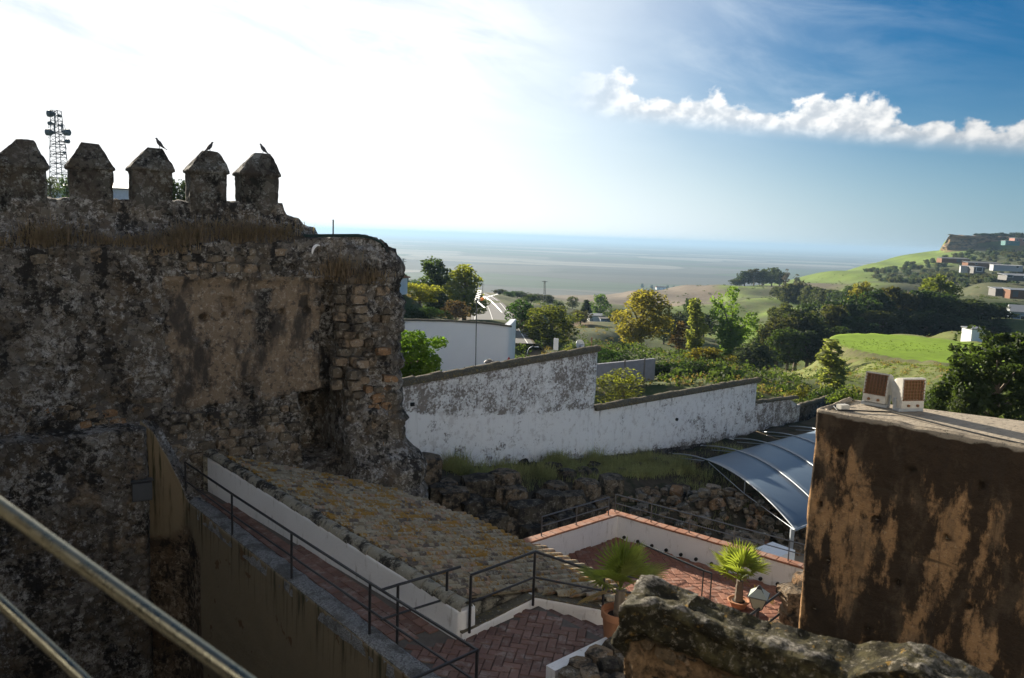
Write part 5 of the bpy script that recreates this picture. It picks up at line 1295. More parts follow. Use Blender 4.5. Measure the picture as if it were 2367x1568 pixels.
for A_ in arcs[:3]:
    mb = MB(); mb.tube([A_[10] - Vector((0, 0, 0.05)), A_[18] - Vector((0, 0, 0.55)), A_[27]], 0.016, 6); mb.build('tie_rod', M_galv, can)
    mb = MB(); mb.tube([A_[18] - Vector((0, 0, 0.55)), A_[18]], 0.024, 6); mb.build('strut', M_galv, can)
for i in (0, 2, 4):
    mb = MB(); q_ = arcs[i][-1]; mb.box(q_ + Vector((-0.06, 0.12, -0.95)), (0.13, 0.13, 1.9)); mb.build('post', M_galv, can)
for i in range(5):
    mb = MB(); q_ = arcs[i][0]; mb.box(q_ - Vector((0, 0, 0.25)), (0.16, 0.25, 0.6), wdir, wnor); mb.build('bracket', M_white, can)
    mb = MB(); mb.tube([q_ - Vector((0, 0, 0.16)), arcs[i][9] - Vector((0, 0, 0.06))], 0.02, 6); mb.build('brace', M_galv, can)

# ------------------------------------------------------------------ stained wall block on the right with floodlights
ZT = -2.5
T0, T1, T2, T3 = atz(1885, 947, ZT), atz(2367, 1037, ZT), atz(1960, 921, ZT), atz(2367, 972, ZT)
td = (T1 - T0).normalized(); T1x = T0 + td * 5.2; tb = (T3 - T2).normalized(); T3x = T2 + tb * 4.6
tower = thing('stained_wall', 'massive brown stained earth wall with flat top carrying floodlights', 'wall', Vz(T0, -8.2))
def t_lines(b, s, z):
    zz = z + fbm(np.stack([s * 0.8, s * 0, s * 0], 1), 3, 8) * 0.06; ln = np.exp(-((np.mod(zz - ZT + 0.55, 0.86) - 0.43) / 0.022) ** 2) * sstep(fbm(b * 1.1, 3, 55), -0.15, 0.2)
    hole = np.zeros_like(s)
    for i in range(9):
        for j in range(4): hole = np.maximum(hole, sstep(np.hypot(s - 0.7 - i * 0.93 - 0.2 * math.sin(i * 7 + j * 3), z - (ZT - 0.62 - j * 0.86)), 0.06, 0.035))
    return ln, hole
def t_disp(b, s, z, wd): return -0.022 * t_lines(b, s, z)[0] - 0.09 * t_lines(b, s, z)[1] * (wd > -0.01) + fbm(b / 1.1, 4, 111) * 0.045 + fbm(b * 3, 4, 112) * 0.018 - 0.10 * sstep(fbm(b * 1.3, 3, 113) , 0.35, 0.6) * sstep(z, -5.2, -6.0)
def t_zone(b, s, z, wd):
    zn = np.zeros((len(s), 3)); zn[:, 0] = sstep(z, ZT - 0.75, ZT - 0.1) * 0.55 + 0.30 * sstep(z, -5.2, -6.3) + 0.36 + 0.35 * sstep(fbm(b / 0.9, 3, 77), 0.0, 0.4); zn[:, 0] -= 0.35 * sstep(s, 1.75, 1.3) ; zn[:, 1] = sstep(z + fbm(b * 5, 3, 9) * 0.05, ZT - 0.08, ZT - 0.01); zn[:, 2] = np.maximum(*t_lines(b, s, z)); return zn
l_s = (T0 - T2).length
me = wall_sheet('wall', [plan(T2), plan(T0), plan(T1x)], -9.8, lambda s, q: np.full(len(s), ZT) + fbm(np.stack([s * 4, s * 0, s * 0], 1), 3, 6) * 0.02, t_disp, t_zone, M_tower, 0.05, 0.05, 0.16, 2)
part_mesh('wall', me, tower)
def ttop_fn(n, P):
    c = n.mix(n.noise(P, 4, 6, 0.65), (0.42, 0.355, 0.27), (0.25, 0.205, 0.15)); c = n.mix(n.sm(n.noise(P, 15, 5, 0.65), 0.56, 0.68), c, (0.10, 0.085, 0.06))
    return dict(c=c, r=0.95, h=n.noise(P, 16, 8, 0.66), bs=0.8, bd=0.03)
mb = MB(); mb.prism([tuple(p[:2]) for p in (T0 + Vector((0.09, 0.03, 0)), T1x + Vector((0.09, 0.05, 0)), T3x, T2)], -9.7, ZT - 0.012)
mb.build('core', surf('earth_wall_top', ttop_fn), tower)
# rock stub at its foot
stub = atd(1838, 1385, 15.2); t = thing('rock_stub', 'small sunlit ochre masonry stub at the foot of the stained wall', 'masonry', Vz(stub, -8.1))
for (dx, dz, s1_, s2_) in ((0, 0, 0.55, 0.5), (0.12, -0.45, 0.7, 0.6), (-0.05, -0.9, 0.8, 0.6), (0.25, 0.25, 0.35, 0.4)):
    stone(t, stub + Vector((dx, 0.1, dz)), (s1_, 0.6, s2_), (1, 0.1, 0), (0.1, -1, 0), STONES_O, 12)

def floodlight(loc, yaw, tilt, label, w_=0.46, h_=0.52):
    t = thing('floodlight', label, 'floodlight', loc, 'floodlights on the stained wall')
    Rm = Matrix.Rotation(yaw, 4, 'Z') @ Matrix.Rotation(tilt, 4, 'X')
    B = Matrix.Translation(Vector(loc) + Vector((0, 0, 0.05))) @ Rm                     # front = local -Y
    def bx(name, c, size, mat, parent=t, taper=1.0):
        mb = MB(); mb.box(c, size); me = mb.mesh(name, mat); me.transform(B); return part_mesh(name, me, parent)
    # body: shallow shell bulging backwards
    mb = MB(); prof = [(-0.5, -0.0), (-0.5, 0.06), (-0.42, 0.13), (-0.3, 0.17), (0.3, 0.17), (0.42, 0.13), (0.5, 0.06), (0.5, 0.0)]
    vs = [(w_ * 0.5 * sx, y, h_ * (0.5 + z * 0.98)) for sx in (-1, -0.92, 0.92, 1) for (z, y) in [(a, b * (1.0 if abs(sx) < 0.95 else 0.75)) for a, b in prof]]
    fs = [(i * 8 + k, i * 8 + k + 1, (i + 1) * 8 + k + 1, (i + 1) * 8 + k) for i in range(3) for k in range(7)] + [tuple(range(7, -1, -1)), tuple(24 + k for k in range(8)), (0, 8, 15, 7), (8, 16, 23, 15), (16, 24, 31, 23)]
    mb.add(vs, fs); me = mb.mesh('housing', M_flood, True); me.transform(B); part_mesh('housing', me, t)
    bx('control_box', (0, -0.035, h_ * 0.13), (w_ * 0.97, 0.085, h_ * 0.25), M_flood)
    lens = bx('lens', (0, -0.012, h_ * 0.62), (w_ * 0.90, 0.03, h_ * 0.68), M_lens)
    for sx in (-1, 1): bx('frame_side', (sx * w_ * 0.475, -0.035, h_ * 0.62), (w_ * 0.055, 0.085, h_ * 0.735), M_flood)
    bx('frame_top', (0, -0.035, h_ * 0.985), (w_, 0.088, h_ * 0.05), M_flood)
    for k in range(7): bx('grille_bar', (w_ * (-0.40 + 0.8 * k / 6), -0.07, h_ * 0.615), (0.012, 0.012, h_ * 0.70), M_grille, lens)
    for k in range(7): bx('grille_bar', (0, -0.082, h_ * (0.28 + 0.66 * k / 6)), (w_ * 0.93, 0.010, 0.011), M_grille, lens)
    for sx in (-1, 1):
        bx('bracket', (sx * (w_ * 0.5 + 0.012), 0.05, h_ * 0.12), (0.02, 0.05, h_ * 0.42), M_galv)
        mb = MB(); mb.tube([(sx * w_ * 0.2, -0.075, h_ * 0.10), (sx * w_ * 0.2, -0.10, h_ * 0.10)], 0.022, 8); me = mb.mesh('knob', M_grille); me.transform(B); part_mesh('knob', me, t)
    mb = MB(); mb.box(Vector(loc) + Vector((0, 0, 0.025)), (w_ * 1.06, 0.10, 0.05), Rm.col[0].xyz, Vector((-Rm.col[0].y, Rm.col[0].x, 0))); mb.build('foot', M_galv, t)
f1, f2 = atz(2022, 938, ZT), atz(2100, 950, ZT)
floodlight(f1, R(-48), R(-9), 'floodlight turned to the left on the wall top, white side showing', 0.37, 0.48)
floodlight(f2, R(14), R(-2), 'floodlight facing the camera on the wall top, nearer the tree', 0.42, 0.47)
mb = MB(); cabp = [(1965, 935), (1945, 934), (1928, 940), (1935, 948), (1990, 950), (2060, 953), (2110, 965), (2200, 988), (2290, 1010), (2380, 1030)]
mb.tube([atz(a, b, ZT + 0.02) for a, b in cabp], 0.013, 6); tag(mb.build('power_cable', M_black, None, True), 'black power cable along the edge of the stained wall top', 'cable')
jb = atz(1948, 947, ZT); mb = MB(); mb.box(jb + Vector((0, 0, 0.045)), (0.16, 0.11, 0.07), (0.9, 0.3, 0), (-0.3, 0.9, 0)); tag(mb.build('junction_box', M_flood), 'small pale junction box at the corner of the stained wall top', 'box')

# ------------------------------------------------------------------ broken mossy wall in the foreground
rp_px = [(1422, 1372), (1445, 1352), (1500, 1348), (1560, 1364), (1640, 1398), (1740, 1434), (1830, 1464), (1900, 1482), (1955, 1508), (2000, 1496), (2080, 1486), (2140, 1508), (2200, 1540), (2270, 1585), (2400, 1665)]
rp_px = [(a, b + 44) for a, b in rp_px]
dd_ = lambda px: 5.4 - (px - 1412) * 0.0014
tops3 = [atd(a, b, dd_(a)) for a, b in rp_px]
line = [plan(p) for p in tops3]
inw = Vector((line[-1].y - line[0].y, -(line[-1].x - line[0].x), 0)).normalized(); inw = -inw if inw.y < 0 else inw
pth = [line[0] + inw * 0.5, line[0]] + line[3::3] + [line[-1]]
q_, n_, s_p = path_pts(pth, 0.03, 3)
i0 = int(np.argmin(np.hypot(q_[:, 0] - line[0].x, q_[:, 1] - line[0].y)))
cx_ = np.array([p.x for p in line]); cz_ = np.array([p.z for p in tops3])
def r_top(s, q): return np.interp(q[:, 0], cx_, cz_) + fbm(np.stack([q[:, 0] * 7, q[:, 1] * 7, 0 * s], 1), 3, 3) * 0.02
def r_disp(b, s, z, wd):
    tp_ = np.interp(b[:, 0], cx_, cz_); dep = tp_ - z
    d = fbm(b * 2.2, 5, 121, 0.55) * 0.13 + fbm(b * 7, 4, 122, 0.6) * 0.045 + fbm(b * 24, 3, 123, 0.6) * 0.012
    d = d - 0.17 * sstep(dep + fbm(b * 2.5, 3, 124) * 0.12, 0.26, 0.42) * (wd > -0.01)
    return np.where(dep < 0.3, np.minimum(d, 0.04) - 0.06 * sstep(dep, 0.3, 0.02), d) + 0.006 * np.sin(s * 9) * (wd < -0.01)
def r_zone(b, s, z, wd):
    tp_ = np.interp(b[:, 0], cx_, cz_); dep = tp_ - z; zn = np.zeros((len(s), 3))
    zn[:, 0] = 0.85 * sstep(dep, 0.46, 0.30) + 0.45 * sstep(s, 1.6, 3.0); zn[:, 1] = sstep(dep, 0.07, 0.0) * 1.0; return zn
ruinf = thing('broken_wall', 'broken mossy masonry wall stub in the right foreground', 'ruin', Vz(line[5], -7.0))
part_mesh('wall', wall_sheet('wall', pth, -5.6, r_top, r_disp, r_zone, M_ruin, 0.018, 0.018, 0.42, 3), ruinf)
for k in range(60):
    f_ = rng.random(); px = 1425 + f_ * 800; d_ = dd_(px); ty = float(np.interp(px, [a for a, b in rp_px], [b for a, b in rp_px])); dep = 0.3 + 0.7 * rng.random()
    sz = rng.uniform(0.06, 0.17); c_ = atd(px + (30 if dep > 0.25 else 0), ty + 12 + dep * 190, d_); c_ = c_ + inw * 0.17
    stone(ruinf, c_, (sz * rng.uniform(1.0, 1.9), sz, sz * rng.uniform(0.7, 1.1)), (line[-1] - line[0]), -inw, STONES_D + STONES_O[:2], 18)
mb = MB(); mb.prism([(p.x, p.y) for p in (line[0] + inw * 0.30 + Vector((0.25, 0, 0)), line[4] + inw * 0.30, line[-1] + inw * 0.3, line[-1] + inw * 0.75, line[4] + inw * 0.62, line[0] + inw * 0.6 + Vector((0.25, 0, 0)))], -7.0, -3.2); mb.build('core', M_stone_dark, ruinf)

# planter edge with stones beside the landing
pl = thing('planter_edge', 'white low planter edge at the bottom of the landing', 'planter', atz(1330, 1515, Z0))
a, b = atz(1262, 1552, Z0 + 0.12), atz(1402, 1484, Z0 + 0.12); sd_ = Vector(((b - a).y, -(b - a).x, 0)).normalized(); mb = MB(); strip(mb, a + Vector((0, 0, 0.1)), b + (b - a) * 0.8 + Vector((0, 0, 0.1)), sd_, 0.2, 0.6); mb.build('rim', M_white, pl)
for (cx, cy, w_, h_, d_) in ((1345, 1552, 42, 32, 11.2), (1385, 1530, 46, 38, 11.5), (1428, 1512, 44, 40, 11.8), (1322, 1576, 40, 28, 11.0), (1366, 1572, 44, 32, 10.9), (1410, 1556, 44, 36, 11.2), (1446, 1548, 40, 38, 11.4), (1395, 1590, 46, 32, 10.8), (1440, 1590, 44, 34, 10.9), (1345, 1600, 44, 28, 10.7)):
    pxstone(pl, cx, cy, w_, h_, d_, STONES_D + STONES[:2], 0.4, rng.uniform(0, 1.2), 'stone', 20)

# ------------------------------------------------------------------ fan palms, lantern
def pot(parent, c, rad, h):
    mb = MB(); mb.lathe([(rad * 0.68, 0), (rad * 0.72, 0.02), (rad * 0.90, h * 0.78), (rad * 0.93, h * 0.80), (rad * 1.0, h * 0.82), (rad * 1.02, h * 0.97), (rad * 1.0, h), (rad * 0.90, h), (rad * 0.86, h * 0.86)], c, 28); p = mb.build('pot', M_clay, parent, True)
    mb = MB(); mb.lathe([(rad * 0.85, h * 0.84), (rad * 0.5, h * 0.87), (0.02, h * 0.88)], c, 20); mb.build('soil', M_soil, p)
def fan_palm(t, base, trunk_h, crown_r, nf, seed, dry=2):
    r = random.Random(seed); b = Vector(base); c = b + Vector((0, 0, trunk_h))
    mb = MB(); k = 7; mb.tube([b + Vector((0, 0, trunk_h * i / k)) for i in range(k + 1)], [0.085 * (1.15 - 0.3 * i / k) * (1.0 + 0.12 * (i % 2)) for i in range(k + 1)], 9); mb.build('trunk', M_bark, t)
    for i in range(nf):
        az_ = 2.39996 * i + r.uniform(-0.3, 0.3); el_ = R(r.choice((86, 80, 72, 64, 54, 42)) if i % 4 else r.uniform(8, 30)); is_dry = i < dry
        if is_dry: el_ = R(-30)
        d = Vector((math.cos(az_) * math.cos(el_), math.sin(az_) * math.cos(el_), math.sin(el_))); pl_ = crown_r * r.uniform(0.35, 0.55); tip = c + d * pl_
        mb = MB(); mb.tube([c, c + d * pl_ * 0.5 + Vector((0, 0, 0.01)), tip], [0.011, 0.009, 0.006], 5); pet = mb.build('petiole', M_palm if not is_dry else M_palm_dry, t)
        sdv_ = d.cross(Vector((0, 0, 1))); sdv_ = sdv_.normalized() if sdv_.length > 0.05 else Vector((1, 0, 0)); upv = sdv_.cross(d).normalized()
        mb = MB(); nl_ = 20; span = R(r.uniform(75, 100))
        for j in range(nl_):
            a_ = lerp(-span, span, j / (nl_ - 1)); ld = (d * math.cos(a_) + sdv_ * math.sin(a_)).normalized(); L = crown_r * (0.75 - 0.22 * abs(a_) / span) * r.uniform(0.92, 1.08)
            ns = ld.cross(upv).normalized(); wv = 0.020; fold = upv * 0.01
            m1 = tip + ld * L * 0.45 + upv * 0.02; m2 = tip + ld * L * 0.75 + upv * 0.015 - Vector((0, 0, 0.02 * L)); e_ = tip + ld * L - Vector((0, 0, r.uniform(0.0, 0.07) * L))
            mb.add([tip, m1 - ns * wv + fold, m1, m1 + ns * wv + fold, m2 - ns * wv * 0.8 + fold, m2, m2 + ns * wv * 0.8 + fold, e_], [(0, 1, 2), (0, 2, 3), (1, 4, 5, 2), (2, 5, 6, 3), (4, 7, 5), (5, 7, 6)])
        me = bpy.data.meshes.new('fan_leaf'); me.from_pydata(mb.v, [], mb.f); me.materials.append(M_palm if not is_dry else M_palm_dry); me.update(); part_mesh('fan_leaf', me, pet)
pb = atz(1424, 1494, Z0); t = thing('potted_palm', 'fan palm in a large terracotta pot beside the landing', 'palm', pb)
pot(t, pb, 0.285, 0.66); fan_palm(t, pb + Vector((0.02, 0, 0.56)), 0.46, 0.80, 15, 3, 2)
pb2 = atz(1706, 1402, Z1); t = thing('potted_palm', 'smaller fan palm standing on the sunlit terrace by the lantern', 'palm', pb2)
pot(t, pb2, 0.24, 0.16); fan_palm(t, pb2 + Vector((0, 0, 0.1)), 0.52, 0.78, 14, 7, 1)
lc = atd(1752, 1404, 14.7); t = thing('lantern', 'four-sided street lantern with pale glass on a post beside the smaller palm', 'lantern', Vz(lc, Z1))
def frus(name, z0_, z1_, a0, a1, mat):
    mb = MB(); vs = [(lc.x + sx * a * 0.9 + sy * a * 0.43, lc.y + sy * a * 0.9 - sx * a * 0.43, lc.z + z) for z, a in ((z0_, a0), (z1_, a1)) for sx, sy in ((-1, -1), (1, -1), (1, 1), (-1, 1))]
    mb.add(vs, [(3, 2, 1, 0), (4, 5, 6, 7), (0, 1, 5, 4), (1, 2, 6, 5), (2, 3, 7, 6), (3, 0, 4, 7)]); return mb.build(name, mat, t)
frus('glass_body', 0.0, 0.25, 0.085, 0.165, M_lampglass); frus('roof', 0.25, 0.40, 0.195, 0.05, M_lampglass); frus('rim', 0.238, 0.262, 0.18, 0.20, M_iron); frus('cap', 0.40, 0.46, 0.055, 0.02, M_iron); frus('collar', -0.06, 0.0, 0.04, 0.095, M_iron)
for sx, sy in ((-1, -1), (1, -1), (1, 1), (-1, 1)):
    mb = MB(); rot = lambda a: Vector((lc.x + sx * a * 0.9 + sy * a * 0.43, lc.y + sy * a * 0.9 - sx * a * 0.43, lc.z)); mb.tube([rot(0.087), rot(0.168) + Vector((0, 0, 0.25)), rot(0.05) + Vector((0, 0, 0.40))], 0.009, 5); mb.build('glazing_bar', M_iron, t)
mb = MB(); mb.tube([Vz(lc, Z1), Vz(lc, lc.z - 0.04)], [0.05, 0.03], 10); mb.build('post', M_iron, t, True)
# ------------------------------------------------------------------ handrails close to the camera, then unseen castle masses added to block light
ra, rb = atd(0, 1171, 1.95), atd(555, 1568, 1.78); rdir = (rb - ra).normalized()
qa, qb = atd(0, 1392, 1.95), atd(190, 1568, 1.9); qdir = (qb - qa).normalized()
t = thing('balcony_railing', 'blurred steel handrails crossing the near left corner', 'railing', ra - rdir * 1.5)
mb = MB(); mb.tube([ra - rdir * 1.5, ra, rb, rb + rdir * 1.6], 0.0205, 18); mb.build('top_rail', M_steelrail, t, True)
mb = MB(); mb.tube([qa - qdir * 1.5, qa, qb, qb + qdir * 1.3], 0.0145, 14); mb.build('lower_rail', M_steelrail, t, True)
for p, e_ in ((ra - rdir * 1.45, 0), (rb + rdir * 1.5, 1)):
    mb = MB(); mb.tube([p, Vz(p, p.z - 1.2)], 0.02, 12); mb.build('post', M_steelrail, t, True)
mb = MB(); mb.box((-3.0, -1.3, -7.45), (23.0, 6.6, 11.2)); tag(mb.build('shade_block', M_castle), 'unseen castle block under the viewpoint, added to darken the low court', 'castle')  # unseen mass added to hold light off the low court

keep = thing('shade_flank', 'unseen side wall left of the viewpoint, added to shade the court', 'castle', (-14.5, 2, -13))  # unseen flank added to cut skylight over the pit
zk = lambda b, s, z, wd: np.tile(np.array([[0.0, 0.25, 0.0]]), (len(s), 1))
me = wall_sheet('shade_wall', [(-14.5, 14.0), (-14.5, -4.0), (-9.0, -4.0)][::-1], -13.0, lambda s, q: 0.6 + fbm(np.stack([s, s * 0, s * 0], 1), 2, 3) * 0.15, lambda b, s, z, wd: fbm(b / 1.5, 3, 131) * 0.15, zk, M_castle, 0.35, 0.35, 1.0, 1)
part_mesh('shade_wall', me, keep)

mb = MB(); mb.box((-8.6, -2.2, -3.0), (12.6, 5.0, 20.0)); tag(mb.build('shade_tower', M_castle), 'unseen tower mass left of the viewpoint, added to block light', 'tower')  # unseen box added to block fill on the lower left
# unseen ground and white houses added behind the viewpoint to bounce sun as fill
mb = MB(); mb.box((0, -70, -9.2), (320, 128, 0.4)); tag(mb.build('bounce_ground', M_sand), kind='structure')
# ------------------------------------------------------------------ trees
def leaf_cloud(lobes, n, size, seed, gap=0.0, squash=1.0, flat_=0.5):
    r = np.random.default_rng(seed); C = np.array([l[0] for l in lobes], float); RD = np.array([l[1] for l in lobes], float)
    vol = RD.prod(1) ** (2 / 3.0); k = r.choice(len(lobes), n * 2, p=vol / vol.sum())
    d = r.normal(0, 1, (n * 2, 3)); d /= np.linalg.norm(d, axis=1)[:, None]
    rad = r.uniform(0.2, 1.0, n * 2) ** 0.33
    p = C[k] + d * RD[k] * rad[:, None]
    keep = fbm(p * 9.0, 3, seed + 3) > gap - 0.28
    p, d = p[keep][:n], d[keep][:n]; m = len(p)
    nrm = d * flat_ + r.normal(0, 0.6, (m, 3)); nrm /= np.linalg.norm(nrm, axis=1)[:, None]
    a = np.cross(nrm, r.normal(0, 1, (m, 3))); a /= np.linalg.norm(a, axis=1)[:, None]; b = np.cross(nrm, a)
    s = size * r.uniform(0.55, 1.25, m)[:, None]
    V = np.stack([p - a * s, p - b * s * 0.55, p + a * s, p + b * s * 0.55], 1).reshape(-1, 3)
    F = np.arange(m * 4).reshape(-1, 4)
    return V, F
def lobes_for(kind, rnd):
    L = []
    if kind == 'poplar':
        for i in range(14):
            z = 0.16 + 0.76 * i / 13; w_ = 0.18 * (1 - abs(z - 0.46) * 1.2) + 0.03; a = rnd.uniform(0, 6.28); o_ = rnd.uniform(0.0, 0.11)
            L.append(((math.cos(a) * o_, math.sin(a) * o_, z), (w_, w_, 0.11)))
    elif kind == 'slim':
        for i in range(9):
            z = 0.15 + 0.78 * i / 8; w_ = 0.085 * (1 - abs(z - 0.45) * 1.1) + 0.025; a = rnd.uniform(0, 6.28); o_ = rnd.uniform(0, 0.06)
            L.append(((math.cos(a) * o_, math.sin(a) * o_, z), (w_, w_, 0.09)))
    elif kind == 'euc':
        for i in range(26):
            z = 0.24 + 0.66 * (i + 0.5) / 26; a = i * 2.4 + rnd.uniform(-0.5, 0.5); prof = math.sin(max(0.05, min(1, (z - 0.12) / 0.86)) * math.pi) ** 0.7; o_ = rnd.uniform(0.10, 0.30) * prof; w_ = rnd.uniform(0.075, 0.14)
            L.append(((math.cos(a) * o_, math.sin(a) * o_, z), (w_, w_, w_ * rnd.uniform(0.8, 1.2))))
        L.append(((0.02, 0, 0.90), (0.09, 0.09, 0.09))); L.append(((rnd.uniform(-0.1, 0.1), 0, 0.84), (0.10, 0.10, 0.10)))
    elif kind == 'lobed':
        for (x, t) in ((-0.20, 0.86), (0.02, 0.93), (0.26, 0.62), (0.10, 0.55), (-0.06, 0.55)):
            for i in range(5):
                f_ = i / 4; L.append(((x * (0.35 + 0.65 * f_), rnd.uniform(-0.08, 0.08), 0.24 + (t - 0.24) * f_), (0.085 + 0.03 * math.sin(f_ * 3), 0.09, 0.10)))
    elif kind == 'round':
        for i in range(36):
            a = i * 2.4 + rnd.uniform(-0.4, 0.4); z = 0.20 + 0.68 * (i + 0.5) / 36; o_ = rnd.uniform(0.12, 0.36) * math.sqrt(max(0.08, 1 - ((z - 0.48) / 0.46) ** 2)); w_ = rnd.uniform(0.075, 0.135)
            L.append(((math.cos(a) * o_, math.sin(a) * o_, z), (w_, w_, w_ * 0.9)))
    elif kind == 'bush':
        for i in range(18):
            a = rnd.uniform(0, 6.28); o_ = rnd.uniform(0, 0.42); z = rnd.uniform(0.15, 0.78) * (1 - o_ * 0.7); w_ = rnd.uniform(0.14, 0.24)
            L.append(((math.cos(a) * o_, math.sin(a) * o_, z), (w_, w_, w_)))
    elif kind == 'umbrella':
        for i in range(12):
            a = rnd.uniform(0, 6.28); o_ = rnd.uniform(0, 0.38); L.append(((math.cos(a) * o_, math.sin(a) * o_, 0.80 + rnd.uniform(-0.06, 0.08)), (0.17, 0.17, 0.12)))
    elif kind == 'cypress':
        for i in range(8):
            z = 0.08 + 0.84 * i / 7; w_ = 0.13 * (1 - z) + 0.03; L.append(((0, 0, z), (w_, w_, 0.1)))
    return L
def make_tree(kind, seed, n, size, gap=0.0):
    rnd = random.Random(seed); L = lobes_for(kind, rnd); V, F = leaf_cloud(L, n, size, seed, gap)
    crown = mesh_np('crown', V, F, M_leaf)
    mb = MB(); thick = 0.022 if kind not in ('bush',) else 0.016
    topz = {'bush': 0.5, 'umbrella': 0.8}.get(kind, 0.72)
    mb.tube([(0, 0, -0.06), (0.01, 0, topz * 0.33), (rnd.uniform(-0.02, 0.02), rnd.uniform(-0.02, 0.02), topz * 0.66), (0, 0, topz)], [thick * 1.3, thick, thick * 0.7, thick * 0.3], 7)
    for (c, _r) in L[:: (1 if len(L) < 14 else 2)]:
        z0_ = max(0.12, c[2] * 0.55) * (1 if kind != 'bush' else 0.3); mb.tube([(0, 0, z0_), (c[0] * 0.5, c[1] * 0.5, z0_ + (c[2] - z0_) * 0.6), c], [thick * 0.55, thick * 0.4, thick * 0.12], 5, False)
    tr = mb.mesh('trunk', M_bark, True)
    return crown, tr, float(np.percentile(np.abs(V[:, 0]), 98)) * 2
PROTO = {}
def proto(kind, var, n=2600, size=0.030, gap=0.0):
    k = (kind, var, n, size, gap)
    if k not in PROTO: PROTO[k] = make_tree(kind, hash((kind.__len__(), var, n)) % 9973 + sum(map(ord, kind)), n, size, gap)
    return PROTO[k]
DK, MID, YG, OL, BR, GY, VY = (0.036, 0.062, 0.020), (0.068, 0.115, 0.030), (0.26, 0.28, 0.05), (0.075, 0.085, 0.042), (0.115, 0.085, 0.042), (0.060, 0.078, 0.045), (0.19, 0.165, 0.028)
tr_r = random.Random(77)
def tree(kind, px, ytop, d, label, colour, wpx=None, group=None, var=0, name='tree', n=2600, size=0.030, gap=0.0, ybase=None, cat='tree', sink=0.0):
    g_ = ground_at(px, d) if ybase is None else atd(px, ybase, d); top = atd(px, ytop, d).z; h = max(0.8, top - g_.z)
    crown, tr, pw = proto(kind, var, n, size, gap); sxy = h if wpx is None else (wpx / FPX * d) / pw
    t = thing(name, label, cat, g_ - Vector((0, 0, sink)), group); t.rotation_euler = (0, 0, tr_r.uniform(-0.5, 0.5) if kind == 'lobed' else tr_r.uniform(0, 6.28)); t.scale = (sxy, sxy, h)
    for nm, me in (('crown', crown), ('trunk', tr)):
        o = bpy.data.objects.new(nm, me); link(o, t); c = [max(0.004, x * tr_r.uniform(0.85, 1.18)) for x in colour]; o.color = (*c, 1)
    return t
T = tree
ORD = ['first', 'second', 'third', 'fourth', 'fifth', 'sixth', 'seventh', 'eighth', 'ninth', 'tenth', 'eleventh', 'twelfth', 'thirteenth', 'fourteenth', 'fifteenth', 'sixteenth']
T('poplar', 1012, 596, 140, 'tall dark green poplar-like tree left of the road', (0.055, 0.085, 0.028), 92, var=1, n=4200, size=0.024)
T('poplar', 1072, 612, 132, 'tall yellowish brown tree beside the road bend', (0.24, 0.215, 0.055), 84, var=2, n=4200, size=0.024)
T('round', 968, 652, 120, 'bushy yellow-green tree left of the tall dark poplar', YG, 84, var=1, n=3600)
T('round', 1052, 692, 118, 'low brownish purple shrubby tree below the yellowish tall tree', (0.10, 0.075, 0.06), 66, var=2, gap=0.1)
T('round', 921, 668, 112, 'green tree close to the castle wall edge above the white house wall', MID, 60, var=3)
T('bush', 990, 706, 108, 'low dark green bushes on the white house wall left of the road', DK, 80, var=1, cat='bush')
T('cypress', 927, 628, 230, 'small dark cypress beside the far white house', DK, 26, var=1, n=1500)
T('cypress', 934, 634, 235, 'second small dark cypress right of the far white house', DK, 22, var=2, n=1500)
T('bush', 958, 638, 240, 'dark rounded shrub behind the yellow-green tree', DK, 42, var=2, cat='bush')
T('round', 1205, 689, 128, 'dark green tree on the right side of the road', (0.045, 0.070, 0.020), 74, var=4)
T('round', 1272, 701, 112, 'broad olive-brown tree on the slope right of the road', (0.12, 0.125, 0.04), 136, var=5, n=5200, size=0.022)
for i, (px, yt, d) in enumerate(((1152, 668, 330), (1172, 670, 320), (1192, 672, 330), (1215, 674, 330), (1238, 679, 330), (1262, 680, 340), (1225, 680, 270), (1290, 690, 300))):
    T('bush' if i % 2 else 'round', px, yt, d, '%s grey-green tree from the left in the row behind the road bend' % ORD[[0, 1, 2, 3, 5, 6, 4, 7][i]], (0.045, 0.062, 0.036), 34, 'trees in the row behind the road bend', var=i % 3, n=1400, size=0.045)
for i, (px, yt, d, c, w_, lb) in enumerate(((1383, 676, 300, MID, 44, 'light green tree left of the small white farm shed'), (1352, 694, 270, DK, 36, 'dark conical tree beside the small white farm shed'), (1320, 684, 330, GY, 30, 'small grey-green tree in front of the brown field'), (1340, 716, 220, OL, 50, 'olive coloured scrub tree above the red earth patch'), (1420, 712, 250, GY, 46, 'grey-green tree right of the small white farm shed'), (1300, 735, 190, MID, 60, 'mid green scrub tree right of the broad olive tree'))):
    T('round' if i != 1 else 'cypress', px, yt, d, lb, c, w_, var=i, n=1800, size=0.036)
T('euc', 1480, 667, 128, 'tall yellow-green eucalyptus with bare lower trunks in the middle', (0.18, 0.205, 0.045), 124, var=1, n=5200, size=0.021)
T('lobed', 1690, 667, 126, 'tall bright green tree with three upright lobes', (0.145, 0.18, 0.042), 108, var=1, n=5200, size=0.020)
T('slim', 1608, 690, 130, 'slender pale yellow-green poplar left of the three-lobed tree', (0.25, 0.27, 0.07), 50, var=1, n=2600, size=0.022)
T('slim', 1566, 742, 128, 'thin brownish half-bare sapling beside the slender poplar', BR, 44, var=2, n=1400, size=0.022, gap=0.1)
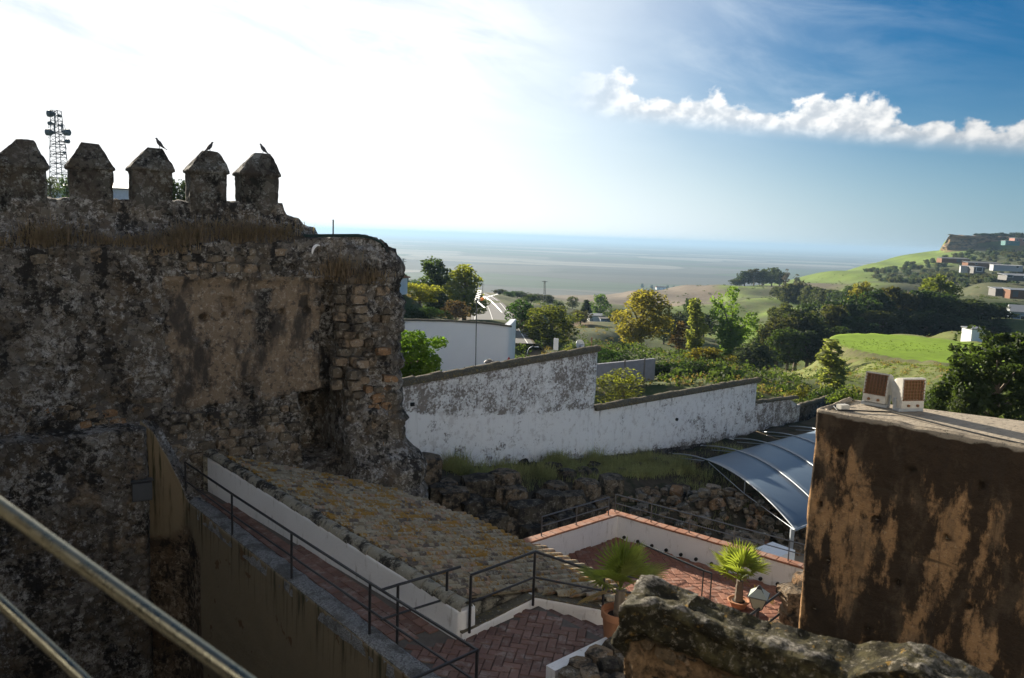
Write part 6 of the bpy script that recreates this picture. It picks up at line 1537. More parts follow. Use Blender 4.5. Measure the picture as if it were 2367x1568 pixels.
for i, (px, yt, d, w_) in enumerate(((1560, 716, 200, 66), (1590, 688, 215, 40), (1625, 720, 205, 60), (1535, 740, 195, 50))):
    T('round' if i != 1 else 'euc', px, yt, d, ['broad dark green tree in the middle of the clump behind the slender poplar', 'tall thin dark tree rising from the clump behind the slender poplar', 'rightmost dark green tree of the clump behind the slender poplar', 'leftmost dark green tree of the clump behind the slender poplar'][i], (0.034, 0.052, 0.024), w_, 'dark trees behind the slender poplar', var=i, n=2200)
T('bush', 1640, 800, 96, 'yellow-leaved shrub at the foot of the three-lobed tree', VY, 90, var=3, n=2600, size=0.04, cat='bush', gap=0.08)
for i, (px, yt, d, w_) in enumerate(((1465, 812, 72, 130), (1560, 822, 70, 110), (1640, 830, 66, 120), (1400, 800, 84, 90), (1700, 846, 70, 90), (1350, 790, 95, 110))):
    T('bush', px, yt, d, '%s dark dense bush from the left behind the coping of the white wall' % ORD[[2, 3, 4, 1, 5, 0][i]], (0.024, 0.044, 0.014), w_, 'dark bushes behind the white wall', var=i % 3, n=3800, size=0.034, cat='bush', ybase=None)
T('bush', 1440, 848, 45, 'sparse yellow-green climber behind the stepped part of the white wall', (0.16, 0.155, 0.04), 150, var=4, n=2600, size=0.028, gap=0.16, cat='bush', ybase=945)
T('bush', 1310, 788, 42, 'small potted-looking shrub showing just above the white wall coping', (0.10, 0.13, 0.05), 44, var=5, n=900, size=0.05, cat='bush', ybase=850)
T('bush', 1305, 800, 47, 'leafy green shrub left of the satellite dish', MID, 60, var=1, n=1500, size=0.05, cat='bush', ybase=870)
for i, (px, yt, d, w_) in enumerate(((1745, 792, 118, 92), (1700, 800, 150, 70))):
    T('round', px, yt, d, 'grey-green round tree right of the three-lobed tree' if i == 0 else 'small grey-green tree right behind the three-lobed tree', (0.062, 0.078, 0.046), w_, var=6 + i, n=3000)
# the dark grove
gi = 0
for (px, yt, d, w_) in ((1800, 728, 165, 92), (1842, 716, 172, 88), (1776, 752, 168, 60), (1880, 720, 178, 84), (1915, 700, 184, 80), (1950, 690, 190, 84), (1985, 676, 196, 80), (2015, 664, 200, 76), (2052, 660, 204, 84), (2090, 664, 206, 80), (2125, 668, 206, 84), (2160, 676, 204, 84), (2200, 690, 200, 80), (2240, 690, 200, 84), (2275, 700, 205, 76), (2305, 715, 205, 70),
                        (1825, 760, 158, 70), (1870, 762, 164, 80), (1925, 748, 172, 80), (1975, 730, 180, 84), (2030, 716, 186, 84), (2085, 712, 192, 84), (2140, 716, 194, 84), (2190, 726, 194, 80), (2240, 735, 192, 76), (2290, 748, 190, 70), (2320, 700, 240, 60), (1860, 690, 230, 60), (1810, 700, 240, 60)):
    T('euc' if gi % 3 else 'round', px, yt, d, '%s dark eucalyptus from the left in the %s row of the grove' % (ORD[{0: 1, 1: 2, 2: 0}.get(gi, gi)] if gi < 16 else ORD[gi - 16] if gi < 26 else ORD[{26: 2, 27: 1, 28: 0}[gi]], 'back' if gi < 16 else 'front' if gi < 26 else 'farthest'), (0.033, 0.050, 0.020) if gi % 4 else (0.055, 0.068, 0.024), w_ * 1.15, 'dark eucalyptus grove', var=gi % 5, n=3600, size=0.030); gi += 1
T('euc', 2158, 632, 215, 'bright yellow-green crown rising out of the dark grove', (0.13, 0.15, 0.035), 86, var=3, n=3600, size=0.028)
T('euc', 1985, 648, 230, 'ochre-tinted tree at the upper edge of the dark grove', (0.17, 0.145, 0.04), 70, var=4, n=3000, size=0.028)
for i, (px, yt, d, w_) in enumerate(((1815, 655, 400, 46), (1840, 650, 400, 44), (1862, 660, 380, 46), (1885, 664, 370, 44), (1905, 668, 360, 44), (1930, 672, 340, 46), (1955, 660, 330, 40), (1790, 662, 430, 36))):
    T('euc', px, yt, d, '%s tree from the left in the hazy row above the dark grove' % ORD[[1, 2, 3, 4, 5, 6, 7, 0][i]], (0.060, 0.072, 0.040), w_, 'hazy row of trees above the grove', var=i % 5, n=1500, size=0.042)
for i, (px, yt, d, w_) in enumerate(((1693, 645, 620, 26), (1712, 626, 620, 28), (1733, 620, 620, 30), (1752, 622, 620, 26), (1774, 617, 610, 28), (1792, 626, 600, 24), (1755, 630, 640, 30), (1700, 640, 640, 30))):
    T('euc', px, yt, d, '%s tree from the left in the copse on the brown hill crest' % ORD[[0, 2, 3, 4, 6, 7, 5, 1][i]], (0.048, 0.062, 0.034), w_ * 1.2, 'copse on the hill crest', var=i % 5, n=1300, size=0.045)
for i, (px, yt, d, w_) in enumerate(((1806, 622, 560, 14), (1830, 634, 540, 18))):
    T('slim', px, yt, d, ['bare grey tree right beside the copse on the hill crest', 'second bare grey tree further right of the hill crest copse'][i], (0.09, 0.075, 0.065), w_, 'bare trees by the copse', var=3, n=500, size=0.03, gap=0.2)
# hillside olives and scrub
oi = 0; o_r = random.Random(4)
for row in range(13):
    for col in range(21):
        px = 1990 + col * 21 + row * 6 + o_r.uniform(-8, 8); d = 770 - row * 27 + o_r.uniform(-9, 9)
        if px < 1985 + row * 4 or px > 2440 or (px > 2330 and row > 7): continue
        if row > 10 and px < 2180: continue
        g_ = ground_at(px, d); crown, tr, pw = proto('bush', oi % 3, 700, 0.085); h = o_r.uniform(4.0, 5.6)
        t = thing('olive_tree', 'silvery olive tree on the hillside grove below the cliff', 'tree', g_, 'olive trees on the hillside'); t.scale = (h * 1.25, h * 1.25, h)
        o = bpy.data.objects.new('crown', crown); link(o, t); o.color = (0.070 * o_r.uniform(0.8, 1.2), 0.082, 0.056, 1); oi += 1
for i in range(16):
    px = 2236 + i * 13 + o_r.uniform(-3, 3); d = 985 + o_r.uniform(-6, 25); T('round', px, 539 - o_r.uniform(0, 4) - (6 if i > 11 else 0), d, '%s dark pine from the left on the mesa top above the cliff' % ORD[i], (0.022, 0.034, 0.014), 22, 'pines on the mesa', var=i % 3, n=700, size=0.07)
for i in range(26):
    px = 2215 + o_r.uniform(0, 230); d = 800 + o_r.uniform(0, 125); g_ = ground_at(px, d); crown, tr, pw = proto('bush', i % 3, 700, 0.085); h = o_r.uniform(4, 8)
    t = thing('scrub_bush', 'dark scrub bush on the steep slope under the cliff', 'bush', g_, 'scrub under the cliff'); t.scale = (h * 1.5, h * 1.5, h); o = bpy.data.objects.new('crown', crown); link(o, t); o.color = (0.030, 0.040, 0.018, 1)
# near right: big tree, sapling, shrubs under the mound
T('round', 2292, 752, 37, 'large leafy dark tree behind the right end of the stained wall', (0.042, 0.058, 0.019), 250, var=11, n=15000, size=0.020, gap=0.22, ybase=1010)
T('slim', 1915, 785, 66, 'pale slender sapling in front of the mound slope', (0.20, 0.21, 0.08), 62, var=5, n=1700, size=0.026, gap=0.12, ybase=935)
T('round', 1862, 812, 68, 'thin light green young tree left of the pale sapling', (0.10, 0.125, 0.045), 46, var=12, n=900, size=0.035, gap=0.2, ybase=925) if False else None
for i, (px, yt, d, w_) in enumerate(((1800, 872, 62, 80), (1850, 880, 58, 90), (1905, 868, 54, 80), (1955, 880, 48, 90), (2010, 888, 44, 90), (2180, 870, 42, 90), (2150, 885, 38, 80), (1770, 890, 60, 50), (2230, 900, 36, 90))):
    T('bush', px, yt, d, '%s low leafy shrub from the left at the bottom of the mound slope' % ORD[[1, 2, 3, 4, 5, 7, 6, 0, 8][i]], (0.075, 0.095, 0.026) if i % 2 else (0.040, 0.062, 0.018), w_, 'shrubs below the mound', var=i % 4, n=2600, size=0.036, cat='bush', ybase=980)
T('round', 950, 756, 36, 'glossy bright green lemon-like tree between castle wall and white house wall', (0.080, 0.160, 0.020), 150, var=13, n=11000, size=0.022, ybase=925)
for i in range(22):
    px = 1615 + o_r.uniform(0, 44); d = 1900 + o_r.uniform(-60, 90); g_ = ground_at(px, d); crown, tr, pw = proto('bush', i % 3, 700, 0.085)
    t = thing('plain_tree', 'hazy tree of the oval wood far out on the plain', 'tree', g_, 'oval wood on the plain'); t.scale = (17, 17, 13); o = bpy.data.objects.new('crown', crown); link(o, t); o.color = (0.035, 0.05, 0.025, 1)
for i, (px, d) in enumerate(((1478, 2150), (1500, 2100), (1536, 2100), (1550, 2090))):
    g_ = ground_at(px, d); t = thing('plain_tree', '%s small hazy tree from the left beside the white farmhouse on the plain' % ORD[i], 'tree', g_, 'farmhouse trees'); t.scale = (11, 11, 13); o = bpy.data.objects.new('crown', proto('bush', 1, 700, 0.085)[0]); link(o, t); o.color = (0.035, 0.05, 0.025, 1)

# ------------------------------------------------------------------ buildings
def house(px, d, w_, dep, h, label, wm, rm, yaw=0.0, roof='gable', rh=1.2, wins=(), name='house', cat='house', door=None, base=None, z_=None):
    g_ = ground_at(px, d) if base is None else atd(px, base, d)
    if z_ is not None: g_.z = z_
    t = thing(name, label, cat, g_); X_ = Vector((math.cos(yaw), math.sin(yaw), 0)); Y_ = Vector((-X_.y, X_.x, 0)); Zv = Vector((0, 0, 1))
    mb = MB(); mb.box(g_ + Zv * (h / 2 - 0.4), (w_, dep, h + 0.8), X_, Y_); mb.build('wall', wm, t)
    mb = MB(); o_ = 0.35; o_ = min(0.35, 0.06 * w_); a, b = w_ / 2 + o_, dep / 2 + o_; P_ = lambda x, y, z: g_ + X_ * x + Y_ * y + Zv * (h + z)
    if roof == 'gable':
        mb.add([P_(-a, -b, 0), P_(a, -b, 0), P_(a, b, 0), P_(-a, b, 0), P_(-a, 0, rh), P_(a, 0, rh), P_(-a, -b, -0.15), P_(a, -b, -0.15), P_(a, b, -0.15), P_(-a, b, -0.15)], [(0, 1, 5, 4), (2, 3, 4, 5), (0, 4, 3, 9, 6), (1, 7, 8, 2, 5), (0, 6, 7, 1), (2, 8, 9, 3), (6, 9, 8, 7)])
    else:
        mb.add([P_(-a, -b, 0.004), P_(a, -b, 0.004), P_(a, b, rh), P_(-a, b, rh), P_(-a, -b, 0.2), P_(a, -b, 0.2), P_(a, b, rh + 0.2), P_(-a, b, rh + 0.2)], [(3, 2, 1, 0), (4, 5, 6, 7), (0, 1, 5, 4), (1, 2, 6, 5), (2, 3, 7, 6), (3, 0, 4, 7)])
    mb.build('roof', rm, t)
    for (x, z, ww_, hh_) in wins:
        mb = MB(); mb.box(g_ + X_ * x - Y_ * (dep / 2 + 0.0) + Zv * z, (ww_, 0.12, hh_), X_, Y_); wn = mb.build('window', M_white_far, t); mb = MB(); mb.box(g_ + X_ * x - Y_ * (dep / 2 + 0.06) + Zv * z, (ww_ * 0.84, 0.06, hh_ * 0.84), X_, Y_); mb.build('pane', M_glassdark, wn)
    if door:
        mb = MB(); mb.box(g_ + X_ * door[0] - Y_ * (dep / 2) + Zv * (door[2] / 2), (door[1], 0.14, door[2]), X_, Y_); mb.build('door', M_roofdark, t)
    return t
house(876, 108, 5.2, 7, 1.7, 'white house with clay roof peeping past the castle wall edge', M_white_far, M_roofred, R(-20), 'gable', 0.6, [(1.9, 0.9, 0.7, 0.8)], base=668)
house(137, 95, 12, 8, 4.0, 'pale building seen between the first two merlons', flat('pale_blue_render', (0.55, 0.62, 0.68), 0.9), M_roofgrey, R(5), 'shed', 0.3, [(-3, 2, 1, 1.3), (0, 2, 1, 1.3), (3, 2, 1, 1.3)], base=520)
house(285, 92, 9, 8, 4.6, 'pale house with small hipped roof seen between second and third merlons', flat('pale_blue_render', (0.55, 0.60, 0.66), 0.9), M_roofgrey, R(4), 'gable', 0.7, [(-1, 2, 1, 1.3)], base=530)
house(693, 70, 0.5, 0.8, 1.5, 'small pale hut showing beside the broken parapet end', M_white_far, M_roofgrey, 0, 'shed', 0.1, [(0.05, 1.0, 0.15, 0.2)], base=565, cat='hut')
T('round', 418, 408, 60, 'dark leafy tree between the third and fourth merlons', (0.03, 0.05, 0.02), 70, var=14, n=3000, ybase=520)
T('round', 118, 405, 75, 'small tree at the foot of the antenna mast', (0.04, 0.06, 0.025), 40, var=3, n=1500, ybase=470)
T('round', 156, 400, 78, 'small tree right of the antenna mast, by the second merlon', (0.04, 0.06, 0.025), 36, var=4, n=1500, ybase=470)
house(1376, 255, 5.0, 4, 2.2, 'small white farm shed among trees in the valley', M_white_far, M_roofgrey, R(10), 'shed', 0.35, [(1.2, 1.0, 0.9, 0.8)], cat='shed', base=745)
house(1398, 250, 3.4, 3, 1.8, 'little pale hut right of the farm shed', M_blueshed, M_roofdark, R(5), 'shed', 0.2, [(0, 1.0, 0.8, 0.7)], cat='shed', base=750)
house(1520, 2080, 26, 10, 6, 'white farmhouse far out on the plain', M_white_far, M_roofred, R(10), 'gable', 3, [(-6, 3, 2, 2), (6, 3, 2, 2)])
house(1388, 1650, 40, 10, 3.5, 'long low farm building on the pale near plain', flat('dull_grey_wall', (0.30, 0.31, 0.30), 0.9), M_roofgrey, R(0), 'gable', 2, [(-10, 2, 3, 1.5), (8, 2, 3, 1.5)])
house(2085, 5200, 40, 20, 14, 'tiny white farm left of the second one on the far plain', M_white_far, M_roofgrey, 0, 'gable', 5)
house(2203, 4700, 50, 20, 14, 'tiny white farm nearest the hill on the far plain', M_white_far, M_roofgrey, 0, 'gable', 5)
# sheds on the right-hand hillside
house(2203, 640, 22, 10, 2.6, 'long brown shed under the cliff, leftmost on the hillside', M_brickwall, M_roofdark, R(-6), 'shed', 1.0, door=(2, 3, 2.6), cat='shed', base=606)
house(2268, 600, 24, 10, 2.4, 'low brown shed right of the leftmost one under the cliff', M_brickwall, M_roofdark, R(-6), 'shed', 1.0, [(-6, 2, 2, 1.4), (5, 2, 2, 1.4)], cat='shed', base=616)
house(2236, 470, 8, 8, 3.0, 'small white building with dark open bay on the hillside', M_white_dull, M_roofgrey, R(-25), 'shed', 0.3, [(2.2, 1.8, 2.5, 2.6)], cat='building', base=628)
house(2256, 462, 6, 8, 2.8, 'dark open barn joined to the small white building', M_roofdark, M_roofgrey, R(-8), 'shed', 0.3, [(0, 1.8, 3.5, 2.8)], cat='barn', base=629)
house(2325, 470, 16, 6, 2.6, 'long plain white shed high on the right edge hillside', M_white_dull, M_white_dull, R(-12), 'shed', 0.2, [(5, 2.0, 1.6, 1.4)], cat='shed', base=624)
house(2352, 400, 15, 9, 1.6, 'flat grey roofed shed below the long white shed', M_roofdark, M_roofgrey, R(-6), 'shed', 0.8, [(-6, 1.4, 3, 1.4), (2, 1.4, 3, 1.4)], cat='shed', base=645)
house(2316, 330, 8, 7, 2.2, 'dark hut with pale roof on the right hillside', M_roofdark, M_roofgrey, R(-10), 'shed', 0.4, [(0, 1.5, 2, 1.4)], cat='hut', base=680)
house(2350, 322, 8, 7, 2.8, 'brown brick hut at the right edge beside the dark hut', M_brickwall, M_roofgrey, R(-10), 'shed', 0.4, door=(-2, 2, 2.4), cat='hut', base=686)
house(2392, 215, 13, 12, 5.0, 'large pale blue building with grey roof at the right edge', M_blueshed, M_roofgrey, R(-28), 'gable', 1.6, [(-3.5, 3.4, 1.6, 1.3), (0, 3.4, 1.6, 1.3), (3.5, 3.4, 1.6, 1.3)], cat='building', base=762)
house(2247, 142, 2.7, 2.4, 1.9, 'small white hut on the grass beyond the mound', M_white_far, M_roofgrey, R(12), 'shed', 0.15, [(0.5, 1.1, 0.5, 0.5)], cat='hut', base=784)
house(2352, 880, 14, 10, 7, 'salmon and white hilltop building at the right edge', M_pinkred, M_roofgrey, 0, 'shed', 0.5, [(-4, 5, 2, 2), (3, 5, 2, 2)], cat='building', base=566)
house(2335, 870, 16, 8, 4, 'low teal building beside the salmon hilltop building', M_teal, M_roofgrey, 0, 'shed', 0.3, [(-4, 2, 2, 1.5)], cat='building', base=566)
for k, (x, wd_, hh_) in enumerate(((-19, 13, 21), (-5, 14, 23), (9.5, 14, 20), (24, 14, 22), (-33, 13, 20))):  # unseen white houses added to bounce sunlight onto the shaded walls
    g_ = Vector((x, -14.5 - (k % 2) * 1.5, -9.0)); t = thing('bounce_house', 'unseen white house added behind the viewpoint for bounce light, %s from the left' % ORD[[1, 2, 3, 4, 0][k]], 'house', g_, 'bounce houses added behind the viewpoint')
    mb = MB(); mb.box(g_ + Vector((0, 0, hh_ / 2)), (wd_, 9, hh_)); mb.build('wall', M_white_far, t); mb = MB(); mb.box(g_ + Vector((0, 0, hh_ + 0.15)), (wd_ + 0.5, 9.5, 0.3)); mb.build('roof', M_roofred, t)
    for i in range(3):
        for j in range(4): mb = MB(); mb.box(g_ + Vector((-4 + 4 * i, 4.5, 3 + 4 * j)), (1.0, 0.12, 1.6)); wn = mb.build('window', M_bark, t); mb = MB(); mb.box(g_ + Vector((-4 + 4 * i, 4.55, 3 + 4 * j)), (0.8, 0.08, 1.4)); mb.build('pane', M_glassdark, wn)
# white curved house wall beyond the castle
cw_px = [(880, 742, 56), (960, 742, 58), (1040, 744, 60), (1110, 748, 61.5), (1150, 752, 62), (1176, 756, 62.2)]
pts = [atd(a, b, d) for a, b, d in cw_px]; t = thing('house_wall', 'blank curved white house wall in front of the road and poplars', 'wall', Vz(pts[2], -11))
me = wall_sheet('wall', [plan(p) for p in pts] + [plan(pts[-1]) + Vector((0.6, 6, 0))], -13.0, lambda s, q: np.interp(np.arange(len(s)) / len(s), [0, 1], [0, 0]) + np.interp(q[:, 0], [p.x for p in pts], [p.z for p in pts]), lambda b, s, z, wd: fbm(b * 0.6, 3, 4) * 0.03 * (wd > -0.01), lambda b, s, z, wd: np.zeros((len(s), 3)), M_white_far, 0.25, 0.2, 0.5, 1); part_mesh('wall', me, t)
ct = barrel(0.62, 0.17, 0.19, 0.03, 5, M_coping, name='coping_tile'); Ls = 0.0
for a, b in zip(pts[:-1], pts[1:]):
    d = (b - a).normalized(); sd_ = Vector((d.y, -d.x, 0)).normalized(); up_ = d.cross(sd_); up_ = up_ if up_.z > 0 else -up_; x = 0
    while x < (b - a).length:
        part_mesh('coping_tile', ct, t, basis(d, up_.cross(d), up_, a + d * x - sd_ * 0.12) @ Matrix.Diagonal((1, 1.3, 0.8, 1))); x += 0.55
ch = atd(1131, 838, 40); t = thing('chimney', 'small dark capped chimney in front of the white house wall', 'chimney', ch - Vector((0, 0, 1)))
mb = MB(); mb.box(ch - Vector((0, 0, 0.55)), (0.34, 0.34, 1.1)); mb.build('stack', M_roofdark, t); mb = MB(); mb.box(ch + Vector((0, 0, 0.05)), (0.56, 0.56, 0.09), taper=0.7); mb.build('cap', M_roofdark, t); mb = MB(); mb.box(ch + Vector((0, 0, 0.13)), (0.22, 0.22, 0.09)); mb.build('cowl', M_roofdark, t)
# garden wall, fence and dish behind the stepped white wall
gw0, gw1 = atd(1376, 842, 58), atd(1512, 842, 62); t = thing('garden_wall', 'pale grey garden wall seen through the climber behind the white wall', 'wall', Vz(gw0, -11))
mb = MB(); d = plan(gw1 - gw0).normalized(); mb.box(Vz((gw0 + gw1) / 2, gw0.z - 0.9), (plan(gw1 - gw0).length, 0.25, 1.8), d, Vector((-d.y, d.x, 0))); mb.build('wall', flat('pale_render', (0.24, 0.245, 0.27), 0.9), t)
for k in (0.0, 0.48, 0.82): mb = MB(); p = gw0.lerp(gw1, k); mb.box(Vz(p, gw0.z - 0.85) - Vector((0, 0.16, 0)), (0.12, 0.12, 2.0)); mb.build('pilaster', M_roofdark, t)
fp = [atd(1382, 882, 43.0), atd(1492, 892, 45.5)]; t = thing('iron_fence', 'thin iron bar fence behind the stepped part of the white wall', 'fence', Vz(fp[0], -8))
for zt_ in (0.0, -0.75): mb = MB(); mb.tube([fp[0] + Vector((0, 0, zt_)), fp[1] + Vector((0, 0, zt_))], 0.016, 5); mb.build('rail', M_mast, t)
for k in range(34): p = fp[0].lerp(fp[1], k / 33); mb = MB(); mb.tube([p - Vector((0, 0, 1.1)), p + Vector((0, 0, 0.03))], 0.008, 4); mb.build('bar', M_mast, t)
dc = atd(1341, 797, 44); t = thing('satellite_dish', 'small pale satellite dish above the white wall coping', 'dish', dc - Vector((0, 0, 1.2)))
mb = MB(); mb.lathe([(0.02, 0.10), (0.18, 0.07), (0.30, 0.0), (0.30, -0.02), (0.18, 0.05), (0.02, 0.08)], dc, 18, (-0.5, 0.8, -0.25)); mb.build('reflector', M_galv, t, True)
mb = MB(); mb.tube([dc - Vector((0, 0, 1.2)), dc - Vector((0, 0, 0.05))], 0.025, 6); mb.build('stand', M_mast, t); mb = MB(); mb.tube([dc, dc + Vector((0.25, -0.35, 0.05))], 0.012, 5); mb.build('feed_arm', M_mast, t)
pn = atd(1285, 796, 46); mb = MB(); mb.box(pn, (0.30, 0.06, 0.7), (0.8, -0.5, 0), (0.5, 0.8, 0)); t = mb.build('board', M_white_far); tag(t, 'tilted white board standing above the white wall coping', 'board')
sp_ = atd(1367, 800, 48); mb = MB(); mb.tube([sp_ - Vector((0, 0, 1.6)), sp_ + Vector((0, 0, 0.55))], 0.02, 5); mb.tube([sp_ + Vector((0, 0, 0.25)), sp_ + Vector((0, 0, 0.55))], 0.045, 6); tag(mb.build('stovepipe', M_brickwall), 'thin rusty stovepipe right of the satellite dish', 'pipe')
# TV aerial on its mast
a0, a1 = atd(1100, 848, 36), atd(1102, 688, 36); t = thing('tv_aerial', 'tall rusty TV aerial mast with grid reflector and orange dipole', 'aerial', a0)
mb = MB(); mb.tube([a0 - Vector((0, 0, 1)), a1], 0.024, 8); mb.build('mast', M_mast, t, True)
bd_ = Vector((0.85, 0.35, 0.28)).normalized(); hp = a1 - Vector((0, 0, 0.15)); sdv_ = bd_.cross(Vector((0, 0, 1))).normalized(); upv_ = sdv_.cross(bd_).normalized()
mb = MB(); mb.tube([hp, hp + bd_ * 1.1], 0.018, 6); mb.build('boom', M_galv, t)
for sg in (-1, 1):
    pd = (upv_ * sg * 0.9 + bd_ * 0.6).normalized(); mb = MB()
    for k in range(6): c = hp + pd * (0.06 + 0.085 * k); mb.tube([c - sdv_ * 0.28, c + sdv_ * 0.28], 0.011, 4)
    for k in (-1, 1): mb.tube([hp + sdv_ * 0.24 * k, hp + pd * 0.52 + sdv_ * 0.24 * k], 0.012, 4)
    mb.build('reflector', M_galv, t)
for k in range(9): c = hp + bd_ * (0.38 + 0.085 * k); mb = MB(); mb.tube([c - sdv_ * 0.11, c + sdv_ * 0.11], 0.011, 4); mb.build('director', M_galv, t)
mb = MB(); mb.box(hp + bd_ * 0.28, (0.13, 0.15, 0.11), bd_, sdv_); mb.build('dipole_box', M_orange, t)

# ------------------------------------------------------------------ road with markings, crash barrier, signs, lamps, poles
rc = [(1158, 800, 104), (1150, 772, 122), (1144, 748, 145), (1136, 724, 178), (1126, 704, 215), (1114, 690, 258), (1098, 680, 310)]
cp_ = [atd(a, b, d) for a, b, d in rc]
def crv(P_, n=60):
    out = []
    Q = [P_[0] * 2 - P_[1]] + P_ + [P_[-1] * 2 - P_[-2]]
    for i in range(1, len(Q) - 2):
        for k in range(n // (len(P_) - 1)):
            t_ = k / (n // (len(P_) - 1)); a, b, c, d = Q[i - 1], Q[i], Q[i + 1], Q[i + 2]
            out.append(0.5 * ((2 * b) + (c - a) * t_ + (2 * a - 5 * b + 4 * c - d) * t_ ** 2 + (3 * b - a - 3 * c + d) * t_ ** 3))
    return out + [P_[-1]]
rcv = crv(cp_)
def ribbon(name, off0, off1, lift, mat, parent=None, dash=None):
    mb = MB(); N_ = len(rcv); vs = []
    for i, p in enumerate(rcv):
        t_ = plan(rcv[min(i + 1, N_ - 1)] - rcv[max(i - 1, 0)]).normalized(); s_n = Vector((t_.y, -t_.x, 0)); vs += [p + s_n * off0 + Vector((0, 0, lift)), p + s_n * off1 + Vector((0, 0, lift))]
    fs = [(2 * i, 2 * i + 1, 2 * i + 3, 2 * i + 2) for i in range(N_ - 1) if dash is None or (i // dash) % 2 == 0]
    mb.add(vs, fs); return mb.build(name, mat, parent)
road = ribbon('road', -4.6, 4.4, 0.45, M_asphalt); tag(road, kind='structure')
def shoulder():
    mb = MB(); N_ = len(rcv); vs = []
    for i, p in enumerate(rcv):
        t_ = plan(rcv[min(i + 1, N_ - 1)] - rcv[max(i - 1, 0)]).normalized(); s_n = Vector((t_.y, -t_.x, 0)); vs += [p + s_n * -7.5 - Vector((0, 0, 1.4)), p + s_n * -4.8 + Vector((0, 0, 0.44)), p + s_n * 4.7 + Vector((0, 0, 0.44)), p + s_n * 7.5 - Vector((0, 0, 1.6))]
    mb.add(vs, [(4 * i + k, 4 * i + k + 1, 4 * i + k + 5, 4 * i + k + 4) for i in range(N_ - 1) for k in range(3)]); return mb.build('road_bank', M_earth)
tag(shoulder(), kind='structure')
ribbon('edge_line', -3.88, -3.74, 0.47, M_paint, road); ribbon('edge_line', 3.54, 3.68, 0.47, M_paint, road); ribbon('centre_line', -0.48, -0.35, 0.47, M_paint, road)
gpx = [(1112, 684, 262), (1128, 692, 235), (1146, 707, 200), (1162, 727, 172), (1175, 750, 148), (1181, 770, 130), (1176, 798, 106), (1168, 830, 88)]
gv = crv([atd(a, b, d) for a, b, d in gpx], 56); t = thing('crash_barrier', 'pale metal crash barrier curving along the right side of the road', 'barrier', gv[0])
mb = MB()
for dz_ in (0.0, 0.16): mb.tube([p + Vector((0, 0, dz_)) for p in gv], 0.12, 6)
mb.build('beam', M_road_sign, t, True)
for p in gv[::4]: mb = MB(); mb.box(p - Vector((0, 0, 0.8)), (0.12, 0.12, 1.6)); mb.build('post', M_galv, t)
sg = atd(1176, 838, 60); t = thing('road_sign', 'red and white triangular road sign at the right end of the white house wall', 'sign', sg - Vector((0, 0, 2)))
mb = MB(); mb.add([sg + Vector((x, y, z)) for y in (0, 0.04) for x, z in ((-0.45, -0.35), (0.45, -0.35), (0, 0.45))], [(0, 1, 2), (5, 4, 3), (0, 3, 4, 1), (1, 4, 5, 2), (2, 5, 3, 0)]); mb.build('plate', M_red, t)
mb = MB(); mb.add([sg + Vector((x, y, z)) for y in (-0.012, -0.004) for x, z in ((-0.29, -0.26), (0.29, -0.26), (0, 0.25))], [(0, 1, 2), (5, 4, 3), (0, 3, 4, 1), (1, 4, 5, 2), (2, 5, 3, 0)]); mb.build('face', M_road_sign, t)
mb = MB(); mb.tube([sg - Vector((0, -0.07, 2.4)), sg + Vector((0, 0.07, 0.2))], 0.035, 6); mb.build('pole', M_galv, t)
lp = atd(1219, 845, 72); t = thing('street_lamp', 'small curved street lamp beside the dirt track', 'lamp', lp - Vector((0, 0, 1)))
mb = MB(); top = atd(1219, 815, 72); mb.tube([lp - Vector((0, 0, 1.5)), top, top + Vector((0.15, 0, 0.4)), top + Vector((0.5, 0, 0.6)), top + Vector((0.75, 0, 0.58))], 0.045, 6); mb.build('pole', M_galv, t, True); mb = MB(); mb.box(top + Vector((0.85, 0, 0.56)), (0.4, 0.14, 0.09)); mb.build('lamp_head', M_galv, t)
def pole(px, y0, y1, d, label, r=0.12):
    b_, t_ = atd(px, y0, d), atd(px, y1, d); mb = MB(); mb.tube([b_ - Vector((0, 0, 2)), t_], [r, r * 0.6], 7); mb.box(t_ - Vector((0, 0, 0.5)), (r * 8, r, r)); tag(mb.build('utility_pole', M_bark), label, 'pole')
pole(1116, 690, 655, 250, 'thin utility pole behind the TV aerial'); pole(970, 660, 640, 300, 'thin utility pole left of the tall dark poplar')
pole(704, 560, 513, 110, 'thin pole beside the pale hut at the broken parapet end', 0.07)
def lattice(name, px, y0, y1, d, w0, w1, label, arms, nseg=9, r=0.09, cat='pylon', mat=M_mast):
    b_, t_ = atd(px[0], y0, d), atd(px[1], y1, d); t = thing(name, label, cat, b_); ax = t_ - b_
    cor = lambda f, sx, sy: b_ + ax * f + Vector((sx, sy, 0)) * lerp(w0, w1, f) / 2
    for sx, sy in ((-1, -1), (1, -1), (1, 1), (-1, 1)): mb = MB(); mb.tube([cor(0, sx, sy) - Vector((0, 0, 2)), cor(1, sx, sy)], r, 5); mb.build('leg', mat, t)
    mb = MB()
    for k in range(nseg):
        f0, f1 = k / nseg, (k + 1) / nseg; cs = ((-1, -1), (1, -1), (1, 1), (-1, 1))
        for i in range(4):
            a, b = cs[i], cs[(i + 1) % 4]; mb.tube([cor(f0, *a), cor(f1, *b)], r * 0.6, 4, False); mb.tube([cor(f1, *a), cor(f1, *b)], r * 0.5, 4, False)
    mb.build('bracing', mat, t)
    for (f, hw) in arms: mb = MB(); c = b_ + ax * f; mb.tube([c - Vector((hw, 0, 0)), c + Vector((0, 0, hw * 0.16)), c + Vector((hw, 0, 0))], r * 0.9, 4); mb.tube([c - Vector((hw, 0, 0)), c + Vector((hw, 0, 0))], r * 0.8, 4); mb.build('cross_arm', mat, t)
    return t, b_, ax
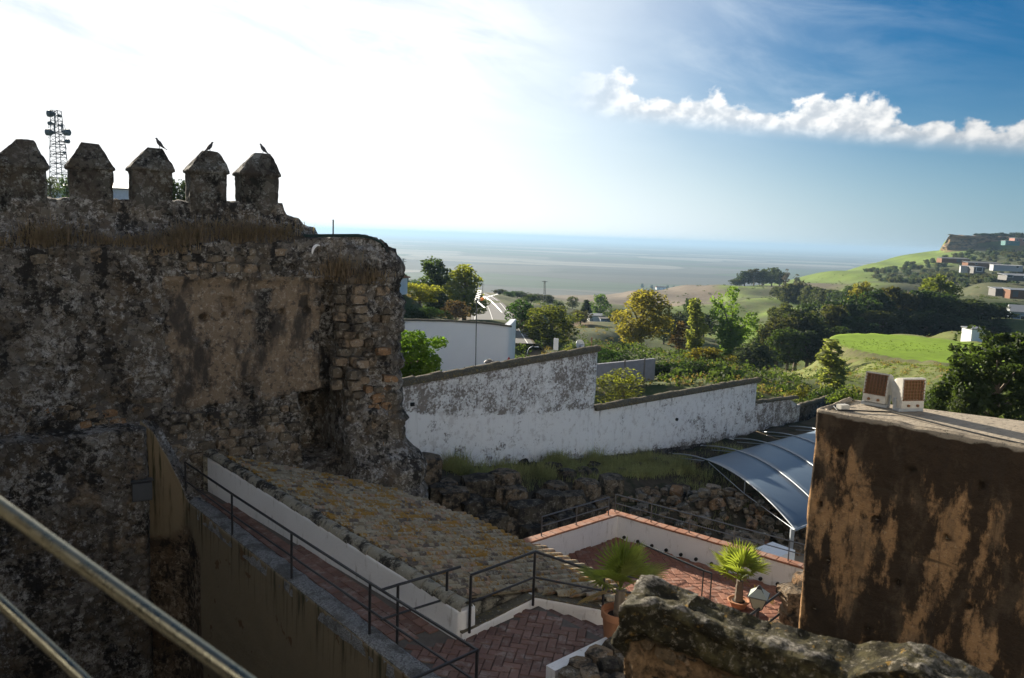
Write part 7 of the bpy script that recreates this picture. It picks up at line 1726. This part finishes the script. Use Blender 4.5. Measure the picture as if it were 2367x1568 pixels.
lattice('electricity_pylon', (911, 912), 645, 609, 640, 2.2, 0.6, 'left electricity pylon seen past the castle wall edge', [(0.97, 2.8), (0.75, 3.4), (0.52, 2.8)], 7, 0.14)
lattice('electricity_pylon', (931, 932), 648, 598, 620, 2.4, 0.6, 'right taller electricity pylon beside the castle wall edge', [(0.97, 2.6), (0.86, 3.0), (0.74, 2.4)], 7, 0.14)
lattice('lattice_post', (1259, 1259), 700, 650, 300, 0.9, 0.5, 'slim lattice power post in front of the plain', [(0.97, 1.2)], 9, 0.06, 'post')
# antenna mast
t, mb_, max_ = lattice('antenna_mast', (141, 129), 470, 256, 150, 2.9, 1.3, 'tall lattice telecom mast with drum antennas behind the merlons', [], 18, 0.07, 'mast')
for (x, y, s, sd_) in ((116, 263, 15, -1), (115, 285, 9, -1), (112.5, 306, 15, -1), (155, 306.5, 15, 1), (156, 327, 10, 1), (148, 353, 6, 1), (137, 268, 7, 1)):
    c = atd(x, y, 150); q_ = s / FPX * 150; dv = Vector((sd_, -0.15, 0)).normalized()
    mb = MB(); mb.lathe([(q_ * 0.15, -q_ * 0.75), (q_ * 0.24, -q_ * 0.62), (q_ * 0.46, -q_ * 0.30), (q_ * 0.5, 0.0), (q_ * 0.5, q_ * 0.32), (q_ * 0.42, q_ * 0.40), (0.02, q_ * 0.42)], c, 16, dv); dr_ = mb.build('drum_antenna', M_dish, t, True)
    f = (c.z - mb_.z) / max_.z; mb = MB(); mb.tube([c - dv * q_ * 0.7, mb_ + max_ * f], 0.09, 5); mb.build('mount', M_mast, dr_)
for y in (289, 310, 334, 357, 379, 403):
    c = atd(135, y, 150); f = (c.z - mb_.z) / max_.z; c = mb_ + max_ * f; mb = MB(); hw = 1.45
    mb.tube([c - Vector((hw, 0, 0)), c + Vector((hw, 0, 0))], 0.075, 5); mb.tube([c - Vector((0, hw, 0)), c + Vector((0, hw, 0))], 0.075, 5)
    for sgn in (-1, 1): mb.tube([c + Vector((sgn * hw, 0, 0)), c + Vector((sgn * hw * 1.15, 0, -0.9))], 0.05, 4)
    mb.build('platform', M_mast, t)
for (x, y) in ((126, 300), (143, 296), (127, 275)):
    c = atd(x, y, 150); mb = MB(); mb.box(c, (0.22, 0.14, 1.7)); mb.build('panel_antenna', M_dish, t)

# ------------------------------------------------------------------ cliff band of the mesa, scrub and tufts on the slopes
cl_px = [(2178, 578, 960), (2190, 572, 945), (2230, 575, 940), (2290, 580, 935), (2350, 585, 930), (2420, 590, 930), (2520, 590, 930)]
cq = [plan(atd(a, b, d)) for a, b, d in cl_px]
def cl_top(s, q): return np.interp(s, [0, 6, 14, 400], [7, 15, 19.6, 19.6]) + fbm(np.stack([s / 9, s * 0, s * 0], 1), 3, 2) * 1.2
me = wall_sheet('cliff', cq, -4.0, cl_top, lambda b, s, z, wd: fbm(b / np.array([[14, 14, 7]]), 5, 19, 0.6) * 6.0 * np.where(wd < -0.01, 0.25, 1) - 3.0 * sstep(z, 4, 12) * (wd > -0.01), lambda b, s, z, wd: np.zeros((len(s), 3)), M_cliff, 1.2, 1.0, 30.0, 3)
tag(part_mesh('cliff', me), kind='structure')
def scatter(name, label, pts_hs, per, size, colour, seed, cat):
    r = np.random.default_rng(seed); L = []
    P_ = np.array([p for p, h in pts_hs]); Hs = np.array([h for p, h in pts_hs])
    k = r.integers(0, len(P_), len(P_) * per); d = r.normal(0, 1, (len(k), 3)); d /= np.linalg.norm(d, axis=1)[:, None]; d[:, 2] = np.abs(d[:, 2])
    p = P_[k] + d * (Hs[k] * r.uniform(0.2, 1.0, len(k)) ** 0.5)[:, None] * np.array([[1.0, 1.0, 0.8]])
    nrm = d + r.normal(0, 0.7, d.shape); a = np.cross(nrm, r.normal(0, 1, d.shape)); a /= np.linalg.norm(a, axis=1)[:, None]; b = np.cross(nrm, a); b /= np.linalg.norm(b, axis=1)[:, None]
    s = (size * (0.5 + Hs[k]) * r.uniform(0.5, 1.2, len(k)))[:, None]
    V = np.stack([p - a * s, p - b * s * 0.6, p + a * s, p + b * s * 0.6], 1).reshape(-1, 3)
    o = part_mesh(name, mesh_np(name, V, np.arange(len(V)).reshape(-1, 4), M_leaf)); o.color = (*colour, 1); tag(o, label, cat, kind='stuff')
def spots(n, a0, a1, r0, r1, h0, h1, seed, cond=None, top_ok=False):
    r = np.random.default_rng(seed); a = np.radians(r.uniform(a0, a1, n)); d = np.exp(r.uniform(math.log(r0), math.log(r1), n)); x, y = np.sin(a) * d, np.cos(a) * d; z = terr(x, y); out = []
    cl_ = fbm(np.stack([x / 14, y / 14, 0 * x], 1), 3, seed)
    for i in range(n):
        e_ = math.hypot((x[i] - MOUND[0]) / 15.5, (y[i] - MOUND[1]) / 24.0)
        if (e_ < 1.08 and not top_ok) or cl_[i] < (-0.12 if not top_ok else 0.1): continue
        if cond and not cond(math.degrees(a[i]), d[i]): continue
        out.append(((x[i], y[i], z[i]), r.uniform(h0, h1)))
    return out
road_clear = lambda a, d: not (-4.5 < a < 0.5 and d > 95)
scatter('valley_scrub', 'low dark green scrub covering the valley floor between the trees', spots(900, -9, 24, 62, 330, 0.5, 1.9, 3, lambda a, d: road_clear(a, d) and not (a > 13 and d > 190) and not (a > 8 and d > 240)), 75, 0.10, (0.050, 0.072, 0.024), 5, 'scrub')
scatter('slope_tufts', 'rough grass tufts on the slope of the mound', spots(2600, 15, 34, 48, 150, 0.10, 0.42, 9), 28, 0.09, (0.120, 0.150, 0.042), 6, 'grass')
scatter('meadow_tufts', 'low grass tufts on the flat top of the mound', spots(1500, 22, 32, 85, 150, 0.05, 0.16, 19, None, True), 16, 0.10, (0.14, 0.20, 0.035), 8, 'grass')
scatter('hill_scrub', 'sparse low scrub dotting the green hillsides across the valley', spots(900, 9, 33, 210, 820, 0.5, 1.6, 23), 40, 0.14, (0.060, 0.078, 0.030), 12, 'scrub')
scatter('dry_weeds', 'dry brownish weeds scattered over the valley slopes', spots(1300, -8, 30, 60, 260, 0.2, 0.8, 13, road_clear), 36, 0.09, (0.165, 0.125, 0.060), 7, 'weeds')

# ------------------------------------------------------------------ the hazy air
hz = MB(); hz.box((0, 37000, (PLAIN - 4 + 40) / 2), (150000, 75000, 40 - (PLAIN - 4)))
hm = bpy.data.materials.new('haze_air'); hm.use_nodes = True; n = NT(hm.node_tree); n.n.remove(n.n['Principled BSDF'])
pv_ = n.new('ShaderNodeVolumePrincipled', ins={'Color': (0.30, 0.45, 0.62, 1.0), 'Density': 0.00012, 'Anisotropy': 0.25})
n.l.new(pv_.outputs[0], n.n['Material Output'].inputs['Volume'])
tag(hz.build('haze', hm), kind='stuff')
print('objects', len(SC.objects))
